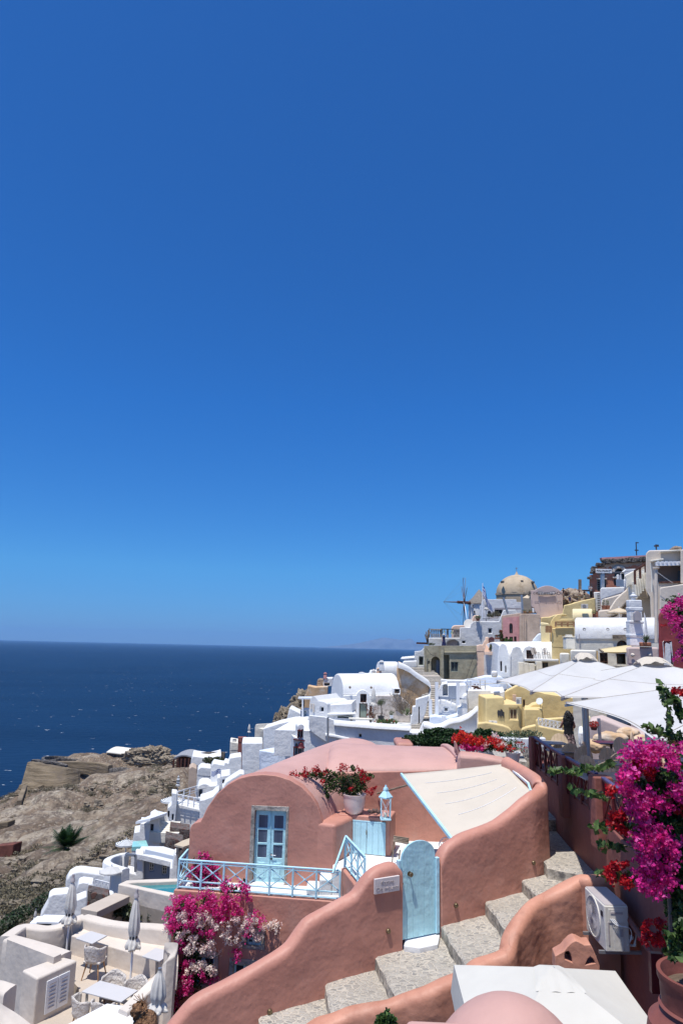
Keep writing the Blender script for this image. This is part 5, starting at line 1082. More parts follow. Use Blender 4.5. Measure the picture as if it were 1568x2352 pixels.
def person(label,loc,h_,face=0,top='blackcloth',legs='khaki',hair='hairblack',skirt=None,arms='down',hat=None,longhair=False,sleeveless=False,name='person'):
 """one skinned body with clothes and hair as children; face = heading in degrees, 0 looks along +y"""
 rt=thing(name,label,'person',loc,rz=R(face)); s_=h_/1.70
 V_=[]; E_=[]; Rr=[]
 def v(x,y,z,r_):V_.append((x*s_,y*s_,z*s_)); Rr.append(r_*s_); return len(V_)-1
 def ch(i0,*pts):
  p=i0
  for q in pts:k=v(*q); E_.append((p,k)); p=k
  return p
 pel=v(0,0,.93,.11); ch_=ch(pel,(0,-.01,1.08,.095),(0,0,1.25,.11),(0,0,1.38,.09)); nk=ch(ch_,(0,.0,1.45,.055),(0,.015,1.51,.055)); hd=ch(nk,(0,.02,1.58,.088),(0,.02,1.64,.075))
 hands=[]
 for sx in(-1,1):
  sh=ch(ch_,(sx*.16,0,1.38,.055))
  if arms=='down':P3=[(sx*.21,-.01,1.2,.042),(sx*.24,.0,1.08,.036),(sx*.25,.05,.95,.03),(sx*.25,.08,.84,.025)]
  elif arms=='camera':P3=[(sx*.22,.08,1.2,.042),(sx*.22,.2,1.14,.036),(sx*.12,.32,1.3,.03),(sx*.05,.38,1.42,.026)]
  elif arms=='hat':P3=[(sx*.26,.02,1.42,.042),(sx*.34,.05,1.5,.034),(sx*.22,.05,1.62,.028),(sx*.13,.05,1.70,.024)]if sx<0 else[(sx*.24,0,1.22,.04),(sx*.28,.02,1.08,.034),(sx*.24,.08,.98,.03),(sx*.2,.1,.92,.025)]
  else:P3=[(sx*.2,.05,1.2,.042),(sx*.2,.16,1.1,.036),(sx*.12,.3,1.1,.03),(sx*.08,.36,1.1,.025)]
  w_=ch(sh,*P3); wx,wy,wz=P3[-1][:3]; dx,dy,dz=[P3[-1][i]-P3[-2][i]for i in range(3)]; dl_=math.sqrt(dx*dx+dy*dy+dz*dz); dx,dy,dz=dx/dl_,dy/dl_,dz/dl_
  pm=ch(w_,(wx+dx*.06,wy+dy*.06,wz+dz*.06,.034)); hands.append(pm)
  for f_ in range(4):o_=(f_-1.5)*.018; L_=(.065,.078,.072,.056)[f_]; ch(pm,(wx+dx*.1+o_*.3,wy+dy*.1+o_,wz+dz*.1,.01),(wx+dx*(.1+L_*.6),wy+dy*(.1+L_*.6)+o_,wz+dz*(.1+L_*.6)-.004,.009),(wx+dx*(.1+L_)-sx*.01,wy+dy*(.1+L_)+o_,wz+dz*(.1+L_)-.01,.008))
  ch(pm,(wx+dx*.05-sx*.02,wy+dy*.05+.035,wz+dz*.05,.011),(wx+dx*.09-sx*.02,wy+dy*.09+.05,wz+dz*.09,.009))
  ch(pel,(sx*.09,0,.86,.095),(sx*.1,.01,.5,.06),(sx*.1,-.01,.3,.052),(sx*.1,-.02,.09,.036),(sx*.1,.05,.03,.036),(sx*.11,.14,.02,.028))
 me=bpy.data.meshes.new('body'); me.from_pydata(V_,E_,[]); me.update(); o=bpy.data.objects.new('body',me); COL.objects.link(o)
 sk=o.modifiers.new('skin','SKIN'); sk.use_smooth_shade=True
 for i,r_ in enumerate(Rr):me.skin_vertices[0].data[i].radius=(r_,r_)
 me.skin_vertices[0].data[0].use_root=True
 ss=o.modifiers.new('s','SUBSURF'); ss.levels=ss.render_levels=1
 dg=bpy.context.evaluated_depsgraph_get(); m2=bpy.data.meshes.new_from_object(o.evaluated_get(dg)); bpy.data.objects.remove(o); m2.materials.clear(); m2.materials.append(M['skin']); m2.polygons.foreach_set('use_smooth',[True]*len(m2.polygons))
 for vt in m2.vertices:
  x,y,z=vt.co/s_
  if y>.085 and 1.52<z<1.66 and abs(x)<.02:vt.co.y+=.018*s_*(1-abs(z-1.575)/.06 if abs(z-1.575)<.06 else 0)
 b=bpy.data.objects.new('body',m2); COL.objects.link(b); b.parent=rt
 def loc(mb,nm_,mm,**k):return mb.build(nm_,mm,rt,smooth='all',local=True,**k)
 S_=lambda L:[(r_*s_,z*s_)for r_,z in L]
 loc(MB().lathe((0,0,0),S_([(.0,.9),(.15,.9),(.165,.97),(.145,1.08),(.16,1.25),(.185,1.35),(.15,1.42),(.085,1.455),(.065,1.45)]),24,sy=.82),'top',top)
 if not sleeveless:
  mb=MB()
  for sx in(-1,1):mb.tube([Vector((sx*.13,0,1.38))*s_,Vector((sx*.2,.02,1.24))*s_],[.075*s_,.06*s_],10)
  loc(mb,'sleeves',top)
 if skirt:loc(MB().lathe((0,0,0),S_([(.15,1.0),(.17,.9),(.21,.7),(.25,.4),(.28,.16),(.27,.15)]),40,amp=.07,lob=9,sy=.8),'skirt',skirt)
 else:
  for sx in(-1,1):
   mb=MB(); mb.tube([Vector((sx*.08,0,.95))*s_,Vector((sx*.1,.01,.5))*s_,Vector((sx*.1,-.02,.12 if legs!='khaki' else .45))*s_],[.115*s_,.085*s_,.075*s_],12); loc(mb,'trouser_leg',legs)
 for sx in(-1,1):mb=MB(); mb.box(Vector((sx*.1,.06,.03))*s_,Vector((.09,.25,.06))*s_); mb.build('shoe','darkmetal',rt,local=True,bevel=.02*s_)
 rnd=random.Random(2); mb=MB(); hc=Vector((0,.0,1.615))*s_
 def hf(u,v):
  a=2*math.pi*u; e=(v-.15)*math.pi*.62; r_=.108*s_; front=math.sin(a)>.35 and v<.45
  x=math.cos(a)*math.cos(e); y=math.sin(a)*math.cos(e); z=math.sin(e); k=.80 if front else 1.0
  return hc+Vector((x*r_*.92,y*r_*k,z*r_*1.08))*(1+.05*math.sin(a*23))
 mb.grid(hf,48,10)
 if longhair:
  def lh(u,v):
   a=math.pi+math.pi*u; w_=(.105+.05*math.sin(v*2.6))*(1-.25*v**3); z=1.64-.42*v
   return Vector((math.cos(a)*w_*1.15+.01*math.sin(v*9+u*5),-.02+math.sin(a)*(.10-.0*v)-.025*math.sin(v*3),z))*s_+Vector((.012*math.sin(u*60),.012*math.sin(u*47),0))*s_
  mb.grid(lh,60,16); mb.grid(lambda u,v:Vector((math.cos(math.pi*u)*.12*(1-.2*v),-.01-.03*v,1.62-.40*v))*s_,10,10)
 loc(mb,'hair',hair)
 mb=MB();
 for sx in(-1,1):mb.lathe(Vector((sx*.034,.098,1.585))*s_,[(.001,-.008*s_),(.012*s_,0),(.001,.008*s_)],8)
 mb.box(Vector((0,.1,1.53))*s_,Vector((.045,.01,.01))*s_); mb.build('eyes_and_mouth','darkmetal',rt,local=True)
 if hat:loc(MB().lathe(Vector((0,0,1.66))*s_,S_([(.26,-.02),(.2,.0),(.11,.01),(.105,.09),(.06,.12),(.0,.125)]),20),'hat',hat)
 return rt
gz=at(*A2(150,1975),84.5)
person('person in a navy sundress raising a hand to a white sunhat on the brown roof',(gz.x,gz.y,gz.z-.35),1.68,180,'navy',skirt='navy',hat='whitecloth',arms='hat',sleeveless=True)
wd=128; c0=at(*A2(690,1560),wd); tz=at(*A2(690,1215),wd).z; rw=abs((at(*A2(800,1400),wd)-at(*A2(590,1400),wd)).length)*.95; cx=at(*A2(590,1400),wd).x+rw
wm=thing('windmill','white windmill with a grey thatched cone roof and bare lattice sails','windmill',(cx,wd,c0.z-6))
MB().lathe((cx,wd,c0.z-6),[(rw*1.08,0),(rw*.97,tz-c0.z+6)],40).build('tower','white',wm,smooth=True)
mb=MB(); hz_=at(*A2(850,985),wd).z-tz; mb.lathe((cx,wd,tz-.2),[(rw*1.12,0),(rw*1.05,.35),(rw*.6,hz_*.5),(.1,hz_+.3),(.0,hz_+.35)],48,amp=.015,lob=24); mb.build('thatched_roof','thatch',wm,smooth=True)
for x,y,x1,y1 in((652,1232,680,1290),(680,1345,712,1400)):
 p=at(*A2((x+x1)/2,(y+y1)/2),wd-rw); w_=(x1-x)/7.83*wd/1540; h_=(y1-y)/7.83*wd/1540; f_=MB().box(p+Vector((0,rw*.18,0)),(w_,rw*.4,h_)).build('window','paint',wm); MB().box(p+Vector((0,rw*.16-.02,0)),(w_*.7,rw*.4,h_*.75)).build('pane','pane',f_)
hub=at(*A2(515,1200),wd-2.5); ax=Vector((-.995,.05,.0)).normalized(); mb=MB(); tip=hub+ax*3.75
rad=abs(at(*A2(515,1610),wd).z-hub.z)*1.16; mb.tube([Vector((cx,wd,hub.z)),hub+ax*1.2],[.3,.26],8); mb.tube([hub+ax*1.2,tip],[.12,.06],6); mb.build('shaft','brownwood',wm)
e1=ax.cross(Vector((0,0,1))).normalized(); e2v=e1.cross(ax)
for i in range(10):
 a=2*math.pi*i/10+.12; d=e1*math.cos(a)+e2v*math.sin(a); mb=MB(); mb.tube([hub,hub+d*rad],[.08,.04],5); mb.bar(hub+d*.2,hub+d*rad*.2,.2,.2); mb.build('sail_spar','brownwood' if i%3 else 'paint',wm)
mb=MB()
for i in range(10):
 a=2*math.pi*i/10+.12; d=e1*math.cos(a)+e2v*math.sin(a); a2=a+2*math.pi/10; d2=e1*math.cos(a2)+e2v*math.sin(a2); mb.bar(hub+d*rad,hub+d2*rad,.012); mb.bar(hub+d*rad,tip,.01)
mb.build('rigging','oldwood',wm)
h2=at(*N(245,165),100); ms=thing('small_windmill_sails','thin bare sail spokes poking up left of the brown house roof','windmill sails',h2)
MB().bar(at(*N(145,162),100),h2,.25).build('shaft','brownwood',ms)
for x,y in((222,85),(232,60),(262,30),(250,45),(268,60),(240,175)):MB().bar(h2,at(*N(x,y),100),.14).build('spoke','oldwood',ms)
dd0=146; cL=at(*A2(1098,1045),dd0); cR=at(*A3(228,480),dd0); dr_=(cR.x-cL.x)/2; dx_=(cR.x+cL.x)/2; zb_=at(*A3(0,535),dd0).z; zt_=at(*A3(47,362),dd0).z
ch=thing('church_dome','big tan plaster church dome with a small cross on top','church',(dx_,dd0,zb_-8)); hh_=zt_-zb_
mb=MB(); mb.lathe((dx_,dd0,zb_),[(dr_*math.cos(t),hh_*math.sin(t))for t in[math.pi/2*i/18 for i in range(18)]]+[(.15,hh_)],56); mb.build('dome','dome',ch,smooth=True)
MB().lathe((dx_,dd0,zb_-4),[(dr_*1.03,0),(dr_*1.03,3.6),(dr_*1.07,3.65),(dr_*1.07,4.0),(dr_,4.02)],8).build('drum','dome',ch)
MB().lathe((dx_,dd0,zt_-.15),[(.5,0),(.35,.3),(.2,.6),(.15,.8),(.01,.85)],10).build('finial','dome',ch,smooth=True)
mb=MB(); mb.bar((dx_,dd0,zt_+.6),(dx_,dd0,zt_+1.7),.1); mb.bar((dx_-.25,dd0,zt_+1.35),(dx_+.25,dd0,zt_+1.35),.1); mb.build('cross','metal',ch)
for x,y in((85,420),(187,430),(95,465),(97,497),(-90,425)):p=at(*A3(x,y),dd0-dr_*.8); MB().box(p+Vector((0,.4,0)),(.5,1.2,.4)).build('vent','darkstone',ch)
wh=hs('white_house','long white house with a rounded roof behind the flag',A2,[(785,1560),(790,1265),(815,1262),(830,1180),(870,1148),(1450,1148),(1452,1195),(1540,1198),(1545,1560)],112,8,'white',ref=(1000,1400),wins=[Wn(A2,1060,1325,1205,1460,recess=.5,frame='acgrey',bars=(1,0)),Wn(A2,935,1352,995,1460,arch=True,frame='acgrey')])
mb=MB(); mb.bar(at(*A2(1058,1318),110.5),at(*A2(1530,1318),110.5),.3,.25); mb.build('pergola_beam','acgrey',wh)
parasol_closed('closed white parasol beside the flag pole',at(*A2(915,1500),103),3.3,.26,cap_=False)
fp=thing('flag_pole','white pole with a blue and white striped cross flag hanging limp','flag',at(*A2(838,1530),101)); pb_=at(*A2(838,1530),101); pt_=at(*A2(848,855),101)
MB().tube([pb_,pt_],[.075,.05],8).build('pole','paint',fp)
def flag(rt,o,wv,hgt,depth_fn,n=9,matn=('bluepaint','paint')):
 mb=MB(); nu,nv=24,18
 for j in range(nv):
  for i in range(nu):
   P4=[depth_fn(u,v)for u,v in((i/nu,j/nv),((i+1)/nu,j/nv),((i+1)/nu,(j+1)/nv),(i/nu,(j+1)/nv))]; k=len(mb.v); mb.v+=P4; mb.f.append((k,k+1,k+2,k+3)); u,v=(i+.5)/nu,(j+.5)/nv; st_=1 if(v*9)%2>1.2 else 0
   if u<.37 and v<5/9:cxx=abs(u/.37-.5)<.1 or abs(v/(5/9)-.5)<.1; st_=1 if cxx else 0
   mb.mi.append(st_)
 mb.build('flag',list(matn),rt,smooth='all',fixn=False)
fo=pt_-Vector((0,0,.4)); flag(fp,fo,0,0,lambda u,v:fo+Vector((u*1.3+v*.25*u,-.3*math.sin(u*9),-v*1.6*(1-.25*u)-u*3.3+.2*math.sin(u*7+v*2))))
potplant('flower_pot','terracotta pot with a spiky plant on top of the rough white wall',at(*A2(760,1535),95.6),.6,.7,OLIVE,120,.3,ch=.8)
for i,(x,y,lb)in enumerate(((985,1500,'rusty bush in a pot, left of two below the flag house'),(1075,1490,'larger rusty bush in a pot, right of two below the flag house'))):potplant('flower_pot',lb,at(*A2(x,y),99),.7+.3*i,.5,[DRY[0],OLIVE[1],DRY[1]],500,.22,'acgrey',ch=1.0)
cf_=thing('cafe_table','small dark cafe table set under the flag','table',at(*A2(900,1535),97)); p=at(*A2(910,1500),97); MB().box(p,(1,.8,.06)).build('table_top','darkmetal',cf_); MB().bar(p,p-Vector((0,0,.9)),.06).build('leg','darkmetal',cf_)
pk=hs('pink_tall_house','tall narrow old pink house with a small pointed window',A2,[(1185,1950),(1182,1440),(1535,1390),(1535,1950)],84,6,'tan',yaw=0,ref=(1350,1700),bevel=.06)
addwall(pk,'pink_face',A2,[(1207,1935),(1207,1482),(1505,1455),(1505,1935)],83.8,.3,'pinkold',bevel=.02,ref=(1350,1700),wins=[Wn(A2,1322,1575,1388,1760,arch=True,gothic=True,frame='brownwood',bars=(0,0),recess=.2),Wn(A2,1255,1820,1300,1930,frame='brownwood'),Wn(A2,1325,1820,1392,1930,frame='brownwood'),Wn(A2,1408,1815,1455,1925,frame='brownwood')])
tn=hs('tan_house','plain tan plaster house joined to the old pink one',A3,[(60,985),(62,735),(80,718),(250,722),(255,985)],83.5,7,'tan',ref=(150,800),bevel=.06)
for x in(102,118):mb=MB(); mb.tube([at(*A3(x,975),83.3),at(*A3(x,740),83.3)],.08); mb.build('drain_pipe','tan',tn)
for i,(x0,y0,x1,y1,lb)in enumerate(((1215,1115,1298,1410,'leaning grey post on the roof of the pink house, left'),(0,0,0,0,''))):
 if lb:mb=MB(); q0=at(*A2(x0,y0),85); q1=at(*A2(x1,y1),85); mb.tube([q0,q1],.14,8); tag(mb.build('leaning_post','metal'),lb,'post','posts on the roof of the pink house')
mb=MB(); mb.tube([at(*A3(82,545),85),at(*A3(94,712),85)],.13,8); tag(mb.build('leaning_post','metal'),'leaning grey post with a canvas corner on the roof of the tan house','post','posts on the roof of the pink house')
sa=[at(*A3(x,y),d)for x,y,d in((90,575,86),(135,548,88),(160,565,90),(150,580,86))]
o=MB().ext(sa,(0,0,.05)).build('canvas_scrap','sand'); tag(o,'small sand coloured canvas corner on the roof posts','canvas')
for x,lb in((110,'ochre pot, left of two on the tan roof'),(165,'ochre pot beside the framed menu board on the tan roof')):potplant('flower_pot',lb,at(*A3(x,714),84),.45,.5,OLIVE,60,.2,'timber',ch=.6)
mbd=thing('menu_board','small framed menu board on the tan roof','sign',at(*A3(187,714),84)); a=rect(PL(*A3(172,714),84,0),*A3(174,660),*A3(200,714)); MB().ext(a,(0,.06,0)).build('frame','brownwood',mbd); MB().ext([(a[0]*.88+a[2]*.12)+Vector((0,-.03,0)),(a[1]*.88+a[3]*.12)+Vector((0,-.03,0)),(a[2]*.88+a[0]*.12)+Vector((0,-.03,0)),(a[3]*.88+a[1]*.12)+Vector((0,-.03,0))],(0,.02,0)).build('sheet','paint',mbd)
mg_=hs('mauve_gable','tall mauve plaster gable wall with an ornamental hanging sign',A3,[(250,760),(168,640),(163,505),(195,505)]+[(195+x*245,505-45*math.sin(math.pi*x))for x in[i/10 for i in range(1,10)]]+[(440,508),(460,512),(462,720),(400,745)],92,4,'mauve',ref=(300,650),bevel=.05)
pl=HP[mg_.name].off(.25); sg=thing('ornamental_sign','long white scroll shaped sign with dark lettering on the mauve gable','sign',pl(*A3(315,530)))
ol_=[(228,530),(232,518),(250,513),(275,518),(300,523),(330,521),(360,515),(380,513),(394,520),(396,533),(385,544),(360,545),(330,541),(300,542),(270,547),(245,546),(232,540)]
MB().ext([pl(*A3(*p))for p in ol_],-pl.n*.1).build('board','darkmetal',sg); c_=(312,530); MB().ext([pl.off(.02)(*A3(c_[0]+(x-c_[0])*.95,c_[1]+(y-c_[1])*.8))for x,y in ol_],-pl.n*.05).build('face','marble',sg)
text('Il cornetto~Oia',.62,pl.off(.06)(*A3(312,530)),0,'letters',sg,depth=.01,extra_scale=(1.15,1))
for xs_ in((232,545,245,620),(400,530,412,620)):MB().bar(pl(*A3(xs_[0],xs_[1])),pl(*A3(xs_[2],xs_[3])),.06).build('hanging_rod','acgrey',sg)
U=mp(1349.4,1246,.1397)
rb=hs('red_ruin_building','ruined red building with a broken stone top and an arched window, behind the market sign',A3,[(703,520),(705,365),(735,360),(745,320),(775,285),(800,280),(830,270),(828,225),(816,203),(1225,181),(1230,520)],98,8,'redruin',ref=(900,400),bevel=.04,wins=[Wn(A3,772,402,862,520,frame='greendoor',bars=(2,5)),Wn(A3,930,290,1022,375,arch=True,frame='darkmetal',bars=(2,0),recess=.5),Wn(A3,928,398,952,460,frame='brownwood')])
plr=HP[rb.name]
def jag(name,mapf,top,bot,off,th,matn,n=40,amp=6,seed=0,root=rb,pl=plr):
 rnd=random.Random(seed); T_=[]; B_=[]
 for i in range(n+1):
  t=i/n; x0=top[0][0]+(top[1][0]-top[0][0])*t; T_.append((x0,top[0][1]+(top[1][1]-top[0][1])*t+rnd.uniform(-amp,amp)*.4)); B_.append((bot[0][0]+(bot[1][0]-bot[0][0])*t,bot[0][1]+(bot[1][1]-bot[0][1])*t+rnd.uniform(-amp,amp)))
 mb=MB(); mb.ext([pl.off(off)(*mapf(*p))for p in T_+B_[::-1]],-pl.n*th); return mb.build(name,matn,root)
jag('exposed_masonry',A3,((800,262),(1222,238)),((800,300),(1150,275)),.06,.2,'tan',36,12,2); jag('exposed_masonry',A3,((828,222),(1222,205)),((828,262),(1222,238)),.25,.5,'ruin',44,9,1)
jag('coping',A3,((816,203),(1225,181)),((822,222),(1225,205)),.45,.8,'pinkold',6,2,3)
rnd=random.Random(12); mb=MB()
for i in range(150):
 t=rnd.random();
 if i<45:x,y=rnd.choice([(735+rnd.uniform(-8,25),345-rnd.uniform(0,60)),(790+rnd.uniform(-15,40),272+rnd.uniform(-12,6)),(706,390)])
 else:x,y=828+395*t,240-22*t+rnd.uniform(-16,14)
 mb.box(plr.off(.35)(*A3(x,y)),(rnd.uniform(.3,.7),.5,rnd.uniform(.18,.38)),rz=rnd.uniform(-.5,.5))
mb.build('loose_stones','darkstone',rb,bevel=.05,seg=1)
for(x0,y0,x1,y1)in((768,392,866,402),(918,378,960,392)):addwall(rb,'lintel',A3,[(x0,y1),(x1,y1),(x1,y0),(x0,y0)],97.8,.3,'beige',bevel=.02,ref=(900,400))
mb=MB(); cA=plr.off(.15)(*A3(976,335)); ra_=(plr(*A3(1030,335))-plr(*A3(922,335))).length/2
mb.tube([cA+plr.d*ra_*math.cos(math.pi*i/14)+Vector((0,0,ra_*.85*math.sin(math.pi*i/14)))for i in range(15)],.28,6); mb.build('arch_band','beige',rb)
def board(label,mapf,x0,y0,x1,y1,d,txt,size,name='shop_sign'):
 pl=PL(*mapf(x0,y1),d,0); a=rect(pl,*mapf(x0,y0),*mapf(x1,y1)); rt=thing(name,label,'sign',a[0]); MB().ext(a,-pl.n*.12).build('board','paint',rt,bevel=.02,seg=1)
 c=(a[0]+a[2])/2-Vector((0,.02,0)); w_=(a[1]-a[0]).length; h_=a[3].z-a[0].z
 o=text(txt,h_*.86,c,0,'letters',rt,depth=.012); bw_=max(v.co.x for v in o.data.vertices)-min(v.co.x for v in o.data.vertices)
 k=w_*.93/bw_; cx_=c.x-wloc(rt).x
 for v in o.data.vertices:v.co.x=cx_+(v.co.x-cx_)*k
 return rt
s1=board('white shop sign reading MINI-MARKET on a grey post',A3,763,306,911,346,90,'MINI-MARKET',1)
MB().bar(at(*A3(824,348),90.3),at(*A3(824,480),90.3),.4).build('post','metal',s1); MB().bar(at(*A3(812,345),90.5),at(*A3(812,480),90.5),.15).build('post','metal',s1)
MB().ext([at(*A3(x,y),d)for x,y,d in((770,350,90.4),(1000,337,90),(1030,322,90.6),(1000,330,91),(780,345,91))],(0,0,-.15)).build('canopy_sheet','darkmetal',s1)
s2_=board('partly hidden white shop sign reading MARKET above the people on the path',A3,590,514,686,556,98,'MARKET',1)
MB().bar(at(*A3(617,404),98.5),at(*A3(617,500),98.5),.35).build('post','oldwood',s2_); MB().ext([at(*A3(582,512),98),at(*A3(705,512),98),at(*A3(705,498),98),at(*A3(582,498),98)],(0,.6,0)).build('sign_box','darkmetal',s2_)
MB().bar(at(*A3(573,518),98),at(*A3(573,600),98),.6,.4).build('side_panel','paint',s2_)
hs('low_wall','white wall right of the people, under the market',A3,[(804,600),(804,492),(815,478),(1028,474),(1028,520),(900,560),(825,585)],88,5,'white',cat='wall',wins=[])
hs('white_wall_strip','narrow white stair wall beside the market doorway',A3,[(742,520),(803,518),(803,530),(790,660),(785,700),(765,700)],93,1,'white',cat='wall')
mb=MB(); pl_=PL(*A3(790,600),91.5,0)
rt=thing('market_door','tall dark glazed market door with pale bars','door',pl_(*A3(790,680))); MB().ext(rect(pl_,*A3(777,530),*A3(804,680)),(0,.1,0)).build('panel','pane',rt)
for i in range(9):MB().bar(pl_.off(.05)(*A3(777,540+i*16)),pl_.off(.05)(*A3(804,540+i*16)),.1).build('bar','paint',rt)
rl=thing('metal_railing','grey metal panel railing in front of the market','railing',at(*A3(950,470),87.5)); MB().ext(rect(PL(*A3(950,470),87.5,0),*A3(948,402),*A3(1022,470)),(0,.06,0)).build('panel','metal',rl,bevel=.01)
hs('white_arch_wall','white wall with a small dark arch beside the market railing',A3,[(985,480),(985,350),(1010,325),(1030,308),(1130,305),(1140,320),(1050,370),(1035,480)],90,4,'white',wins=[Wn(A3,996,345,1026,405,arch=True,frame='darkmetal',bars=(0,0),recess=.4)],cat='wall')
blk('white_pillar','small white pillar in front of the market arch',A3,952,358,982,408,89,.8,'white',cat='pillar')
bh2=hs('beige_house','large beige plaster house with a recessed balcony at the right edge',A3,[(1222,500),(1222,165),(1250,135),(1560,128),(1800,120),(1800,1000),(1280,1000),(1260,560)],60,8,'beige',ref=(1400,500),bevel=.1,wins=[Wn(A3,1308,255,1552,428,recess=2.2,frame='beige',pane='mauve',bars=(0,0),fw=.02,kind='recess')])
addwall(bh2,'balcony_door',A3,[(1515,425),(1552,425),(1552,325),(1515,325)],61.8,.1,'skybluewall',bevel=.01)
mb=MB(); mb.bar(at(*A3(1345,432),59.8),at(*A3(1552,426),59.8),.15); mb.build('sill','brownwood',bh2)
mb=MB(); mb.bar(at(*A3(1310,262),59.7),at(*A3(1545,256),59.7),.3,.35);
for i in range(6):mb.bar(at(*A3(1335+i*38,245),59.5),at(*A3(1335+i*38,245),61),.2)
mb.build('awning_frame','paint',bh2)
addwall(bh2,'parapet',A3,[(1540,440),(1800,440),(1800,120),(1540,130)],59.3,1,'beige'); addwall(bh2,'cornice',A3,[(1355,152),(1545,140),(1545,128),(1355,140)],59.5,.8,'cream',bevel=.03); addwall(bh2,'cornice',A3,[(1265,240),(1385,222),(1385,208),(1265,228)],59.6,.5,'cream',bevel=.03)
addwall(bh2,'lower_bay',A3,[(1348,480),(1560,445),(1800,440),(1800,1000),(1348,1000)],58.5,1,'beige')
bs=hs('sweeping_wall','beige wall sweeping up under an outside stair, left of the beige house',A3,[(785,755),(785,690),(820,685),(880,680),(940,590),(1000,530),(1040,500),(1044,458),(1200,445),(1225,365),(1260,365),(1300,560),(1300,600),(1300,800),(1080,800),(1085,600),(1040,620),(950,720),(860,760)],64,4,'beige',ref=(1100,500),cat='wall')
hs('beige_wall','smooth beige wall below the white market wall',A3,[(800,700),(820,585),(930,555),(1010,530),(1080,520),(1080,760),(785,760)],72,3,'beige',cat='wall')
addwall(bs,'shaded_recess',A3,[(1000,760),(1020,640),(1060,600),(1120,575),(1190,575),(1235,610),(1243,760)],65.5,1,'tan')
st_=thing('outside_stair','short outside stair with a dark red handrail on the beige house','stairs',at(*A3(1120,455),62))
for i in range(6):
 x=1108+i*20; y=440-i*22; a=at(*A3(x,y),62.5); MB().box((a.x+.1,a.y+.5,a.z-.6),(.195,1.6,1.6)).build('step','cream',st_,bevel=.03,seg=1)
addwall(st_,'stair_wall',A3,[(1100,570),(1110,330),(1222,268),(1245,570)],63.6,.4,'beige',bevel=.02)
mb=MB(); mb.bar(at(*A3(1118,325),61.3),at(*A3(1222,262),61.3),.16)
for x,y0,y1 in((1120,325,450),(1168,300,395),(1218,268,340)):mb.bar(at(*A3(x,y0),61.3),at(*A3(x+3,y1),61.3),.16)
mb.build('handrail','brownwood',st_); hs('stair_parapet','cream rounded parapet at the left of the outside stair',A3,[(1040,490),(1040,400),(1026,385),(1026,365),(1115,320),(1115,455),(1070,460)],62.8,.6,'cream',cat='wall')
blk('stair_tower','small white niche tower with a lamp at the top of the outside stair',A3,1222,275,1254,370,60.8,1,'white',cat='tower')
for x,y0,y1,d,lb in((1137,60,182,80,'thin antenna mast with a green fitting on the red ruin'),(1319,82,132,62,'short antenna on the beige house roof')):
 mb=MB(); mb.tube([at(*A3(x,y1),d),at(*A3(x-5,y0),d)],.06,6); mb.bar(at(*A3(x-8,y0+8),d),at(*A3(x+18,y0+6),d),.1); mb.box(at(*A3(x,y0+75 if y1>150 else y0+15),d),(.4,.15,.12)); tag(mb.build('antenna','darkmetal'),lb,'antenna')
rockmass('roof_rubble','small heap of brown stones on the beige house roof',[(at(*A3(1500,122),61),(.5,.3,.25)),(at(*A3(1475,128),61),(.35,.25,.12))],'ruin',4,3,.3)['category']='stones'
mb=MB(); mb.tube([at(*A3(1318,985),54),at(*A3(1316,310),54)],.13,10); mb.lathe(at(*A3(1316,312),54),[(.13,0),(.26,.08),(.26,.2),(.01,.22)],12); o=mb.build('white_pipe_post','beige',smooth=True); tag(o,'tall pale pipe post in front of the beige house','post')
def umb(label,apex,r_,drop,matn,base_z,n=8,sag=.04,stripe=False,name='open_parasol',rot=0,group=None):
 rt=thing(name,label,'parasol',(apex.x,apex.y,base_z),group); mb=MB()
 def fr(u,v):
  a=2*math.pi*u+rot; seg=(u*n)%1; k=math.cos(math.pi/n)/math.cos((seg-.5)*2*math.pi/n); rr=r_*v*k
  return apex+Vector((rr*math.cos(a),rr*math.sin(a),-drop*(v**1.1)-sag*r_*math.sin(math.pi*seg)*v))
 mb.grid(fr,n*6,8,uv=True); mb.build('canopy','stripes' if stripe else matn,rt,smooth='all',solid=.02)
 mb=MB(); mb.grid(lambda u,v:fr(u,1)-Vector((0,0,v*.12*r_*.6)),n*6,1,uv=False); mb.build('valance',matn,rt)
 MB().tube([(apex.x,apex.y,base_z),apex+Vector((0,0,.12))],.045,8).build('pole','paint',rt)
 for i in range(n):a=2*math.pi*i/n+rot; MB().bar(apex-Vector((0,0,.08)),apex+Vector((r_*.97*math.cos(a),r_*.97*math.sin(a),-drop-.05)),.025).build('rib','metal',rt)
 return rt
a=at(*A3(975,665),62); umb('open tan parasol under the beige sweeping wall',a,1.1,.4,'sand',a.z-2.0)
for x,lb in((838,'left terracotta pot with a small cactus on the beige wall'),(873,'right terracotta pot with a small cactus on the beige wall')):potplant('flower_pot',lb,at(*A3(x,680),63),.45,.75,OLIVE,120,.14,ch=1.6,cr_=.7)
yh=hs('yellow_house','yellow plaster house with rounded parapets below the people on the path',A3,[(255,830),(258,752),(340,745),(385,728),(455,718),(470,640),(520,630),(620,600),(755,572),(762,760),(560,770),(560,1000),(255,1000)],89,6,'yellow',ref=(500,700))
hs('yellow_house','lower mustard yellow block with wooden railings between the tan and the white houses',A3,[(356,1000),(358,850),(560,845),(570,1000),(560,1040),(356,1030)],76,7,'yellow')
vault('yellow_vault','pale yellow barrel vault under the air conditioner',at(*A3(550,760),83),at(*A3(735,760),83),(0,2.6,0),at(*A3(600,668),83.8).z-at(*A3(600,760),84).z,0,'yellow2')
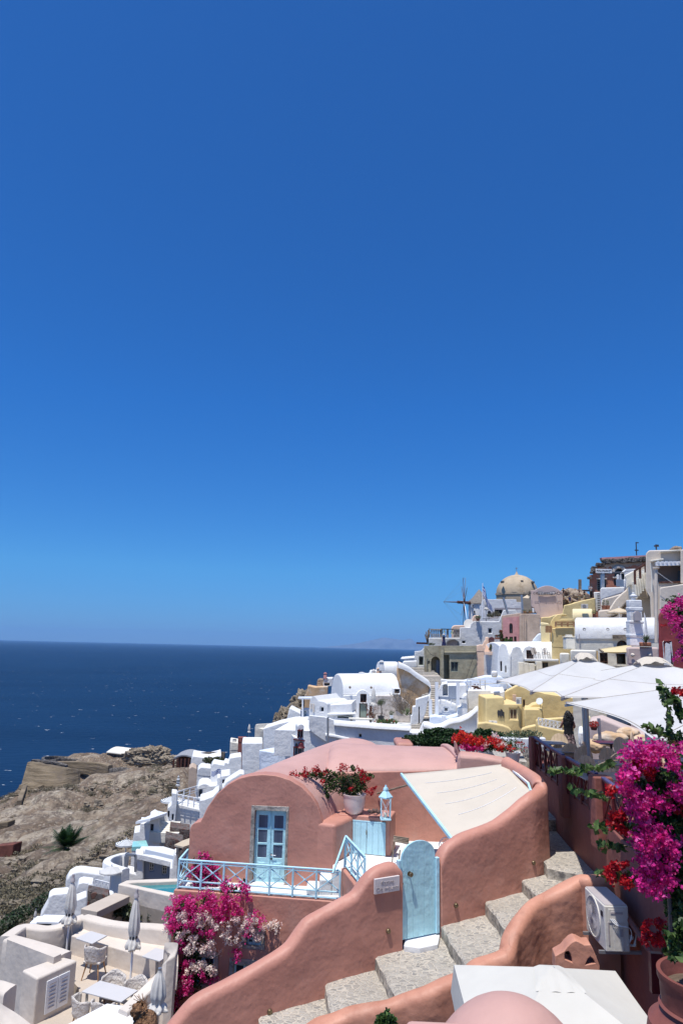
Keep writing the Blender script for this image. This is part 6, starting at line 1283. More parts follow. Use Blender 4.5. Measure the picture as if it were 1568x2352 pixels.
hs('yellow_arch_wall','yellow quarter arch wall in front of the yellow house',A3,[(340,850),(350,790),(375,750),(410,725),(460,718),(495,722),(498,735),(455,735),(440,765),(560,765),(560,800),(395,800),(395,850)],80,1,'yellow',ref=(400,760),cat='wall')
hs('yellow_arch_wall','small pale yellow ledge left of the wooden railing',A3,[(255,830),(255,795),(330,805),(340,830)],79,2,'yellow2',cat='wall')
acunit('white air conditioner on the yellow house under the people',A3,636,628,694,672,82.5)
for(x0,x1,y0,y1,lb)in((395,562,795,838,'wooden rail fence on top of the mustard block'),(308,354,835,892,'short wooden rail fence beside the tan wall')):
 rt=thing('wooden_railing',lb,'railing',at(*A3(x0,y1),75.8),'wooden rails by the yellow houses')
 for k in range(2):MB().bar(at(*A3(x0,y0+k*(y1-y0)*.5),75.8),at(*A3(x1,y0+k*(y1-y0)*.5),75.8),.14).build('rail','timber',rt)
 for i in range(4):x=x0+(x1-x0)*i/3; MB().bar(at(*A3(x,y0-3),75.8),at(*A3(x,y1),75.8),.16).build('post','timber',rt)
blk('terracotta_planter','pinkish planter box with small plants beside the pale yellow vault',A3,732,722,772,758,80,1,'terracotta',cat='planter',bevel=.04)
potplant('roof_plant','small green plant in the pinkish planter box',at(*A3(748,722),79.8),.4,.1,LEAF,120,.15)
blk('peach_wall','pale tan stucco wall stub left of the wooden railings',A3,250,828,306,895,80,2,'cream',cat='wall'); hs('patched_white_wall','blue white patched wall at the foot of the tan house',A3,[(170,990),(190,950),(235,900),(357,897),(358,990)],82,1.5,'bluewhite',cat='wall',ref=(250,950))
for(x,y,h_,face,kw,lb)in((722,572,1.75,120,dict(top='greycl',legs='blackcloth',arms='camera'),'person in a grey shirt standing right of the market sign, looking at their hands'),(614,592,1.5,200,dict(top='khaki',arms='front'),'person in a khaki shirt sitting low beside the market sign'),(660,580,1.55,230,dict(top='blackcloth',arms='front'),'person in dark clothes between the khaki and the grey shirts'),(526,632,1.5,180,dict(top='navy',longhair=True),'person with long dark hair at the left end of the path'),(470,592,1.6,90,dict(top='blackcloth'),'person in black half hidden behind the mauve gable')):
 p=at(*A3(x,y),91); person(lb,(p.x,p.y,p.z-(h_*.25 if x<700 and x>500 else .05)),h_,face,**kw)
hs('path_parapet','low yellow path parapet the people lean on',A3,[(500,660),(505,640),(560,615),(640,600),(760,575),(760,660)],90,1.2,'yellow',cat='wall')
rockmass('brown_rubble','brown rubble heap behind the people at the end of the path',[(at(*A3(530,580),97),(2.6,1.5,1.3))],'ruin',4,4,.3)['category']='rubble'
w3=hs('cream_house','long cream house with a white vaulted roof and three round spouts',A3,[(565,1060),(568,903),(1090,900),(1345,902),(1345,1200),(790,1200),(780,1060)],57,6,'cream',ref=(800,950),wins=[Wn(A3,953,962,1058,1080,arch=True,frame='brownwood',bars=(2,1),recess=.3),Wn(A3,798,1076,876,1200,frame='brownwood',bars=(1,2)),Wn(A3,952,1085,1040,1200,frame='brownwood',bars=(0,0),recess=.6)])
zc0=at(*A3(568,903),57); zc1=at(*A3(1345,902),57)
vault('r','',zc0+Vector((0,-.1,-.05)),zc1+Vector((0,-.1,-.05)),(0,3.8,0),(at(*A3(700,757),59.5).z-zc0.z),zc0.z-.5,root=w3)
for x in(648,862,1022):lathe_dir(at(*A3(x,866),57.2),(0,-1,.1),[(.14,0),(.14,.25),(.1,.27),(.09,.1)]).build('rain_spout','stone',w3,smooth=True)
mb=MB(); mb.bar(at(*A3(920,932),56.8),at(*A3(1088,932),56.8),.3,.35); mb.build('timber_lintel','oldwood',w3)
chimney('square cream chimney at the left end of the cream house',at(*A3(520,1045),55),at(*A3(520,912),55),.76,'cream',taper=.95)
blk('cream_annex','plain cream annex wall in front of the cream house',A3,528,1048,775,1200,52,3,'cream'); blk('cream_ledge','small cream ledge block left of the annex',A3,430,1078,528,1200,53,3,'cream')
yc=thing('yellow_awning','pale yellow cloth awning over the doors of the cream house','awning',at(*A3(900,1060),60)); q4=[at(*A3(x,y),d)for x,y,d in((795,1045,56),(1090,1002,56),(1090,1072,51),(830,1072,51))]
mb=MB(); mb.grid(lambda u,v:q4[0].lerp(q4[1],u).lerp(q4[3].lerp(q4[2],u),v)-Vector((0,0,.25*math.sin(math.pi*u)*math.sin(math.pi*v))),12,8); mb.build('cloth','yellowcloth',yc,smooth='all',solid=.03); MB().bar(q4[0],q4[3],.12).build('pole','oldwood',yc)
gb=blk('grey_beige_wall','smooth grey beige wall with two little studs behind the parasols',A3,1040,1020,1350,1200,47,6,'mauve',bevel=.15,cat='wall')
for x in(1100,1256):lathe_dir(at(*A3(x,1098),46.9),(0,-1,0),[(.13,0),(.1,.15),(.01,.22)]).build('stud','beige',gb)
bt=thing('bell_tower','ornate white chimney like bell tower with a niche, in front of the cream house','tower',at(*A3(1160,1010),54)); d_=49; k_=1/4*d_/1540
def tier(nm_,x0,x1,y0,y1,m_='white',dep=None,off=0):
 a=at(*A3(x0,y1),d_); b=at(*A3(x1,y0),d_); MB().box(((a.x+b.x)/2,d_+.6,(a.z+b.z)/2),(b.x-a.x,dep or(b.x-a.x)*.7,b.z-a.z)).build(nm_,m_,bt,bevel=.06)
for nm_,x0,x1,y0,y1 in(('base',1095,1215,930,1012),('cornice',1086,1224,905,935),('shaft',1092,1212,805,910),('cornice',1086,1220,782,806),('niche_stage',1095,1204,688,785),('cornice',1086,1210,656,690),('cap_block',1090,1202,590,658),('knob_base',1124,1156,548,592)):tier(nm_,x0,x1,y0,y1,'whitewash' if nm_ in('base','shaft')else 'white')
c_=at(*A3(1140,548),d_); MB().lathe((c_.x,d_+.6,c_.z-.1),[(.25,0),(.27,.1),(.1,.2),(.1,.3),(.01,.34)],10).build('knob','white',bt,smooth=True)
pn=PL(*A3(1150,780),d_+.6-.72,0); MB().ext(rect(pn,*A3(1118,692),*A3(1182,782),arch=True),(0,.3,0)).build('niche','acgrey',bt)
hs('white_buttress','white sloping buttress behind the ornate bell tower',A3,[(1215,1010),(1205,700),(1225,760),(1250,1010)],52,1.2,'white',cat='buttress')
blk('agave_planter','rusty terracotta box planter with a spiky agave on the grey beige wall',A3,1160,980,1275,1018,46.6,1.4,'terracotta',cat='planter',bevel=.04); agave('spiky green agave in the rusty planter',at(*A3(1222,985),46.2),.8,26,[OLIVE[1],OLIVE[2]])
wr2=hs('wine_red_wall','wine red plaster wall with a white framed niche at the right edge',A3,[(1352,1950),(1335,760),(1338,712),(1360,704),(1800,700),(1800,1950)],34,3,'wine',ref=(1500,900),cat='wall')
pl=HP[wr2.name]; fr_=MB(); hole=[pl.off(.06)(*A3(*p))for p in((1402,1200),(1402,1000),(1412,985),(1440,985),(1448,1000),(1455,1200))]; out=[pl.off(.06)(*A3(*p))for p in((1392,1200),(1380,980),(1390,968),(1450,966),(1460,975),(1474,1200))]
fr_.ext(out,-pl.n*.3,[hole]); fr_.build('niche_frame','white',wr2); MB().ext([p-pl.n*.05*0+Vector((0,.28,0))for p in hole],(0,.02,0)).build('niche_back','acgrey',wr2)
bl=[blob(A3,x,y,30,rx/4,ry/4)for x,y,rx,ry in((1430,680,60,50),(1500,620,70,60),(1560,620,60,60),(1520,720,80,60),(1480,740,50,40),(1560,800,50,80),(1500,830,30,30),(1550,950,30,60),(1565,1080,25,80),(1470,560,50,12),(1400,590,30,12),(1520,1090,30,12),(1620,700,70,150),(1620,900,60,150))]
rnd=random.Random(21); A3x=lambda L,n,s_:[at(*A3(x+rnd.gauss(0,s_),y+rnd.gauss(0,s_)),29.4+rnd.uniform(-.4,.4))for x,y in L for _ in range(n)]
bush('bougainvillea','purple magenta bougainvillea hanging over the wine red wall at the right edge',bl,3600,.11,LEAF,[('purple_flowers',PUR,A3x([(1380,690),(1420,650),(1450,640),(1480,720),(1440,740),(1470,760),(1520,640),(1550,630),(1560,600),(1530,600),(1520,820),(1490,850),(1540,930),(1560,960),(1460,800),(1550,790),(1560,880),(1490,1100),(1550,1060),(1565,1130),(1510,780)],5,16),9,.11,.07),('red_flowers',RED,A3x([(1380,828),(1410,830),(1365,825)],2,5),4,.05,.05)],seed=21,cat='climbing plant')
ht=hs('white_hotel','white vaulted house with a balcony, two chairs and an arched dormer',N,[(866,470),(872,290),(884,200),(900,172),(925,165),(950,185),(965,240),(980,300),(978,470)],76,3,'white',ref=(900,400),wins=[Wn(N,895,325,912,415,bars=(0,0),frame='brownwood'),Wn(N,938,366,950,428,bars=(0,0),frame='brownwood')])
P0=at(*N(930,312),76.8); P1=at(*N(1462,305),76.8)
vault('r','',P0,P1,(-1.3,6,0),at(*N(1150,160),79.5).z-P0.z,-6,root=ht)
addwall(ht,'front_bay',N,[(975,480),(975,300),(985,260),(1005,205),(1040,188),(1075,205),(1095,250),(1105,300),(1112,480)],74.5,3,'white')
addwall(ht,'dormer',N,[(1098,306),(1098,235),(1112,205),(1150,188),(1190,200),(1215,240),(1240,306)],75.6,2.5,'white',wins=[Wn(N,1128,225,1193,304,frame='brownwood',bars=(2,1))])
addwall(ht,'balcony_slab',N,[(1110,322),(1412,328),(1420,308),(1110,304)],73.8,3.5,'white',bevel=.03); addwall(ht,'lower_front',N,[(1100,480),(1100,322),(1420,328),(1420,480)],75,1,'white',wins=[Wn(N,1132,332,1210,420),Wn(N,1256,334,1326,420)])
for x,y,lb in((1225,300,'beige sling chair turned sideways on the balcony slab, left of two'),(1308,302,'beige sling chair facing out on the balcony slab, right of two')):
 c=at(*N(x,y),74.4); t=thing('sling_chair',lb,'chair',c,'sling chairs on the hotel balcony',R(90 if x<1250 else 10)); MB().box((0,0,.45),(.55,.5,.05)).build('seat','beige',t,local=True); MB().bar((0,.25,.45),(0,.45,1.1),.55,.05,up=(1,0,0)).build('backrest','beige',t,local=True)
 for sx in(-1,1):mb=MB(); mb.bar((sx*.28,-.25,0),(sx*.28,-.2,.65),.035); mb.bar((sx*.28,-.2,.65),(sx*.28,.35,.65),.035); mb.bar((sx*.28,.35,.65),(sx*.28,.15,0),.035); mb.bar((sx*.28,.25,.45),(sx*.28,.47,1.12),.035); mb.build('frame','darkmetal',t,local=True)
rt=thing('post_railing','chunky white post and rope railing below the hotel balcony','railing',at(*N(1075,410),72))
for x,y in((1077,345),(1118,352),(1172,358),(1238,340)):a=at(*N(x,y),72.5); MB().box((a.x,a.y,a.z-.9),(.6,.6,2.1)).build('post','cream',rt,bevel=.05)
mb=MB(); mb.tube([at(*N(x,y),72.5)for x,y in((1077,360),(1098,372),(1118,366),(1145,380),(1172,372),(1238,356))],.07,6); mb.build('rope','cream',rt)
blk('white_bathhouse','blue white wall joining the brown house and the hotel',N,686,250,815,480,84,6,'bluewhite'); blk('white_block','pale blue white block left of the hotel gable',N,812,206,885,440,80,5,'bluewhite')
blk('white_wall','low white wall at the foot of the hotel gable',N,815,415,870,470,64,2,'white',cat='wall')
ps_=hs('peach_steps_wall','peach plaster stair walls with a small dark red gate',A2,[(720,2090),(722,1985),(790,1960),(840,1965),(870,1895),(890,1880),(892,1825),(955,1825),(958,1880),(1000,1910),(1040,1890),(1065,1900),(1070,2090)],82,1.0,'peach',ref=(850,2000),cat='wall')
st_=thing('peach_steps','short flight of pale pink steps leading to the dark red gate','stairs',at(*A2(920,2090),81))
for i in range(7):a=at(*A2(925+i*3,2085-i*21),80+.25*i); MB().box((a.x+.2,a.y,a.z-.2),(1.1,.5,.35)).build('step','peach',st_,bevel=.02)
gt=thing('red_gate','small dark red picket gate at the top of the peach steps','gate',at(*A2(1005,1945),81.8));
for i in range(6):x=962+i*17; MB().bar(at(*A2(x,1945),81.8),at(*A2(x,1835-18+abs(i-2.5)*10),81.8),.09,.06).build('picket','redwood',gt)
for y in(1860,1930):MB().bar(at(*A2(955,y),81.7),at(*A2(1052,y),81.7),.1).build('crossbar','redwood',gt)
blk('terracotta_planter','long terracotta planter right of the dark red gate',A2,1062,1828,1165,1868,82,.8,'terracotta',cat='planter',bevel=.04)
bush('green_shrub','dark red and green climbing shrub between the planter and the pink house',[blob(A2,x,y,82,rx/7.83,ry/7.83)for x,y,rx,ry in((1170,1730,35,35),(1180,1800,40,50),(1190,1870,40,50),(1110,1805,50,20))],900,.16,[LEAF[1],RED[1],OLIVE[0]],[])
bush('green_shrub','bright green shrubs at the foot of the old pink house',[blob(A2,x,y,82,rx/7.83,ry/7.83)for x,y,rx,ry in((1260,1890,50,45),(1350,1890,45,50))],700,.16,LEAF,[])
bush('green_shrub','green plants at the right side of the peach steps',[blob(A2,x,y,80,rx/7.83,ry/7.83)for x,y,rx,ry in((1010,1990,45,40),(985,2040,30,30))],400,.14,OLIVE,[])
hs('peach_dome_wall','pale peach rounded roof behind the bells',A2,[(280,1760),(285,1660),(310,1625),(350,1613),(540,1613),(600,1645),(600,1760)],104,5,'peach',ref=(400,1700)); hs('peach_dome_wall','small pale peach arch at the foot of the windmill',A2,[(640,1560),(650,1520),(680,1440),(700,1435),(785,1435),(785,1560)],105,3,'peach',ref=(700,1500))
lathe_dir(at(*A2(597,1595),98),(-.2,-1,.2),[(.05,0),(.6,.05),(.62,.1),(.6,.12)]); o=lathe_dir(at(*A2(597,1595),98),(-.2,-1,.2),[(.01,-.1),(.6,.05),(.72,.12),(.7,.14)]).build('satellite_dish','acwhite',smooth=True); tag(o,'round white satellite dish at the foot of the windmill','satellite dish')
bush('green_shrub','little dry bush on the left corner of the brown house roof',[blob(N,285,172,84,7,3),blob(N,262,170,84,6,3)],200,.14,OLIVE,[])
cF=at(*N(763,650),62); cB=at(*N(700,636),66); exv=(cB-cF); exv.z=0; exv.normalize()
y1=hs('yellow_house','mustard yellow two level house with a dark bull ornament on its wall',N,[(763,1100),(762,650),(928,645),(932,705),(1092,708),(1098,1100)],62,6,'yellow',ref=(763,650),ex=tuple(exv),wins=[Wn(N,980,750,1052,848,frame='yellow2',pane='shutter',bars=(1,0))])
pl=HP[y1.name].off(.03); mb=MB(); mb.ext([pl(*N(x,y))for x,y in((868,780),(875,762),(895,768),(900,752),(912,760),(918,775),(930,782),(924,838),(918,815),(905,812),(900,840),(893,815),(880,812),(878,835),(872,810))],(0,-.08,0)); mb.build('bull_ornament','darkmetal',y1)
addwall(y1,'side_window',N,[(712,803),(742,806),(742,755),(712,750)],60,.1,'brownwood',bevel=.01)if False else None
hs('yellow_house','taller pale yellow house behind, with the satellite dish in front',N,[(928,1000),(928,605),(1045,545),(1310,618),(1700,680),(1700,1000)],68,5,'yellow',ref=(1100,700),wins=[Wn(N,1098,672,1117,742,frame='timber',pane='shutter',bars=(0,0))])
blk('yellow_block','yellow cube block right of the shuttered window',N,1106,750,1280,960,61.5,4,'yellow'); blk('shutter_board','small peach board fixed on the upper yellow wall',N,1004,625,1040,702,67.5,.3,'peach',cat='board',bevel=.02)
hs('yellow_dome','small rounded yellow hump at the base of the satellite dish',N,[(1140,755),(1150,730),(1180,710),(1230,700),(1275,712),(1285,755)],63.5,2.5,'yellow',cat='roof hump')
acunit('white air conditioner on the ledge of the yellow house',N,1036,648,1084,712,61.5,-20); acunit('small white air conditioner lying low on the mustard wall',N,800,860,868,884,61,0)
ds=thing('satellite_dish','white satellite dish on the yellow block','satellite dish',at(*N(1255,745),62)); lathe_dir(at(*N(1246,683),61.5),(-.75,-1,.45),[(.01,-.08),(.17,-.05),(.3,.01),(.29,.02)]).build('dish','paint',ds,smooth=True); MB().bar(at(*N(1256,745),62),at(*N(1250,690),61.6),.04).build('stand','metal',ds)
y4=hs('yellow_terrace','yellow terrace wall with a low white crossed railing',N,[(1208,1100),(1214,846),(1240,905),(1445,945),(1700,985),(1700,1100)],56,.6,'yellow',ref=(1300,1000)); hs('yellow_wall','yellow back parapet of the terrace with the crossed railing',N,[(1214,900),(1216,845),(1460,828),(1700,820),(1700,960)],60,.5,'yellow',ref=(1300,880),cat='wall')
rail('white_railing','low white crossed railing on the yellow terrace wall',at(*N(1236,905),56.2),at(*N(1445,945),56.2),6,.62,'paint',tw=.07,post=.07)
hs('yellow_wall','low curved yellow wall above the flower hedge',N,[(690,1100),(690,880),(765,872),(830,882),(920,900),(970,920),(1000,950),(1010,1100)],57,.8,'yellow',ref=(800,950),cat='wall'); hs('yellow_wall','yellow wall stub sloping up towards the white crossed railing',N,[(1078,1100),(1082,932),(1130,912),(1216,895),(1216,1100)],57.5,.8,'yellow',ref=(1100,1000),cat='wall')
w4=hs('white_terrace_house','white terrace block with a metal railing and a folded deck chair',N,[(598,760),(602,582),(800,580),(815,600),(900,596),(935,590),(935,760)],66,8,'white',ref=(700,650))
rt=thing('pipe_railing','thin white pipe railing around the roof terrace','railing',at(*N(610,575),66))
for a_,b_ in(((600,482),(600,576)),((760,495),(760,578)),((715,480),(715,560)),((958,525),(958,575)),((630,500),(630,572))):MB().bar(at(*N(*a_),66.3),at(*N(*b_),66.3),.09).build('post','paint',rt)
for a_,b_ in(((598,485),(715,481)),((600,490),(762,497)),((598,520),(958,526)),((600,540),(760,545))):MB().bar(at(*N(*a_),66.2),at(*N(*b_),66.2),.08).build('rail','paint',rt)
dk=thing('deck_chair','folded red brown wooden deck chair leaning on the roof terrace','chair',at(*N(690,575),67))
for i in range(5):MB().bar(at(*N(640+i*14,548+i*5),67),at(*N(672+i*14,535+i*10),67.5),.1).build('slat','brownwood',dk)
MB().bar(at(*N(640,550),67),at(*N(730,578),67),.12).build('frame','brownwood',dk); MB().bar(at(*N(655,578),67),at(*N(700,535),67),.12).build('frame','brownwood',dk)
hs('white_wall','white wall behind the roof terrace railing, right of the brown house',N,[(560,600),(565,500),(640,490),(760,460),(900,462),(960,520),(1010,560),(900,600)],74,4,'bluewhite',ref=(750,520),cat='wall')
hs('white_wall','long low white wall edging the path below the brown house',N,[(360,530),(362,484),(420,492),(560,494),(600,490),(600,535)],76,1,'white',ref=(450,500),cat='wall')
wp=hs('white_cave_house','white house with a covered balcony, hammock arch and a small black window',N,[(300,900),(310,700),(340,600),(370,535),(420,525),(425,545),(590,540),(600,900)],64,5,'white',ref=(450,650),wins=[Wn(N,380,530,425,635,arch=True,frame='white',pane='white',bars=(0,0),recess=.8,kind='niche'),Wn(N,388,735,430,780,frame='paint',bars=(0,0))])
addwall(wp,'recess_back',N,[(432,668),(520,668),(520,545),(432,545)],63.9,.2,'skybluewall',bevel=.01); addwall(wp,'balcony',N,[(310,820),(330,690),(360,665),(500,712),(505,820)],62.5,1.3,'white',wins=[Wn(N,392,738,428,776,frame='paint',bars=(0,0))])
addwall(wp,'shade_sheet',N,[(300,665),(340,640),(520,650),(600,665),(480,668)],61.8,.1,'skybluewall',bevel=.01)
for x,y0,y1_ in((326,512,815),(516,518,720),(270,665,820)):MB().bar(at(*N(x,y0),61.7),at(*N(x,y1_),61.7),.26).build('pole','paint',wp)
rt=rail('white_railing','small white balcony railing under the shade sheet',at(*N(360,712),62.2),at(*N(505,716),62.2),3,.55,'paint',tw=.05,post=.07,xx=False,rails=(.5,.1))
hs('white_dome_block','rounded white block between the balcony and the roof terrace',N,[(500,820),(510,740),(545,735),(550,660),(565,630),(598,620),(605,735),(605,820)],62,4,'white',ref=(560,750))
sw=hs('sweeping_white_wall','white garden wall sweeping up to the mustard house',N,[(165,1100),(175,930),(200,870),(240,872),(300,895),(360,890),(440,845),(520,835),(600,800),(650,765),(690,725),(690,1100)],58.5,.8,'whitewash',ref=(400,900),cat='wall'); pl=HP[sw.name]
cap('coping',[pl(*N(x,y))for x,y in((205,870),(245,880),(300,902),(350,900),(430,850),(520,832),(600,800),(650,762),(690,724))],.7,sw,h_=.3)
hs('white_wall','white lower wall with a small notice board beside the stairs',N,[(258,960),(262,818),(320,815),(420,830),(480,812),(520,800),(520,960)],60.5,2,'bluewhite',ref=(400,850),cat='wall'); nb=blk('notice_board','small white notice board on the lower white wall',N,370,815,412,862,60,.1,'paint',cat='sign',bevel=.01)
hedge=[blob(N,x,y,dd,rx*.2563,ry*.2563)for x,y,rx,ry,dd in((120,1030,110,50,34),(250,990,90,55,34),(350,980,90,60,34),(440,990,80,60,34),(520,1000,90,60,34),(400,1050,150,50,33.5),(260,1060,120,45,33.5),(720,980,60,50,33),(800,985,70,50,33),(880,1010,80,50,33),(980,1020,70,50,32.5),(1100,1040,90,50,32),(1180,1045,60,40,32),(40,1050,50,25,34))]
mb=MB(); rnd=random.Random(31); leafcloud(mb,hedge,22000,.13,rnd=rnd,asp=.55); o=mb.build('hedge',HEDGE,fixn=False); tag(o,'dense dark green glossy hedge along the top of the pink house garden','hedge')
fl=[blob(N,x,y,24.2,rx*.2563,ry*.2563)for x,y,rx,ry in((540,1030,60,45),(620,1010,80,50),(700,1040,80,60),(800,1050,90,50),(880,1060,80,50),(950,1080,60,45),(640,1080,90,50),(760,1100,110,40),(900,1110,90,30))]
Nx=lambda L,n,s_,d0_=23.8:[at(*N(x+rnd.gauss(0,s_),y+rnd.gauss(0,s_*.8)),d0_+rnd.uniform(-.4,.3))for x,y in L for _ in range(n)]
bush('flower_bed','flower bed overflowing with scarlet, pink and white blossoms beside the hedge',fl,3800,.075,LEAF,[('scarlet_flowers',ORG,Nx([(495,1015),(510,1010),(540,975),(580,1010),(610,1000),(640,1020),(690,1035),(560,1050),(700,1060),(760,1070),(800,1030),(830,1040),(880,1040),(720,1030),(860,1080),(930,1090),(650,1060),(600,1040),(980,1100),(900,1100)],7,13),6,.07,.06),('magenta_flowers',MAG,Nx([(560,1090),(600,1110),(640,1100),(690,1100),(650,1115),(580,1070),(720,1110)],7,13),6,.07,.055),('white_flowers',WHT,Nx([(830,990),(860,1000),(880,1015),(920,1065),(940,1075),(780,1060),(770,1090),(900,1075)],5,10),5,.06,.05)],seed=33,cat='flowers')
potplant('flower_pot','white pot of red flowers at the near end of the flower bed',atz(*B3(5,1010),-3.7),.25,.35,LEAF,300,.07,'paint',flowers=RED,ch=1.4)
blk('pink_planter','pink plaster planter box holding the hedge behind the barrel roof',N,-30,1055,120,1130,32.5,2,'pink',cat='planter');
pw=hs('pink_planter_wall','pink plaster planter wall in front of the flower bed',D,[(1048,1800),(1049,1737),(1056,1733),(1100,1737),(1148,1746),(1164,1750),(1168,1775)],22.6,.9,'pinksun',ref=(1100,1745),cat='wall'); hs('pink_planter_wall','narrow pink fin wall between the hedge and the flower bed',B2,[(1032,910),(1030,812),(1045,812),(1095,925),(1100,1000)],23.6,.25,'pinksun',cat='wall')
for i in range(4):x=0+i*62; a=atz(*B3(15+i*55,905-i*2),-3.7); t=thing('flower_trough',['first white flower trough from the left beside the path','second white flower trough from the left beside the path','third white flower trough from the left beside the path','fourth white flower trough, nearest the restaurant rail'][i],'planter',a,'white troughs along the path'); mb=MB(); mb.box((a.x,a.y,a.z+.32),(.95,.35,.36)); mb.build('box','paint',t,bevel=.03); mb=MB(); leafcloud(mb,[(Vector((a.x,a.y,a.z+.6)),(.45,.2,.16))],160,.09); mb.build('plants',OLIVE,t,fixn=False)
mb=MB(); mb.ext([(6.6,29,-3.75),(8.2,28,-3.75),(8.6,31.5,-3.9),(6.8,31.5,-3.9)],(0,0,-.5)); struct('upper_path',mb,'cobble')
hs('low_brown_kerb','low brown kerb with a sunlit top at the end of the alley',B3,[(20,960),(20,915),(110,900),(215,905),(215,955)],29,.6,'brick',cat='kerb',ref=(100,940))
def wire(rt,f,pts,d,r_=.02,m_='darkmetal',nm_='wire'):mb=MB(); mb.tube(smoothpts([at(*f(x,y),d)for x,y in pts],4),r_,5); mb.build(nm_,m_,rt)
wire(br,N,[(235,210),(270,260),(330,285)],81.7); wire(br,N,[(682,235),(640,330),(590,480)],81.7); wire(br,N,[(225,190),(232,400)],81.6,.06,'brown','drain_pipe'); wire(y1,N,[(1090,712),(1100,800),(1098,940)],61.6,.035,'yellow','drain_pipe')
wire(bh2,A3,[(1262,250),(1278,400),(1275,520)],59.5,.05,'cream','drain_pipe'); wire(bh2,A3,[(1325,335),(1400,390),(1468,435)],58,.015,'paint'); wire(w3,A3,[(612,905),(614,1040)],56.8,.03,'acgrey','drain_pipe'); wire(ht,N,[(980,190),(978,300),(976,440)],74.2,.03,'paint','drain_pipe')
zT=-3.62; W3=[(6.37,23.2),(6.06,18.9),(5.98,16.9),(5.93,16.05),(5.62,14.3),(5.5,12),(5.42,8),(5.4,3)]
def wtop(y):return-3.58 if y>15.9 else-3.58
mb=MB(); fc=[Vector((x,y,-3.6))for x,y in W3]; mb.ext([Vector((x,y,-9))for x,y in W3]+[Vector((15,3,-9)),Vector((15,24.4,-9)),Vector((6.6,24.4,-9))],(0,0,5.4)); tf=thing('restaurant_terrace','brick red retaining wall and floor of the shaded restaurant terrace','terrace',(6.4,18,-9)); mb.build('wall','brick',tf,bevel=.03)
def rpil(x,y,lb,w_=.34):o=MB().box((x,y,(zT-.6-2.72)/2),(w_,w_,1.5)).build('brick_red_pier','brick',bevel=.03); tag(o,lb,'pier','piers of the terrace rail')
rpil(6.37,23.0,'brick red pier at the far end of the restaurant railing',.3); rpil(6.06,18.95,'brick red pier between the far and the middle railing panels'); rpil(5.93,16.15,'brick red pier between the middle and the near railing panels',.42)
for i,(a,b,n_,lb)in enumerate((((6.34,22.8),(6.07,19.15),5,'far dark red crossed railing panel with a dark blue top rail'),((6.04,18.75),(5.94,16.4),4,'middle dark red crossed railing panel behind the leafy vine'),((5.9,15.9),(5.62,13.6),3,'near dark red crossed railing panel behind the bougainvillea'))):
 r_=rail('dark_red_railing',lb,Vector((a[0],a[1],-3.62)),Vector((b[0],b[1],-3.62)),n_,.86,'redwood',tw=.07,post=.07,double=False,rails=(.04,),group='railing panels of the restaurant')
 MB().bar((a[0],a[1],-2.72),(b[0],b[1],-2.72),.09,.05).build('cap_rail','bluerail',r_,bevel=.01)
mb=MB(); mb.bar((6.02,16.15,-3.9),(5.98,16.1,-4.75),.05);
def slatchair(loc,rz,label):
 t=thing('restaurant_chair',label,'chair',loc,'slatted chairs on the restaurant terrace',rz); mb=MB()
 n=16; out=[(-.26,.2,.42),(.26,.2,.42)]+[(.29*math.cos(math.pi*i/n),.28,.62+.36*math.sin(math.pi*i/n))for i in range(n+1)]
 for k in range(5):
  u0,u1=-.27+.108*k+.004,-.27+.108*(k+1)-.004; zt=lambda u:.62+.36*math.sqrt(max(0,1-(u/.285)**2)); mb.ext([(u0,.22,.44),(u1,.22,.44),(u1,.33,zt(u1)),((u0+u1)/2,.335,zt((u0+u1)/2)+.004),(u0,.33,zt(u0))],(0,.02,0))
 mb.build('backrest','shadechair',t,local=True); MB().lathe((0,0,.42),[(.0,0),(.25,0),(.26,.02),(.0,.03)],20).build('seat','shadechair',t,local=True)
 for sx in(-1,1):
  for sy in(-1,1):MB().bar((sx*.23,sy*.2,0),(sx*.19,sy*.17,.42),.035).build('leg','shadechair',t,local=True)
def sqtable(label,x,y,s_=.75,top='greytop'):
 t=thing('restaurant_table',label,'table',(x,y,zT),'restaurant tables'); MB().box((x,y,zT+.74),(s_*1.2,s_,.03)).build('table_top',top,t,bevel=.008); MB().bar((x,y,zT),(x,y,zT+.73),.06).build('stem','darkmetal',t); MB().lathe((x,y,zT),[(.25,0),(.25,.02),(.03,.05)],16).build('foot','darkmetal',t)
for i,(px,py,z,lb)in enumerate(((1262,1706,-2.88,'pale square table at the far end of the terrace, beside the standing person'),(1292,1724,-2.88,'pale square table just in front of the far pair of chairs'),(1385,1783,-2.88,'long pale table between the chairs beside the second railing'),(1400,1752,-2.88,'table among the chairs in the middle of the terrace'),(1402,1706,-2.88,'dark cloth table right of the parasol pole'))):p=atz(px,py,z); sqtable(lb,p.x,p.y,.8 if i!=2 else 1.0,'greytop' if i!=4 else 'redwood')
for i,(px,py,rz,lb)in enumerate(((1287,1703,-10,'dark slatted chair back beside the far table'),(1322,1698,60,'slatted chair turned sideways right of the standing person'),(1318,1728,0,'slatted chair left of the broad pale chair'),(1348,1736,0,'broad pale rounded chair back in the middle of the terrace'),(1370,1722,50,'slatted chair half hidden behind the pale chair'),(1408,1740,5,'rounded chair back under the third parasol'),(1396,1770,-5,'big rounded chair back right above the long pale table'),(1356,1760,0,'chair back behind the second railing pier'),(1440,1712,20,'dark rounded chair back right of the dark cloth table'),(1475,1698,60,'chair turned sideways behind the purple flowers'),(1548,1728,0,'chair back at the right edge behind the bougainvillea'))):
 p=atz(px,py,-2.85); slatchair((p.x,p.y,zT),R(rz),lb)
p=at(1303,1636,23.6); person('person with long black hair and patterned skirt standing with back turned on the terrace',(p.x,p.y,zT),1.66,-8,'blackcloth',skirt='print',longhair=True,arms='camera',sleeveless=True)
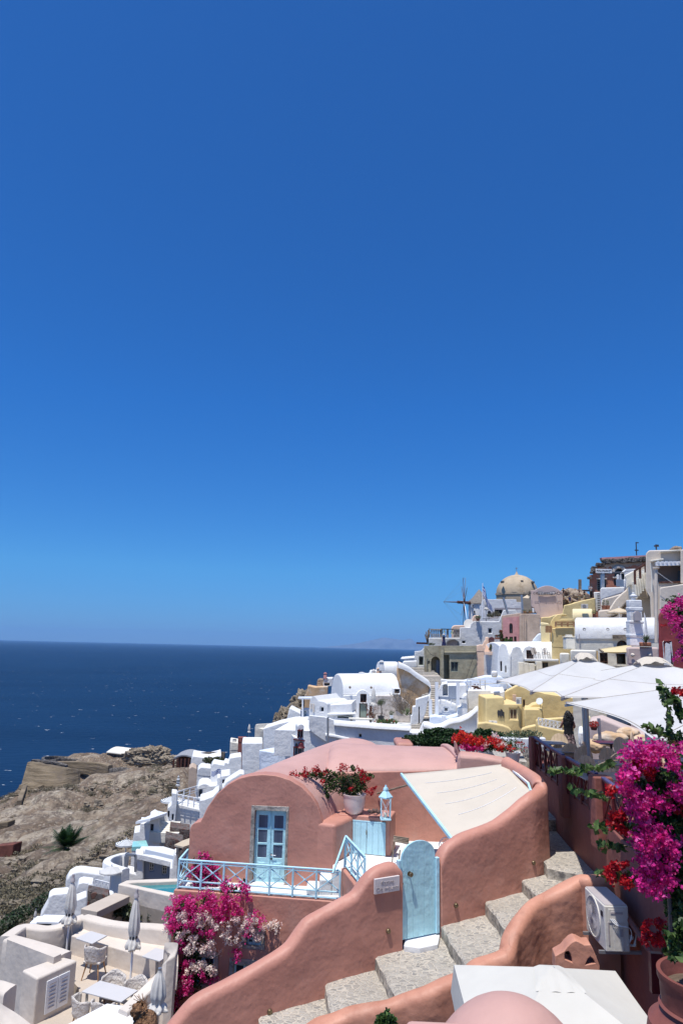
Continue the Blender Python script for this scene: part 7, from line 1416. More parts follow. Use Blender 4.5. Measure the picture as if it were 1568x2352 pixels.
def canopy(label,corners,apex,sag=.09,vent=True):
 rt=thing('square_parasol',label,'parasol',(apex.x,apex.y,zT),'large white square parasols over the restaurant'); C_=[Vector(c)for c in corners]; mb=MB()
 for i in range(4):
  a,b=C_[i],C_[(i+1)%4]; ctr=sum(C_,Vector())/4
  def fr(u,v,a=a,b=b):
   e=a.lerp(b,u); e=e+(ctr-e)*.10*math.sin(math.pi*u)*1.0; e.z+=0; p=apex.lerp(e,v); p.z-=.10*math.sin(math.pi*v)*math.sin(math.pi*u)+.0; return p
  mb.grid(fr,20,14)
 mb.build('canopy','parasol',rt,smooth=True)
 for i in range(4):
  a,b=C_[i],C_[(i+1)%4]; ctr=sum(C_,Vector())/4
  def sf(u,v,a=a,b=b):e=a.lerp(b,u); e=e+(ctr-e)*.10*math.sin(math.pi*u); p=apex.lerp(e,v); p.z+=.006-.10*math.sin(math.pi*v)*math.sin(math.pi*u); return p
  mb=MB(); mb.tube([sf(k/20,.52)for k in range(21)],.0035,5); mb.tube([sf(0,k/12)for k in range(1,13)],.005,5); mb.tube([sf(k/20,.985)for k in range(21)],.006,5); mb.build('seam','canvas',rt)
 for c in C_:MB().bar(apex-Vector((0,0,.12)),c-Vector((0,0,.05)),.045).build('rib','metal',rt); MB().bar(c-(c-apex).normalized()*.05+Vector((0,0,.02)),c-Vector((0,0,.05))-(c-apex).normalized()*.06,.06,.05).build('corner_cap','acgrey',rt)
 if vent:
  for k in range(4):
   cc_=[apex.lerp(c,.13)+Vector((0,0,.02))for c in C_]; a,b=cc_[k],cc_[(k+1)%4]; mb=MB(); tp=apex+Vector((0,0,.13))
   mb.grid(lambda u,v:tp.lerp(a.lerp(b,u)+Vector((0,0,.10*math.sin(math.pi*u)-.01)),v)+Vector((0,0,.05*math.sin(math.pi*v)+.02*math.sin(u*18)*v)),14,6); mb.build('vent_flap','canvas',rt,smooth='all')
 MB().tube([(apex.x,apex.y,zT),apex],.05,10).build('mast','metal',rt); return rt
ze=-1.0
def sq(L,Fc,ap_px,dz):
 L,Fc=Vector(L),Vector(Fc); e=Fc-L; e.z=0; nn_=Vector((-e.y,e.x,0)); ctr=L+e*.5+nn_*.5; ap=Vector((ctr.x,ctr.y,ze+dz)); return[L,Fc,Fc+nn_,L+nn_],ap
for lb,l,f_,ax_,dpt_ in(('farthest large white parasol, its top left of the bell tower',(1140,1564),(1240,1596),(1341,1510),None),('middle large white parasol with a ruffled vent in front of the wine red wall',(1190,1573),(1312,1609),(1497,1521),None),('nearest large white parasol reaching over the purple flowers',(1297,1617),(1502,1700),(1640,1560),None)):
 L_=atz(*l,ze-.02); F_=atz(*f_,ze)
 if l[0]==1140:L_=atz(*l,ze)
 if l[0]!=1297:F_=L_+(F_-L_).normalized()*min((F_-L_).length,5.6)
 e=F_-L_; e.z=0; nn_=Vector((-e.y,e.x,0));
 ctr=L_+e*.5+nn_*.5; ap=at(*ax_,ctr.y)if l[0]!=1297 else Vector((ctr.x,ctr.y,ze+.75));
 if l[0]!=1297:rr_=Vector((ap.x,ap.y,ze)); C4=[L_,F_,rr_*2-L_,rr_*2-F_];
 else:C4=[L_,F_,F_+nn_,L_+nn_]
 for c in C4:c.z=ze
 canopy(lb,C4,ap)
p0,p1=at(1342,1625,21.5),at(1349,1760,21.5); p1.z=zT; mb=MB(); mb.bar(Vector((p0.x,p0.y,zT)),Vector((p0.x,p0.y,-1.15)),.15); o=mb.build('grey_parasol_post','metal',bevel=.02); tag(o,'thick grey post between the standing person and the rocks','post')
mb=MB(); mb.bar(at(1374,1650,26),at(1377,1702,26),.09); o=mb.build('thin_post','metal'); tag(o,'thin grey post with a hanging flower pot','post')
potplant('hanging_pot','round hanging pot of orange red flowers beyond the grey post',at(1363,1677,26),.13,.12,[RED[0],ORG[0],OLIVE[0]],260,.06,'darkclay',ch=.9)
rockmass('boulders','pale smooth boulders beyond the terrace under the parasols',[blob(B3,x,y,d,rx/4,ry/4)for x,y,d,rx,ry in((900,790,30,170,70),(760,860,28,100,60),(1060,740,31,110,60),(1200,800,30,100,50),(700,830,30,60,50))],'ochre',9,4,.12); hs('beige_rock_wall','pale beige plastered wall beyond the boulders',B3,[(700,700),(700,620),(820,600),(1040,690),(1250,760),(1250,1000),(700,1000)],33,2,'mauve',cat='wall',ref=(900,700))
hs('yellow_gate_pier','pale yellow rounded pier beside the grey post',B3,[(640,850),(635,620),(650,590),(690,575),(725,600),(735,760),(720,850)],40,.8,'yellow2',cat='pier'); blk('white_low_block','white block with little pots right of the standing person',B3,600,720,760,860,38,3,'white')
for i,(x0,x1)in enumerate(((1240,1262),(1290,1312),(1412,1432),(1560,1575))):a=at(*B3((x0+x1)/2,900),19); o=MB().bar(Vector((a.x,a.y,zT)),Vector((a.x,a.y,-1.0)),.12).build('white_post','paint'); tag(o,['first white post under the nearest parasol','second white post under the nearest parasol','third white post behind the upper vine leaves','white post at the right picture edge under the parasol'][i],'post','white posts under the parasol')
dB=6.6; bx=lambda x,y,rx,ry,d=dB:blob(C3,x,y,d,rx/4,ry/4,60)
bl=[bx(*v)for v in((1250,120,120,150),(1400,60,160,160),(1500,250,130,180),(1350,350,160,160),(1250,500,110,120),(1450,560,140,180),(1350,650,160,120),(1520,760,90,200),(1300,760,110,60),(1500,1000,70,180),(1400,-60,150,60),(1150,10,90,60),(1520,1200,70,160),(1530,1420,90,110),(1560,1560,70,60),(1480,1500,60,50),(1500,1580,90,50),(1545,1640,60,30),(1200,220,90,90))]+[blob(B3,x,y,dB,rx/4,ry/4,14)for x,y,rx,ry in((1450,400,40,50),(1400,340,28,30),(1510,460,35,60),(1440,600,25,60),(1350,710,35,30),(1460,770,35,60),(1550,800,60,80),(1500,1000,90,90),(1540,560,40,60),(1360,290,14,18))]
rnd=random.Random(41); cx_=lambda L,n,s_,f=C3,j=.25:[at(*f(x+rnd.gauss(0,s_),y+rnd.gauss(0,s_)),dB-.2+rnd.uniform(-j,j))for x,y in L for _ in range(n)]
pu=cx_([(1060,50),(1090,90),(1040,80),(1120,70),(1250,110),(1200,150),(1160,200),(1220,210),(1130,240),(1280,160),(1320,110),(1350,180),(1180,280),(1240,330),(1300,310),(1200,370),(1150,480),(1170,540),(1230,560),(1300,480),(1330,420),(1370,470),(1400,430),(1300,560),(1350,600),(1420,560),(1460,620),(1500,560),(1530,660),(1400,680),(1300,650),(1250,700),(1180,700),(1220,780),(1200,850),(1180,900),(1250,900),(1300,850),(1280,980),(1330,1000),(1230,970),(1370,930),(1420,850),(1460,800),(1400,780),(1500,60),(1540,110),(1480,120),(1560,30),(1400,200),(1330,760),(1360,850),(1440,920)],5,23)+cx_([(1100,900),(1150,880),(1080,930),(1200,950),(1280,880),(1320,870),(1350,920),(1250,960),(1130,870),(1400,900),(1450,980),(1480,1010),(1050,1080),(1020,1130),(1100,1110),(1300,980),(1560,880),(1550,1180),(1540,1140),(1230,1040),(1290,920)],5,19,B3)
rd=cx_([(975,300),(990,280),(1000,330),(960,310),(985,410),(1010,430),(1040,440),(960,395),(880,60),(900,90),(955,45),(915,300),(900,360),(935,745),(950,780),(925,740),(1035,740),(1030,760),(880,785),(905,860),(925,880),(1020,870),(1050,890),(1075,920),(1010,900),(1550,150),(1560,210),(1540,250),(850,830)],4,9,j=.1)+cx_([(1230,170),(1210,220),(1240,260),(1330,180),(1360,170),(1340,290),(1330,340),(1370,340),(1220,340)],5,10,R3,.1)+cx_([(1130,990),(1150,1000),(1170,1010),(1150,1060),(1140,1120),(1100,1150),(1220,1100),(1260,1090),(1250,1150),(1270,1130),(1490,355),(1510,365),(1550,380)],4,10,B3,.1)
bl+=[blob(D,x,y,5.85,rx,ry,22)for x,y,rx,ry in((1552,2196,26,9),(1540,2160,12,20),(1566,2140,14,36))]
bp=bush('bougainvillea','large purple and red bougainvillea growing from the big clay pot in the right foreground',bl,9800,.068,LEAF,[('purple_flowers',PUR,pu,8,.052,.036),('red_flowers',RED,rd,4,.022,.034)],cat='climbing plant',seed=41,stems=[([at(*C3(x,y),dB)for x,y in L],w_)for L,w_ in(([(1460,1500),(1450,1200),(1440,960),(1480,700),(1400,400)],.022),([(1560,1500),(1520,1200),(1560,900),(1500,500),(1450,0)],.02),([(1440,960),(1300,600),(1200,300),(1250,50)],.012),([(1200,142),(1040,130),(880,128),(740,120),(640,100),(520,30)],.007),([(1200,610),(1050,575),(900,570),(780,545)],.006),([(1180,855),(1000,850),(850,835),(770,800)],.006),([(1200,390),(1000,395),(850,405),(700,385)],.006))]+[([at(*B3(x,y),dB)for x,y in L],.006)for L in([(1460,1180),(1440,800),(1440,560),(1410,450),(1400,330),(1345,280)],[(1440,760),(1340,720),(1260,680),(1190,660)],[(1060,930),(960,920),(900,960)],[(1000,985),(850,1000),(700,1070),(560,1100),(420,1080),(320,1070)])])
mb=MB(); vl=[]
for f,L in((B3,[(x,1075+8*math.sin(x/40)+max(0,(x-650))*-.22)for x in range(330,940,13)]),(C3,[(x,38+(x-510)*.27+6*math.sin(x/30))for x in range(512,870,16)]),(C3,[(x,392+8*math.sin(x/25))for x in range(705,1110,17)]),(C3,[(x,552+(x-780)*.12+6*math.sin(x/25))for x in range(778,1050,16)]),(C3,[(x,818+(x-770)*.1+6*math.sin(x/25))for x in range(770,1120,19)]),(B3,[(1190+i*14,660+i*6)for i in range(16)]),(B3,[(1345+4*i,285+i*15)for i in range(14)]),(B3,[(1440-(i%3)*6,460+i*22)for i in range(16)])):
 for x,y in L:
  for _ in range(2):
   p=at(*f(x+rnd.gauss(0,5),y+rnd.gauss(4,14)),dB-.1+rnd.uniform(-.06,.06)); leafcloud(mb,[(p,(.012,.012,.012))],1,.078,rnd=rnd,asp=.72,up=.1)
mb.build('vine_leaves',[LEAF[0],LEAF[2],LEAF[2]],bp,fixn=False)
c=at(1618,2230,5.9); pr_=.62; o=thing('clay_pot','huge brick red clay pot with a narrow neck at the lower right edge','pot',(c.x,c.y,c.z-1.5)); zr=at(1540,2243,5.9).z
MB().lathe((c.x,c.y,zr-1.6),[(.25,0),(.34,.1),(.42,.5),(.455,.95),(.45,1.15),(.43,1.26),(.36,1.31),(.335,1.34),(.33,1.36),(.35,1.375),(.33,1.39),(.335,1.54),(.35,1.57),(.35,1.62),(.32,1.62),(.3,1.5),(.02,1.48)],56).build('pot','darkclay',o,smooth=True); MB().lathe((c.x,c.y,zr-.1),[(.31,0),(.2,.03),(.01,.05)],20).build('soil','soil',o)
mb=MB(); mb.ext([(1.9,3.5,zr-1.62),(5.4,3.5,zr-1.62),(5.4,6.6,zr-1.62),(1.9,6.6,zr-1.62)],(0,0,-.3));
tag(mb.build('pot_ledge','brick',bevel=.04),'brick red ledge the huge clay pot stands on','ledge')
MB().bar(at(1504,2188,6.5),at(1507,2280,6.5),.1,.05).build('dark_post','redwood').__setitem__('label','dark red post just left of the huge clay pot'); bpy.data.objects['dark_post']['category']='post'
ya,yb=13.55,14.55; xf=4.93; za=at(1380,2080,ya).z; zb2=at(1377,2187,ya).z; ac=thing('air_conditioner','large off-white outdoor air conditioner on brackets on the brick red wall','air conditioner',(xf,ya,zb2)); xb=xf+.44; hA=za-zb2
mb=MB(); mb.box(((xf+xb)/2,(ya+yb)/2,(za+zb2)/2),(xb-xf,yb-ya,hA)); mb.build('casing','acwhite',ac,bevel=.025,seg=3)
MB().box(((xf+xb)/2,(ya+yb)/2,za+.006),(xb-xf-.03,yb-ya-.03,.012)).build('top_panel','acgrey',ac,bevel=.005)
fcx=Vector((xf,yb-.44,zb2+hA*.52)); lathe_dir(fcx,(-1,0,0),[(.36,0),(.36,.015),(.34,.02),(.335,.006)]).build('fan_ring','acwhite',ac,smooth=True); mb=MB()
for k in range(30):
 a=2*math.pi*k/30; mb.tube([fcx+Vector((-.014,.06*math.cos(a),.06*math.sin(a))),fcx+Vector((-.014,.2*math.cos(a+.25),.2*math.sin(a+.25))),fcx+Vector((-.014,.335*math.cos(a+.6),.335*math.sin(a+.6)))],.004,4)
mb.build('fan_guard','acgrey',ac); lathe_dir(fcx,(-1,0,0),[(.335,.001),(.02,.004)]).build('fan_disc','grille',ac); MB().box((xf-.004,ya+.12,za-.17),(.008,.1,.09)).build('badge','letters',ac)
sd_=lambda nm_,u,z,w_,h_,m_,o_=0:MB().box((xf+(xb-xf)*u,ya-.004-o_,zb2+hA*z),((xb-xf)*w_,.012,hA*h_)).build(nm_,m_,ac,bevel=.003,seg=1)
sd_('handle_recess',.5,.85,.5,.05,'acgrey',.008); sd_('service_cover',.5,.78,.66,.3,'acwhite'); sd_('groove',.15,.4,.06,.5,'acgrey'); sd_('valve_cover',.55,.28,.4,.5,'acwhite'); sd_('label_sticker',.66,.42,.12,.16,'acgrey',.008)
mb=MB()
for s_ in(0,.03,.06):mb.tube(smoothpts([(xf+.1+s_,ya-.01,zb2+hA*.72),(xf+.2+s_,ya-.06,zb2+hA*.6),(xb-.02,ya-.05,zb2+hA*.55),(xb+.04,ya+.02,zb2+hA*.3+s_),(xb-.05,ya+.0,zb2+hA*.15)],5),.007,6)
mb.build('cables','paint',ac); mb=MB(); mb.tube([(xb,ya+.08,zb2+.1),(xb+.1,ya+.05,zb2+.1),(xb+.16,ya+.05,zb2+.4)],.03,8); mb.tube([(xb,ya+.08,zb2+.24),(xb+.08,ya+.05,zb2+.22)],.03,8); mb.build('pipe','acwhite',ac)
for y_ in(ya+.08,yb-.1):MB().bar((xf-.1,y_,zb2-.025),(5.62,y_,zb2-.025),.05).build('bracket','metal',ac)
mb=MB(); mb.tube([(5.45,14.2,zb2+hA*.8),(5.3,12.6,zb2+hA*.55),(5.28,11.2,zb2+hA*.38)],.05,8); tag(mb.build('wall_pipe','darkclay'),'thick brick red pipe running along the wall from the air conditioner','pipe')
rt=thing('roof_vent','pink plastered roof vent with two arched openings beside the white canopy','roof vent',at(1310,2215,11.6)); Pv=PL(1310,2215,11.8,-8)
mb=MB(); mb.ext([Pv(*R3(x,y))for x,y in((390,620),(390,470),(470,425),(500,385),(540,345),(575,330),(610,340),(660,368),(715,365),(740,410),(765,470),(800,560),(800,620))],-Pv.n*.3,[[Pv(*R3(x,y))for x,y in((480,500),(478,460),(490,430),(510,425),(530,450),(545,500),(548,530))],[Pv(*R3(x,y))for x,y in((668,552),(690,500),(712,478),(740,500),(758,535))]])
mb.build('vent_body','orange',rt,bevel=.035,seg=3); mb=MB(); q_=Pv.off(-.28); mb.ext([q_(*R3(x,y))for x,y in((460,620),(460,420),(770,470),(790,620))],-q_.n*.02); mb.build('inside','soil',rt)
zc_=-4.35; T4=[atz(1042,2216,zc_),atz(1414,2232,zc_),None,None]; T4[1]=atz(1412,2230,zc_); ev=(T4[1]-T4[0]); nv_=Vector((ev.y,-ev.x,0)).normalized(); T4[2]=T4[1]+nv_*2.7+ev*.0; T4[3]=T4[0]+nv_*2.7; ap=(T4[0]+T4[2])/2+Vector((.0,.35,.42))
rt=thing('white_canopy','near white square canopy with a flap on top at the bottom of the picture','canopy',(ap.x,ap.y,-7)); mb=MB()
for i in range(4):
 a,b=T4[i],T4[(i+1)%4]; mb.grid(lambda u,v:ap.lerp(a.lerp(b,u),v)-Vector((0,0,.05*math.sin(math.pi*u)*v)),18,10)
 mb.grid(lambda u,v:a.lerp(b,u)-Vector((0,0,.05*math.sin(math.pi*u)+.34*v))+(a.lerp(b,u)-ap).normalized()*.06*v+Vector((0,0,.0)),18,3)
mb.build('canopy','whitecloth',rt,smooth=True); fl_=[ap+Vector((0,.0,.07)),ap+Vector((-.34,-.05,.04)),ap+Vector((-.3,-.62,.04)),ap+Vector((.42,-.62,.04)),ap+Vector((.3,0,.04))]
au=ev.normalized(); hu_=ev.length/2; hv_=1.35; sl_=(ap.z-zc_)
def flp(u,v):
 a=(-.42+.84*u)*(.75+.4*v)*.62; b=.15-.55*v; d_=max(abs(a)/hu_,abs(b)/hv_); return ap+au*a-nv_*b+Vector((0,0,.012-sl_*d_+.012*v*(1+math.sin(u*20))*.6))
mb=MB(); mb.grid(flp,24,10); mb.build('vent_flap','whitecloth',rt,smooth='all'); MB().tube([(ap.x,ap.y,-7.5),ap],.04,8).build('pole','metal',rt)
mb=MB(); cD=at(1168,2292,6.9); mb.lathe((cD.x,cD.y,cD.z-1.2),[(.86*math.cos(t),1.2*math.sin(t)*1.0)for t in[math.pi/2*i/14 for i in range(14)]]+[(.001,1.2)],48); o=thing('pink_dome','rounded pink dome cap at the bottom edge in front of the white canopy','dome',(cD.x,cD.y,cD.z-1.2)); mb.build('dome','pinksun',o,smooth='all'); mb=MB(); sh=at(930,2336,7.2); mb.ext([at(926,2352+30,7.0),at(930,2338,7.0),at(1075,2345,6.9),at(1160,2400,6.9),at(1160,2480,6.9)],(0,-.9,0)); mb.build('shoulder','pinksun',o,bevel=.06,seg=3)
bush('green_shrub','bright green leafy shrub tip at the bottom edge below the lumpy parapet',[blob(D,x,y,9.2,rx,ry,20)for x,y,rx,ry in((885,2345,22,16),(872,2352,14,14),(900,2352,14,16),(890,2330,10,8))],420,.07,LEAF,[],seed=6)
F1=-8.6; F2=-8.9
mb=MB(); mb.ext([atz(153,2205,F1),atz(165,2170,F1),atz(352,2245,F1),atz(400,2240,F1),(-3.2,15,F1),(-5,15.6,F1),atz(182,2270,F1),atz(130,2215,F1)],(0,0,-1)); struct('terrace_floor',mb,'floor')
mb=MB(); mb.ext([atz(20,2352,F2),atz(185,2262,F2),(-3,17.5,F2),(-3,9,F2),(-9,9,F2)],(0,0,-1)); struct('terrace_floor',mb,'floor')
def twall(label,pts,th,zb,zs=None,m_='terr',n=4,amp=.01,name='terrace_wall',f=L0,r_=.35):P3=[atz(*f(x,y),z)for x,y,z in pts]; o=wallsweep(name,P3,th,zb,m_,n=n,amp=amp,lump=1,nv=5,roundness=r_,cross=3); return tag(o,label,'wall')
twall('smooth cream wall capping the far left corner of the lower terrace',[(600,960,-7.82),(440,905,-7.81),(240,845,-7.8),(90,805,-7.8)],.42,-10.5,n=1)
twall('smooth cream wall curving behind the left closed parasol',[(60,800,-7.82),(130,750,-7.85),(205,705,-7.9),(290,703,-7.92),(400,718,-7.95),(480,715,-7.97),(560,700,-7.98),(640,660,-7.95),(720,630,-7.9),(775,612,-7.88)],.38,-10,n=3)
twall('smooth cream wall behind the built-in bench with two little wall lamps',[(770,612,-7.88),(850,630,-7.86),(930,652,-7.85),(1030,672,-7.84),(1200,690,-7.8),(1400,700,-7.74),(1620,715,-7.7)],.38,-10,n=3)
mb=MB(); mb.ext([Vector((*(atz(*L0(70,812),-7.7))[:2],-12)),Vector((*(atz(*L0(500,975),-7.7))[:2],-12)),Vector((*(atz(*L0(500,975),-7.7))[:2],-7.75)),Vector((*(atz(*L0(70,812),-7.7))[:2],-7.75))],(.1,.2,0)); tag(mb.build('terrace_outer_face','terr'),'tall plain outer face of the lower terrace wall','wall')
bq=[atz(*L0(x,y),-8.13)for x,y in((655,790),(770,735),(1560,915),(1560,1060),(1400,1010))]; bq2=[atz(*L0(655,795),-8.13),atz(*L0(775,728),-8.13),atz(*L0(1640,910),-8.13),atz(*L0(1640,1070),-8.13)]
bn=thing('built_in_bench','long built-in cream plaster bench along the terrace wall','bench',(bq2[0].x,bq2[0].y,F1)); mb=MB(); mb.ext(bq2,(0,0,-.6)); mb.build('seat','terr',bn,bevel=.03,seg=2)
def ftable(lb,px4,z,leg=True,legs=((.5,.5),),m_='tabletop',f=L0):
 q=[atz(*f(x,y),z)for x,y in px4]; t=thing('table',lb,'table',(sum((p.x for p in q))/4,sum((p.y for p in q))/4,F1)); MB().ext(q,(0,0,-.03)).build('table_top',m_,t,bevel=.005,seg=1)
 for u,v in legs:p=q[0].lerp(q[1],u).lerp(q[3].lerp(q[2],u),v); MB().bar(p-Vector((0,0,.03)),Vector((p.x,p.y,z-.76)),.05).build('leg','metal',t)
 return t
ftable('square grey white table at the left end of the built-in bench',((697,818),(838,752),(985,795),(850,868)),-7.86); ftable('square grey white table at the right end of the built-in bench',((1305,983),(1430,907),(1600,945),(1468,1028)),-7.86)
ftable('large pale rectangular table with chairs in the middle of the lower terrace',((752,1307),(920,1207),(1270,1297),(1117,1402)),-8.1,legs=((.1,.1),(.9,.1),(.9,.9),(.1,.9)))
ftable('white table top nearest the bottom edge of the picture',((620,1612),(985,1420),(1232,1455),(1240,1700)),-8.0,legs=((.1,.1),(.5,.1)),m_='paint')
def wchair(loc,rz,label):
 t=thing('wicker_chair',label,'chair',loc,'white wicker chairs with wooden legs',rz); mb=MB()
 def fr(u,v):
  a=math.pi*(1.08*u-.04)+0; w_=.25+.03*v; ht=.42+(.40+.06*math.cos((u-.5)*6.28)*0-(.10*abs(2*u-1)**3)+.03*math.cos(2*math.pi*(2*u)))*v; return Vector((math.cos(a)*w_,.02+math.sin(a)*(.22+.06*v),ht))
 mb.grid(fr,24,8); mb.build('backrest','wicker',t,local=True,smooth='all',solid=.03)
 MB().box((0,.0,.42),(.46,.44,.06)).build('seat','wicker',t,local=True,bevel=.02); MB().box((0,-.01,.46),(.40,.38,.04)).build('cushion','canvas',t,local=True,bevel=.015)
 for sx in(-1,1):
  for sy in(-1,1):mb=MB(); mb.tube([(sx*.15,sy*.14,.4),(sx*.23,sy*.22,0)],[.024,.014],8); mb.build('leg','timber',t,local=True)
for x,y,rz,fl_,lb in((890,858,172,F1,'wicker chair standing alone by the left bench table'),(1048,1160,10,F2,'wicker chair at the far left side of the large pale table'),(1245,1210,-15,F2,'wicker chair at the far right side of the large pale table, by the parasol pole'),(790,1330,130,F2,'wicker chair at the near left corner of the large pale table'),(965,1360,165,F2,'wicker chair tucked under the near side of the large pale table')):
 p=atz(*L0(x,y),fl_+.83); wchair((p.x,p.y,fl_),R(rz),lb)
b1=atz(153,2187,F1); parasol_closed('closed white parasol with a grey tip at the left of the lower terrace',b1,at(168,2020,b1.y).z-F1,.15,'greycloth'); b2=atz(299,2262,F1); parasol_closed('closed white parasol with a grey tip standing by the big pale table',b2,at(311,2055,b2.y).z-F1,.14,'greycloth')
b3=at(357,2385,11.5); parasol_closed('closed cream parasol at the bottom left beside the pink wall',b3,at(364,2223,11.5).z-b3.z,.11,'greycloth',cap_=False)
for x,y,lb in((1051,722,'left small white wall lamp above the bench'),(1365,737,'right small white wall lamp above the bench')):
 p=atz(*L0(x,y),-7.98); o=MB().box(p-Vector((0,.12,0)),(.07,.1,.12)).build('wall_lamp','paint',bevel=.01); tag(o,lb,'wall lamp')
CL=[atz(*L0(x,y),z)for x,y,z in((205,1110,-7.9),(345,1190,-7.9),(715,1020,-7.9),(560,985,-7.9))]
cb=thing('louvre_cabinet','cream masonry cabinet with white louvred doors on the lower terrace','cabinet',(CL[1].x,CL[1].y,F2)); mb=MB(); mb.ext(CL,(0,0,-1.3)); mb.build('body','terr',cb,bevel=.05,seg=3)
d=(CL[2]-CL[1]); Lc=d.length; d.normalize(); nn_=Vector((d.y,-d.x,0)); cq2=lambda u,z,o=0:Vector((CL[1].x,CL[1].y,0))+d*u+Vector((0,0,z))+nn_*o
for s_ in(0,1):
 a=Lc*(.24+.29*s_); b=a+Lc*.28; mb=MB(); z0_,z1_=-8.78,-8.06; mb.ext([cq2(a,z0_,.03),cq2(b,z0_,.03),cq2(b,z1_,.03),cq2(a,z1_,.03)],-nn_*.028); dr=mb.build('cabinet_door','paint',cb,bevel=.004,seg=1); mb=MB()
 for k in range(7):z=z0_+.1+k*.085; mb.ext([cq2(a+.07,z,.032),cq2(b-.07,z,.032),cq2(b-.07,z+.02,.05),cq2(a+.07,z+.02,.05)],Vector((0,0,.012)))
 mb.build('louvres','acgrey',dr)
twall('short cream wall stub at the left edge below the cabinet',[(-120,1225,-7.4),(0,1245,-7.45),(100,1280,-7.5)],.45,-10,n=1); twall('cream ramp wall sweeping to the bottom left corner',[(-60,1440,-7.5),(80,1540,-7.7),(250,1680,-7.9)],.5,-10,n=3)
twall('cream parapet rising beside the standing cream parasol',[(1130,1480,-7.9),(1250,1370,-7.8),(1380,1250,-7.7),(1500,1120,-7.5),(1555,1000,-7.2),(1575,860,-6.9)],.3,-10.5,n=4,name='cream_parapet')
hp_=at(335,2352,6.2); pr=person('person with light brown hair in a messy bun with a sparkling clip, bottom left',(hp_.x,hp_.y,hp_.z-1.66),1.72,-30,'blackcloth',hair='hairbrown',sleeveless=True)
c=at(320,2322,6.2)-wloc(pr); c=Matrix.Rotation(R(30),3,'Z')@c; mb=MB(); rnd=random.Random(1)
mb.grid(lambda u,v:c+Vector((math.cos(6.283*u)*math.sin(math.pi*v),math.sin(6.283*u)*math.sin(math.pi*v),math.cos(math.pi*v)))*(.062+.009*math.sin(u*40+v*14)+.006*noise.noise(Vector((u*9,v*9,0)))),60,24)
for i in range(26):
 a0=rnd.uniform(0,6.28); el=rnd.uniform(-.6,1.2); pts=[]
 for k in range(6):a=a0+k*.25; r0=.066+.004*k*rnd.random()+(.02 if k==5 else 0); pts.append(c+Vector((r0*math.cos(a)*math.cos(el),r0*math.sin(a)*math.cos(el),r0*math.sin(el)+.004*k)))
 mb.tube(pts,.0022,4)
mb.build('hair_bun','hairbrown',pr,local=True,smooth='all'); mb=MB()
for i in range(40):t_=i/40; p=c+Vector((.07+.09*t_,-.085-.03*math.sin(t_*3),-.06-.02*t_+rnd.uniform(-.015,.015))); mb.box(p,(.012,.012,.012),rz=rnd.random())
mb.build('hair_clip','gold',pr,local=True)
zp=-7.9; o=thing('infinity_pool','turquoise infinity pool in a cream plaster basin','pool',atz(330,2040,zp)); PO=[atz(*L0(x,y),zp)for x,y in((1085,322),(1165,285),(1300,278),(1640,268),(1900,330),(1900,560),(1640,445),(1300,365))]; PI=[atz(*L0(x,y),zp)for x,y in((1180,315),(1260,303),(1400,298),(1640,290),(1850,340),(1850,470),(1640,408),(1400,362))]
mb=MB(); mb.ext(PO,(0,0,-4),[PI]); mb.build('basin','terr',o,bevel=.04,seg=2); mb=MB(); mb.ext([p-Vector((0,0,.12))for p in PI],(0,0,-.05)); mb.build('water','poolwater',o)
mb=MB(); mb.ext([Vector((p.x,p.y,zp-.5))for p in PO],(0,0,-5)); mb.build('base','terr',o)
o=thing('slab_canopy','sand coloured slab roof jutting out below the pool','canopy',atz(*L0(900,560),-8.2)); mb=MB(); mb.ext([atz(*L0(x,y),-8.1)for x,y in((745,545),(895,575),(1197,430),(1060,400))],(0,0,-.22)); mb.build('slab','floor',o,bevel=.02); mb=MB(); mb.ext([atz(*L0(x,y),-8.35)for x,y in((800,560),(900,590),(1180,450),(1090,420))],(0,0,-2)); mb.build('base','terr',o)
hs('terrace_backdrop','cream plaster wall below the pool edge behind the olive bushes',L0,[(1080,720),(1082,330),(1300,372),(1640,450),(1900,560),(1900,800)],26.5,.4,'terr',ref=(1200,500),cat='wall',bevel=.02)if False else None
for L_,lb in((((1100,560,70,60),(1180,590,90,60),(1250,620,60,40),(1060,590,40,50),(1150,520,60,30)),'grey green olive bush behind the right closed parasol'),(((1420,600,60,40),(1400,630,60,40),(1470,640,50,30),(1520,650,40,25)),'small grey green olive bush left of the pink wall')):bush('olive_bush',lb,[blob(L0,x,y,24.2,rx/4,ry/4,12)for x,y,rx,ry in L_],1300,.11,OLIVE,[],seed=8)
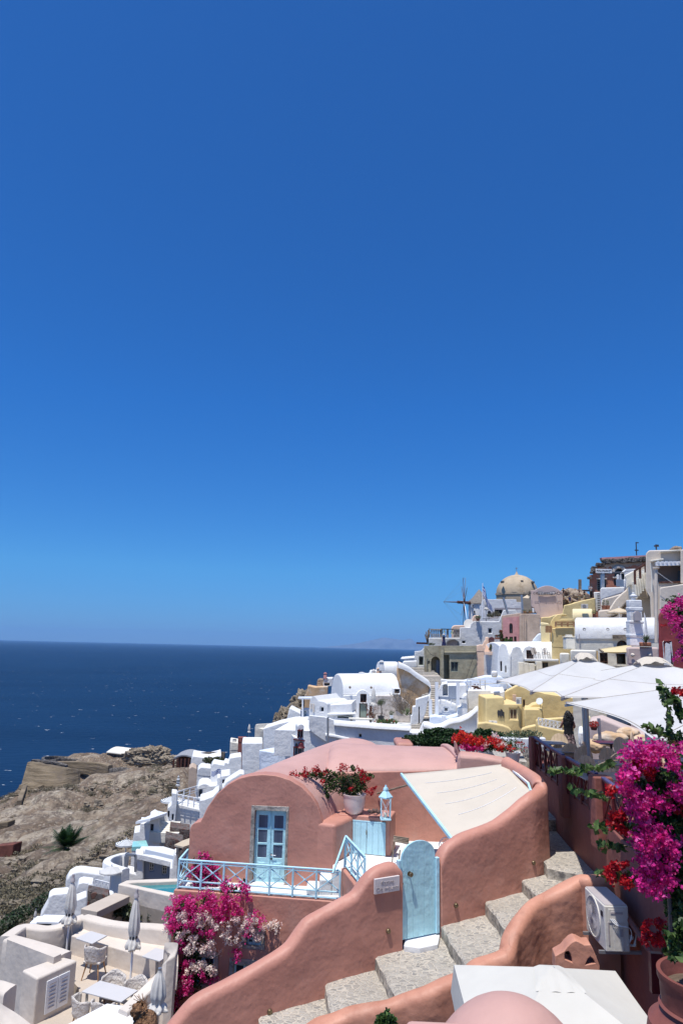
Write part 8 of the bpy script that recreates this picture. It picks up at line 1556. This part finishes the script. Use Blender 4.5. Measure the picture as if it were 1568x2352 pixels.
for(lb,f,ol,d,th,m_,kw)in(('white wall rising rightward under the cliff path, left of the curved house',B1,[(850,900),(850,690),(1000,640),(1130,612),(1262,604),(1265,640),(1160,735),(1040,790),(1030,900)],70,3,'white',{}),('white cubic house left of the flat roofed blue edged house',B1,[(655,1150),(655,825),(845,825),(846,1150)],80,5,'white',{}),('blue edged white house with a flat pale roof below the little belfry',B1,[(815,1180),(806,888),(1060,926),(1085,922),(1135,932),(1200,950),(1180,1180)],62,6,'bluewhite',dict(ex=(.55,.83,0),ref=(900,1000))),('small white house with a rounded corner at the far left of the row',B1,[(543,900),(547,812),(655,830),(655,900)],92,4,'cream',{}),('small arched cream house beside the closed cliff parasol',B1,[(768,800),(772,680),(780,655),(795,650),(805,690),(850,698),(850,800)],92,6,'cream',dict(ex=(.8,.6,0))),('long low cream house at the outer end of the village, nearest the sea',B1,[(184,1040),(188,985),(203,945),(350,965),(440,945),(465,935),(468,1040)],108,6,'white',{}),('white stepped terrace walls above the blue and white flag',B1,[(365,1200),(370,1040),(395,1010),(490,1028),(500,1000),(530,1012),(545,962),(650,945),(655,1200)],84,3,'white',{}),('white lime washed wall bulging above the sandy slope',B1,[(240,1130),(250,1070),(280,1045),(372,1055),(372,1140)],90,3,'white2',{}),('small white terrace house right of the blue and white flag',B1,[(425,1260),(427,1150),(470,1130),(545,1118),(550,1260)],72,4,'white',dict(wins=[Wn(B1,478,1165,500,1200),Wn(B1,512,1160,532,1190)])),('white sloping stair wall touching the pink arch',B1,[(470,1260),(500,1190),(560,1150),(640,1100),(680,1110),(640,1260)],66,2,'white',{}),('white garden wall beside the dark cliff, under the thin roof slab',B1,[(1062,625),(1092,498),(1190,548),(1210,560),(1212,625)],74,3,'white',{}),('white narrow house end with a green lattice door',B1,[(1210,625),(1215,525),(1275,530),(1275,720),(1260,640)],73,3,'white',dict(wins=[Wn(B1,1222,530,1246,596,frame='paint',pane='greendoor',bars=(1,2))])),('tan stone garden wall on top of the dark cliff',B1,[(1230,400),(1255,345),(1258,298),(1330,312),(1445,305),(1440,400)],106,3,'ochre',{}),('ruined stone turret at the cliff top beside the pink chimney',B1,[(1340,320),(1345,250),(1365,238),(1400,240),(1402,320)],108,3,'ruin',{}),('white flat shelter on the cliff top with a dark opening',B1,[(1400,305),(1400,272),(1420,232),(1490,230),(1480,305)],107,4,'white',dict(wins=[Wn(B1,1410,275,1460,300,bars=(0,0),frame='oldwood')])),('white tower like fin at the left of the round terrace',M1,[(750,520),(758,310),(795,275),(796,166),(842,172),(838,300),(818,520)],73,2,'white',dict(wins=[Wn(M1,757,330,770,450,frame='skybluewall',bars=(0,0)),Wn(M1,798,360,812,420,frame='skybluewall',bars=(0,0))])),('round fronted white terrace house with a white railing',M1,[(808,560),(832,262),(900,275),(1050,312),(1072,345),(1062,560)],74,6,'white',{}),('white house with a dark arched door above the round terrace',M1,[(1015,240),(1025,130),(1045,95),(1075,80),(1130,85),(1150,100),(1205,95),(1255,65),(1260,240)],82,5,'white',dict(wins=[Wn(M1,1045,132,1076,205,arch=True,frame='skybluewall',bars=(0,0))])),('white block beside the pink arch next to the round terrace',M1,[(1050,480),(1052,232),(1090,225),(1170,195),(1230,130),(1230,480)],70,3,'white',{}),('white stepped spa walls above the striped parasol',M1,[(425,700),(440,600),(452,530),(500,522),(512,445),(588,452),(600,395),(640,370),(680,390),(690,700)],66,3,'white',dict(wins=[Wn(M1,602,450,628,530,frame='skybluewall',bars=(0,0))])),('white curved stair wall right of the spa walls',M1,[(690,690),(655,420),(665,380),(700,365),(752,360),(760,400),(790,450),(780,690)],69,1,'white',{}),('blue grey rendered house with two small white framed windows',M1,[(536,1010),(540,737),(810,800),(835,815),(838,1010)],50,5,'skybluewall',dict(wins=[Wn(M1,595,792,628,886,frame='cream',bars=(1,2)),Wn(M1,714,824,748,920,frame='cream',bars=(1,2))])),('white end pier of the blue grey house',M1,[(340,1030),(348,880),(462,905),(462,728),(540,737),(537,1030)],49.6,3,'white',{}),('white chimney like wall beside the pool and the blue grey house',M1,[(775,1000),(778,860),(800,850),(822,725),(850,735),(850,1000)],48,2,'white',{}),('large low white vault behind the left closed parasol',L0,[(600,500),(605,295),(640,242),(690,212),(745,204),(930,225),(1010,250),(1010,330),(990,500)],46,3,'white',dict(ref=(800,400))),('rounded white house front with a grey door under the low vault',L0,[(700,520),(702,370),(725,320),(765,306),(812,312),(860,318),(860,520)],43,3,'white',dict(wins=[Wn(L0,718,410,748,480,frame='acgrey',bars=(0,0))])),('low white rounded roof house left of the closed parasol',L0,[(360,720),(372,620),(440,500),(448,440),(490,414),(620,402),(690,440),(700,470),(800,430),(800,600),(700,720)],36,4,'white',dict(ref=(500,550))),('white terrace wall with a slot railing above the dark stone wall',L0,[(805,420),(808,320),(850,310),(868,378),(1050,415),(1055,480),(900,480)],40,.6,'white',{})):
 hs('white_house' if m_ in('white','white2','bluewhite','cream')else 'house',lb,f,ol,d,th,m_,**kw)
hs('tan_round_wall','tan rounded wall with a cream cap at the edge of the slope',B1,[(160,1260),(168,1062),(200,1040),(240,1060),(252,1260)],96,3,'tan',cat='wall'); hs('stucco_wall','rough grey white stucco hillside wall under the little belfry',B1,[(1030,1000),(1035,785),(1150,745),(1262,705),(1400,775),(1600,880),(1600,1000)],65,2,'whitewash',cat='wall')
for lb,f,ol,d in(('upper dark lava stone wall under the round terrace',M1,[(775,575),(778,478),(962,505),(960,600),(880,590)],66),('lower dark lava stone wall beside the pink arch',M1,[(728,700),(735,572),(900,608),(880,640),(850,720)],60),('dark red lava stone wall behind the sand coloured slab roof',L0,[(802,560),(806,385),(1000,425),(1010,480),(880,560)],37)):hs('lava_stone_wall',lb,f,ol,d,2,'lava',cat='wall',bevel=.04)
rf=thing('sloping_roof','pale grey sloping roof of the blue grey house','roof',at(*M1(650,700),55)); MB().ext([at(*M1(x,y),d)for x,y,d in((465,724,49.4),(540,737,49.4),(812,802,49.4),(852,740,53),(850,695,58),(720,655,60),(520,652,60))],(0,0,-.35)).build('slab','white',rf,bevel=.03)
o=MB().ext([at(*M1(x,y),d)for x,y,d in((465,430,64),(600,400,63),(752,348,68),(680,332,70))],(0,0,-.2)).build('shade_roof','paint'); tag(o,'thin pointed white shade roof above the spa walls','shade roof')
o=MB().ext([at(*B1(x,y),d)for x,y,d in((1170,408,72),(1292,412,72),(1300,398,76),(1175,400,76))],(0,0,-.15)).build('roof_slab','paint'); tag(o,'thin white roof slab sticking out to the left on a pole','roof slab')
for x,y0,y1,d,m_,lb in((1212,408,612,72,'paint','slim white pole under the thin roof slab'),(1443,590,870,55,'metal','thin grey lamp pole in front of the curved white house')):mb=MB(); mb.tube([at(*B1(x,y1),d),at(*B1(x,y0),d)],.09,6); tag(mb.build('pole',m_),lb,'pole')
o=thing('plunge_pool','small turquoise plunge pool on the spa terrace','pool',at(*M1(500,640),60)); MB().ext([atz(*M1(x,y),at(*M1(500,640),60).z)for x,y in((430,660),(440,610),(560,600),(580,655))],(0,0,-.3)).build('water','jacuzzi',o)
for i in range(6):a=at(*M1(705+i*2,520-i*17),66+i*.5); MB().box((a.x+.3,a.y,a.z-.4),(2.6,.9,.8)).build('step','cream',bpy.data.objects.get('spa_steps')or thing('spa_steps','pale curved steps between the spa walls','stairs',a))
rail('white_railing','white horizontal railing along the round terrace, front run',at(*M1(838,268),73.6),at(*M1(1050,308),73.6),4,.95,'paint',tw=.08,post=.11,xx=False,rails=(.62,.3)); rail('white_railing','white railing running back from the round terrace corner',at(*M1(846,232),74),at(*M1(1060,160),84),4,.85,'paint',tw=.08,post=.1,xx=False,rails=(.5,.2)); rail('white_railing','white crossed balcony railing above the dark red stone wall',at(*L0(868,372),39.6),at(*L0(1000,405),39.6),4,.5,'paint',tw=.05,post=.05)
def sp(lb,f,ax,ay,lx,d,m_,**k):a=at(*f(ax,ay),d); r_=abs(at(*f(lx,ay),d).x-a.x); umb(lb,a,r_,r_*.33,m_,a.z-r_*1.6,**k)
sp('striped grey and white parasol beside the turquoise plunge pool',M1,382,592,280,62,'stripes',stripe=True); sp('striped grey and white parasol half hidden behind the white fin',M1,800,195,695,76,'stripes',stripe=True); sp('plain white parasol on the terrace left of the blue grey house',L0,1028,160,915,44,'parasol')
for lb,f,x,y0,y1,d,k in(('closed striped parasol standing above the round terrace',M1,848,0,168,80,dict(stripe=True)),('closed beige parasol on the outermost white terrace',B1,718,650,782,90,{}),('closed pale green white parasol at the edge of the slope behind the cream wall',L0,318,550,700,34,{})):b=at(*f(x,y1),d); hh_=at(*f(x,y0),d).z-b.z; parasol_closed(lb,b,hh_,hh_*.09,cap_=False,**k)
fp=thing('flag_pole','small blue and white flag blowing to the left beside the pink arch','flag',at(*B1(463,1200),66)); pt_=at(*B1(462,1066),66); MB().tube([at(*B1(463,1210),66),pt_],.035,6).build('pole','paint',fp); flag(fp,0,0,0,lambda u,v:pt_+Vector((-u*.85,.08*math.sin(u*8),-.05-v*.42-.13*u+.09*math.sin(u*6))))
c=at(*B1(1200,950),50); kb=.25*50/1540*1.02; bf=thing('belfry','little white belfry with dark red columns and cornices rising behind the pink roof','bell tower',c); bxx=lambda nm_,x,y,z0,z1,w_,dp,m_:MB().box((c.x+x*kb,c.y+y,c.z+(z0+z1)/2*kb),(w_*kb,dp,(z1-z0)*kb)).build(nm_,m_,bf,bevel=.02,seg=1)
plb=PL(0,0,1,10,c); q=lambda x,z:Vector((c.x,c.y,c.z))+plb.d*(x*kb)+Vector((0,0,z*kb)); ar=lambda cx__,w_,z0,z1:[q(cx__-w_,z0),q(cx__+w_,z0)]+[q(cx__+w_*math.cos(math.pi*i/8),z1+w_*math.sin(math.pi*i/8))for i in range(9)]
mb=MB(); mb.ext([q(-70,-40),q(20,-40),q(20,135),q(-70,155)],-plb.n*1.6,[ar(-45,11,-20,95),ar(-8,11,-20,95)]); mb.build('lower_stage','white',bf); mb=MB(); mb.ext([q(-38,150),q(15,150),q(15,235)]+[q(-11+27*math.cos(math.pi*i/8),235+24*math.sin(math.pi*i/8))for i in range(9)]+[q(-38,235)],-plb.n*1.4,[ar(-24,7,155,215),ar(2,7,155,215)]); mb.build('upper_stage','white',bf)
for x,z0,z1 in((-66,0,70),(-26,0,70),(14,0,70),(-36,150,205),(-11,150,205)):mb=MB(); mb.tube([q(x,z0)+plb.n*.1,q(x,z1)+plb.n*.1],5*kb,8); mb.build('column','redwood',bf)
for x0,x1,z in((-74,24,140),(-72,22,78),(-42,-2,212)):mb=MB(); mb.bar(q(x0,z)+plb.n*.1,q(x1,z-(12 if z==140 else 0))+plb.n*.1,.25,8*kb); mb.build('cornice','redwood',bf)
mb=MB(); mb.lathe(q(-8,72)+plb.n*.1,[(.3,0),(.22,.1),(.15,.3),(.02,.4)],12); mb.build('bell','redwood',bf)
chimney('slim pink chimney on the cliff top',at(*B1(1418,235),107),at(*B1(1418,178),107),.55,'pinkold'); chimney('tiny round white chimney on the outermost cream house',at(*B1(586,812),91),at(*B1(586,783),91),.5,'cream')
o=blk('brown_tiled_wall','small brown tiled wall piece on the outermost white terrace',B1,620,775,695,822,90,1,'brick',cat='wall',bevel=.03); lowwall('cliff_top_parapet','dark stone parapet wall with plants nearest the sea on the left',[at(*B1(x,y),112)for x,y in((215,925),(300,915),(420,905),(500,905))],.6,1.2,'darkstone')
wallsw=lowwall('white_terrace_parapet','white curved parapet around the terrace with the grey posts',[at(*L0(x,y),d)for x,y,d in((1170,30,54),(1100,45,54),(1020,70,52),(985,100,49),(1000,125,46.5),(1060,150,45),(1160,178,44))],.5,3.2,'white',amp=.02)
rt=thing('pergola','slender grey post pergola in front of the blue grey house','pergola',at(*M1(385,880),47))
for a_,b_ in(((385,730),(380,875)),((465,735),(462,890)),((385,732),(465,738)),((372,745),(372,880))):MB().bar(at(*M1(*a_),48),at(*M1(*b_),48),.14).build('bar','metal',rt)
aw=thing('sand_awning','sand coloured awning strips on a frame beside the pink arch','awning',at(*M1(900,640),50)); MB().ext([at(*M1(x,y),d)for x,y,d in((820,640,48),(900,660,46),(960,640,47),(960,580,52),(900,600,53))],(0,0,-.1)).build('cloth','sand',aw); MB().bar(at(*M1(846,650),48),at(*M1(848,730),48),.12).build('post','metal',aw)
for x,y,d,lb in((350,985,100,'dry olive coloured plants on the outer cream house terrace'),(430,985,99,'rusty plants beside the outer cream house')):bush('green_shrub',lb,[blob(B1,x,y,d,14,8),blob(B1,x+25,y+15,d,10,7)],500,.3,[OLIVE[0],DRY[0],LEAF[1]],[],seed=int(x))
bush('green_shrub','dark bushes between the cream wall and the slope at the left edge',[blob(L0,x,y,44,22,12,60)for x,y in((130,640),(60,700),(200,600),(30,780),(420,470),(390,500))],3000,.22,[OLIVE[1],DRY[1],LEAF[1]],[],seed=77)
for x,y,lb in((410,678,'white lounge seat on the terrace beyond the cream wall'),(470,665,'white low table on the terrace beyond the cream wall')):c=at(*L0(x,y),30); t=thing('lounge_seat',lb,'seat',c); MB().box(c,(.9,.7,.25)).build('cushion','paint',t,bevel=.03); MB().box(c-Vector((0,0,.25)),(.9,.7,.25)).build('base','darkmetal',t)
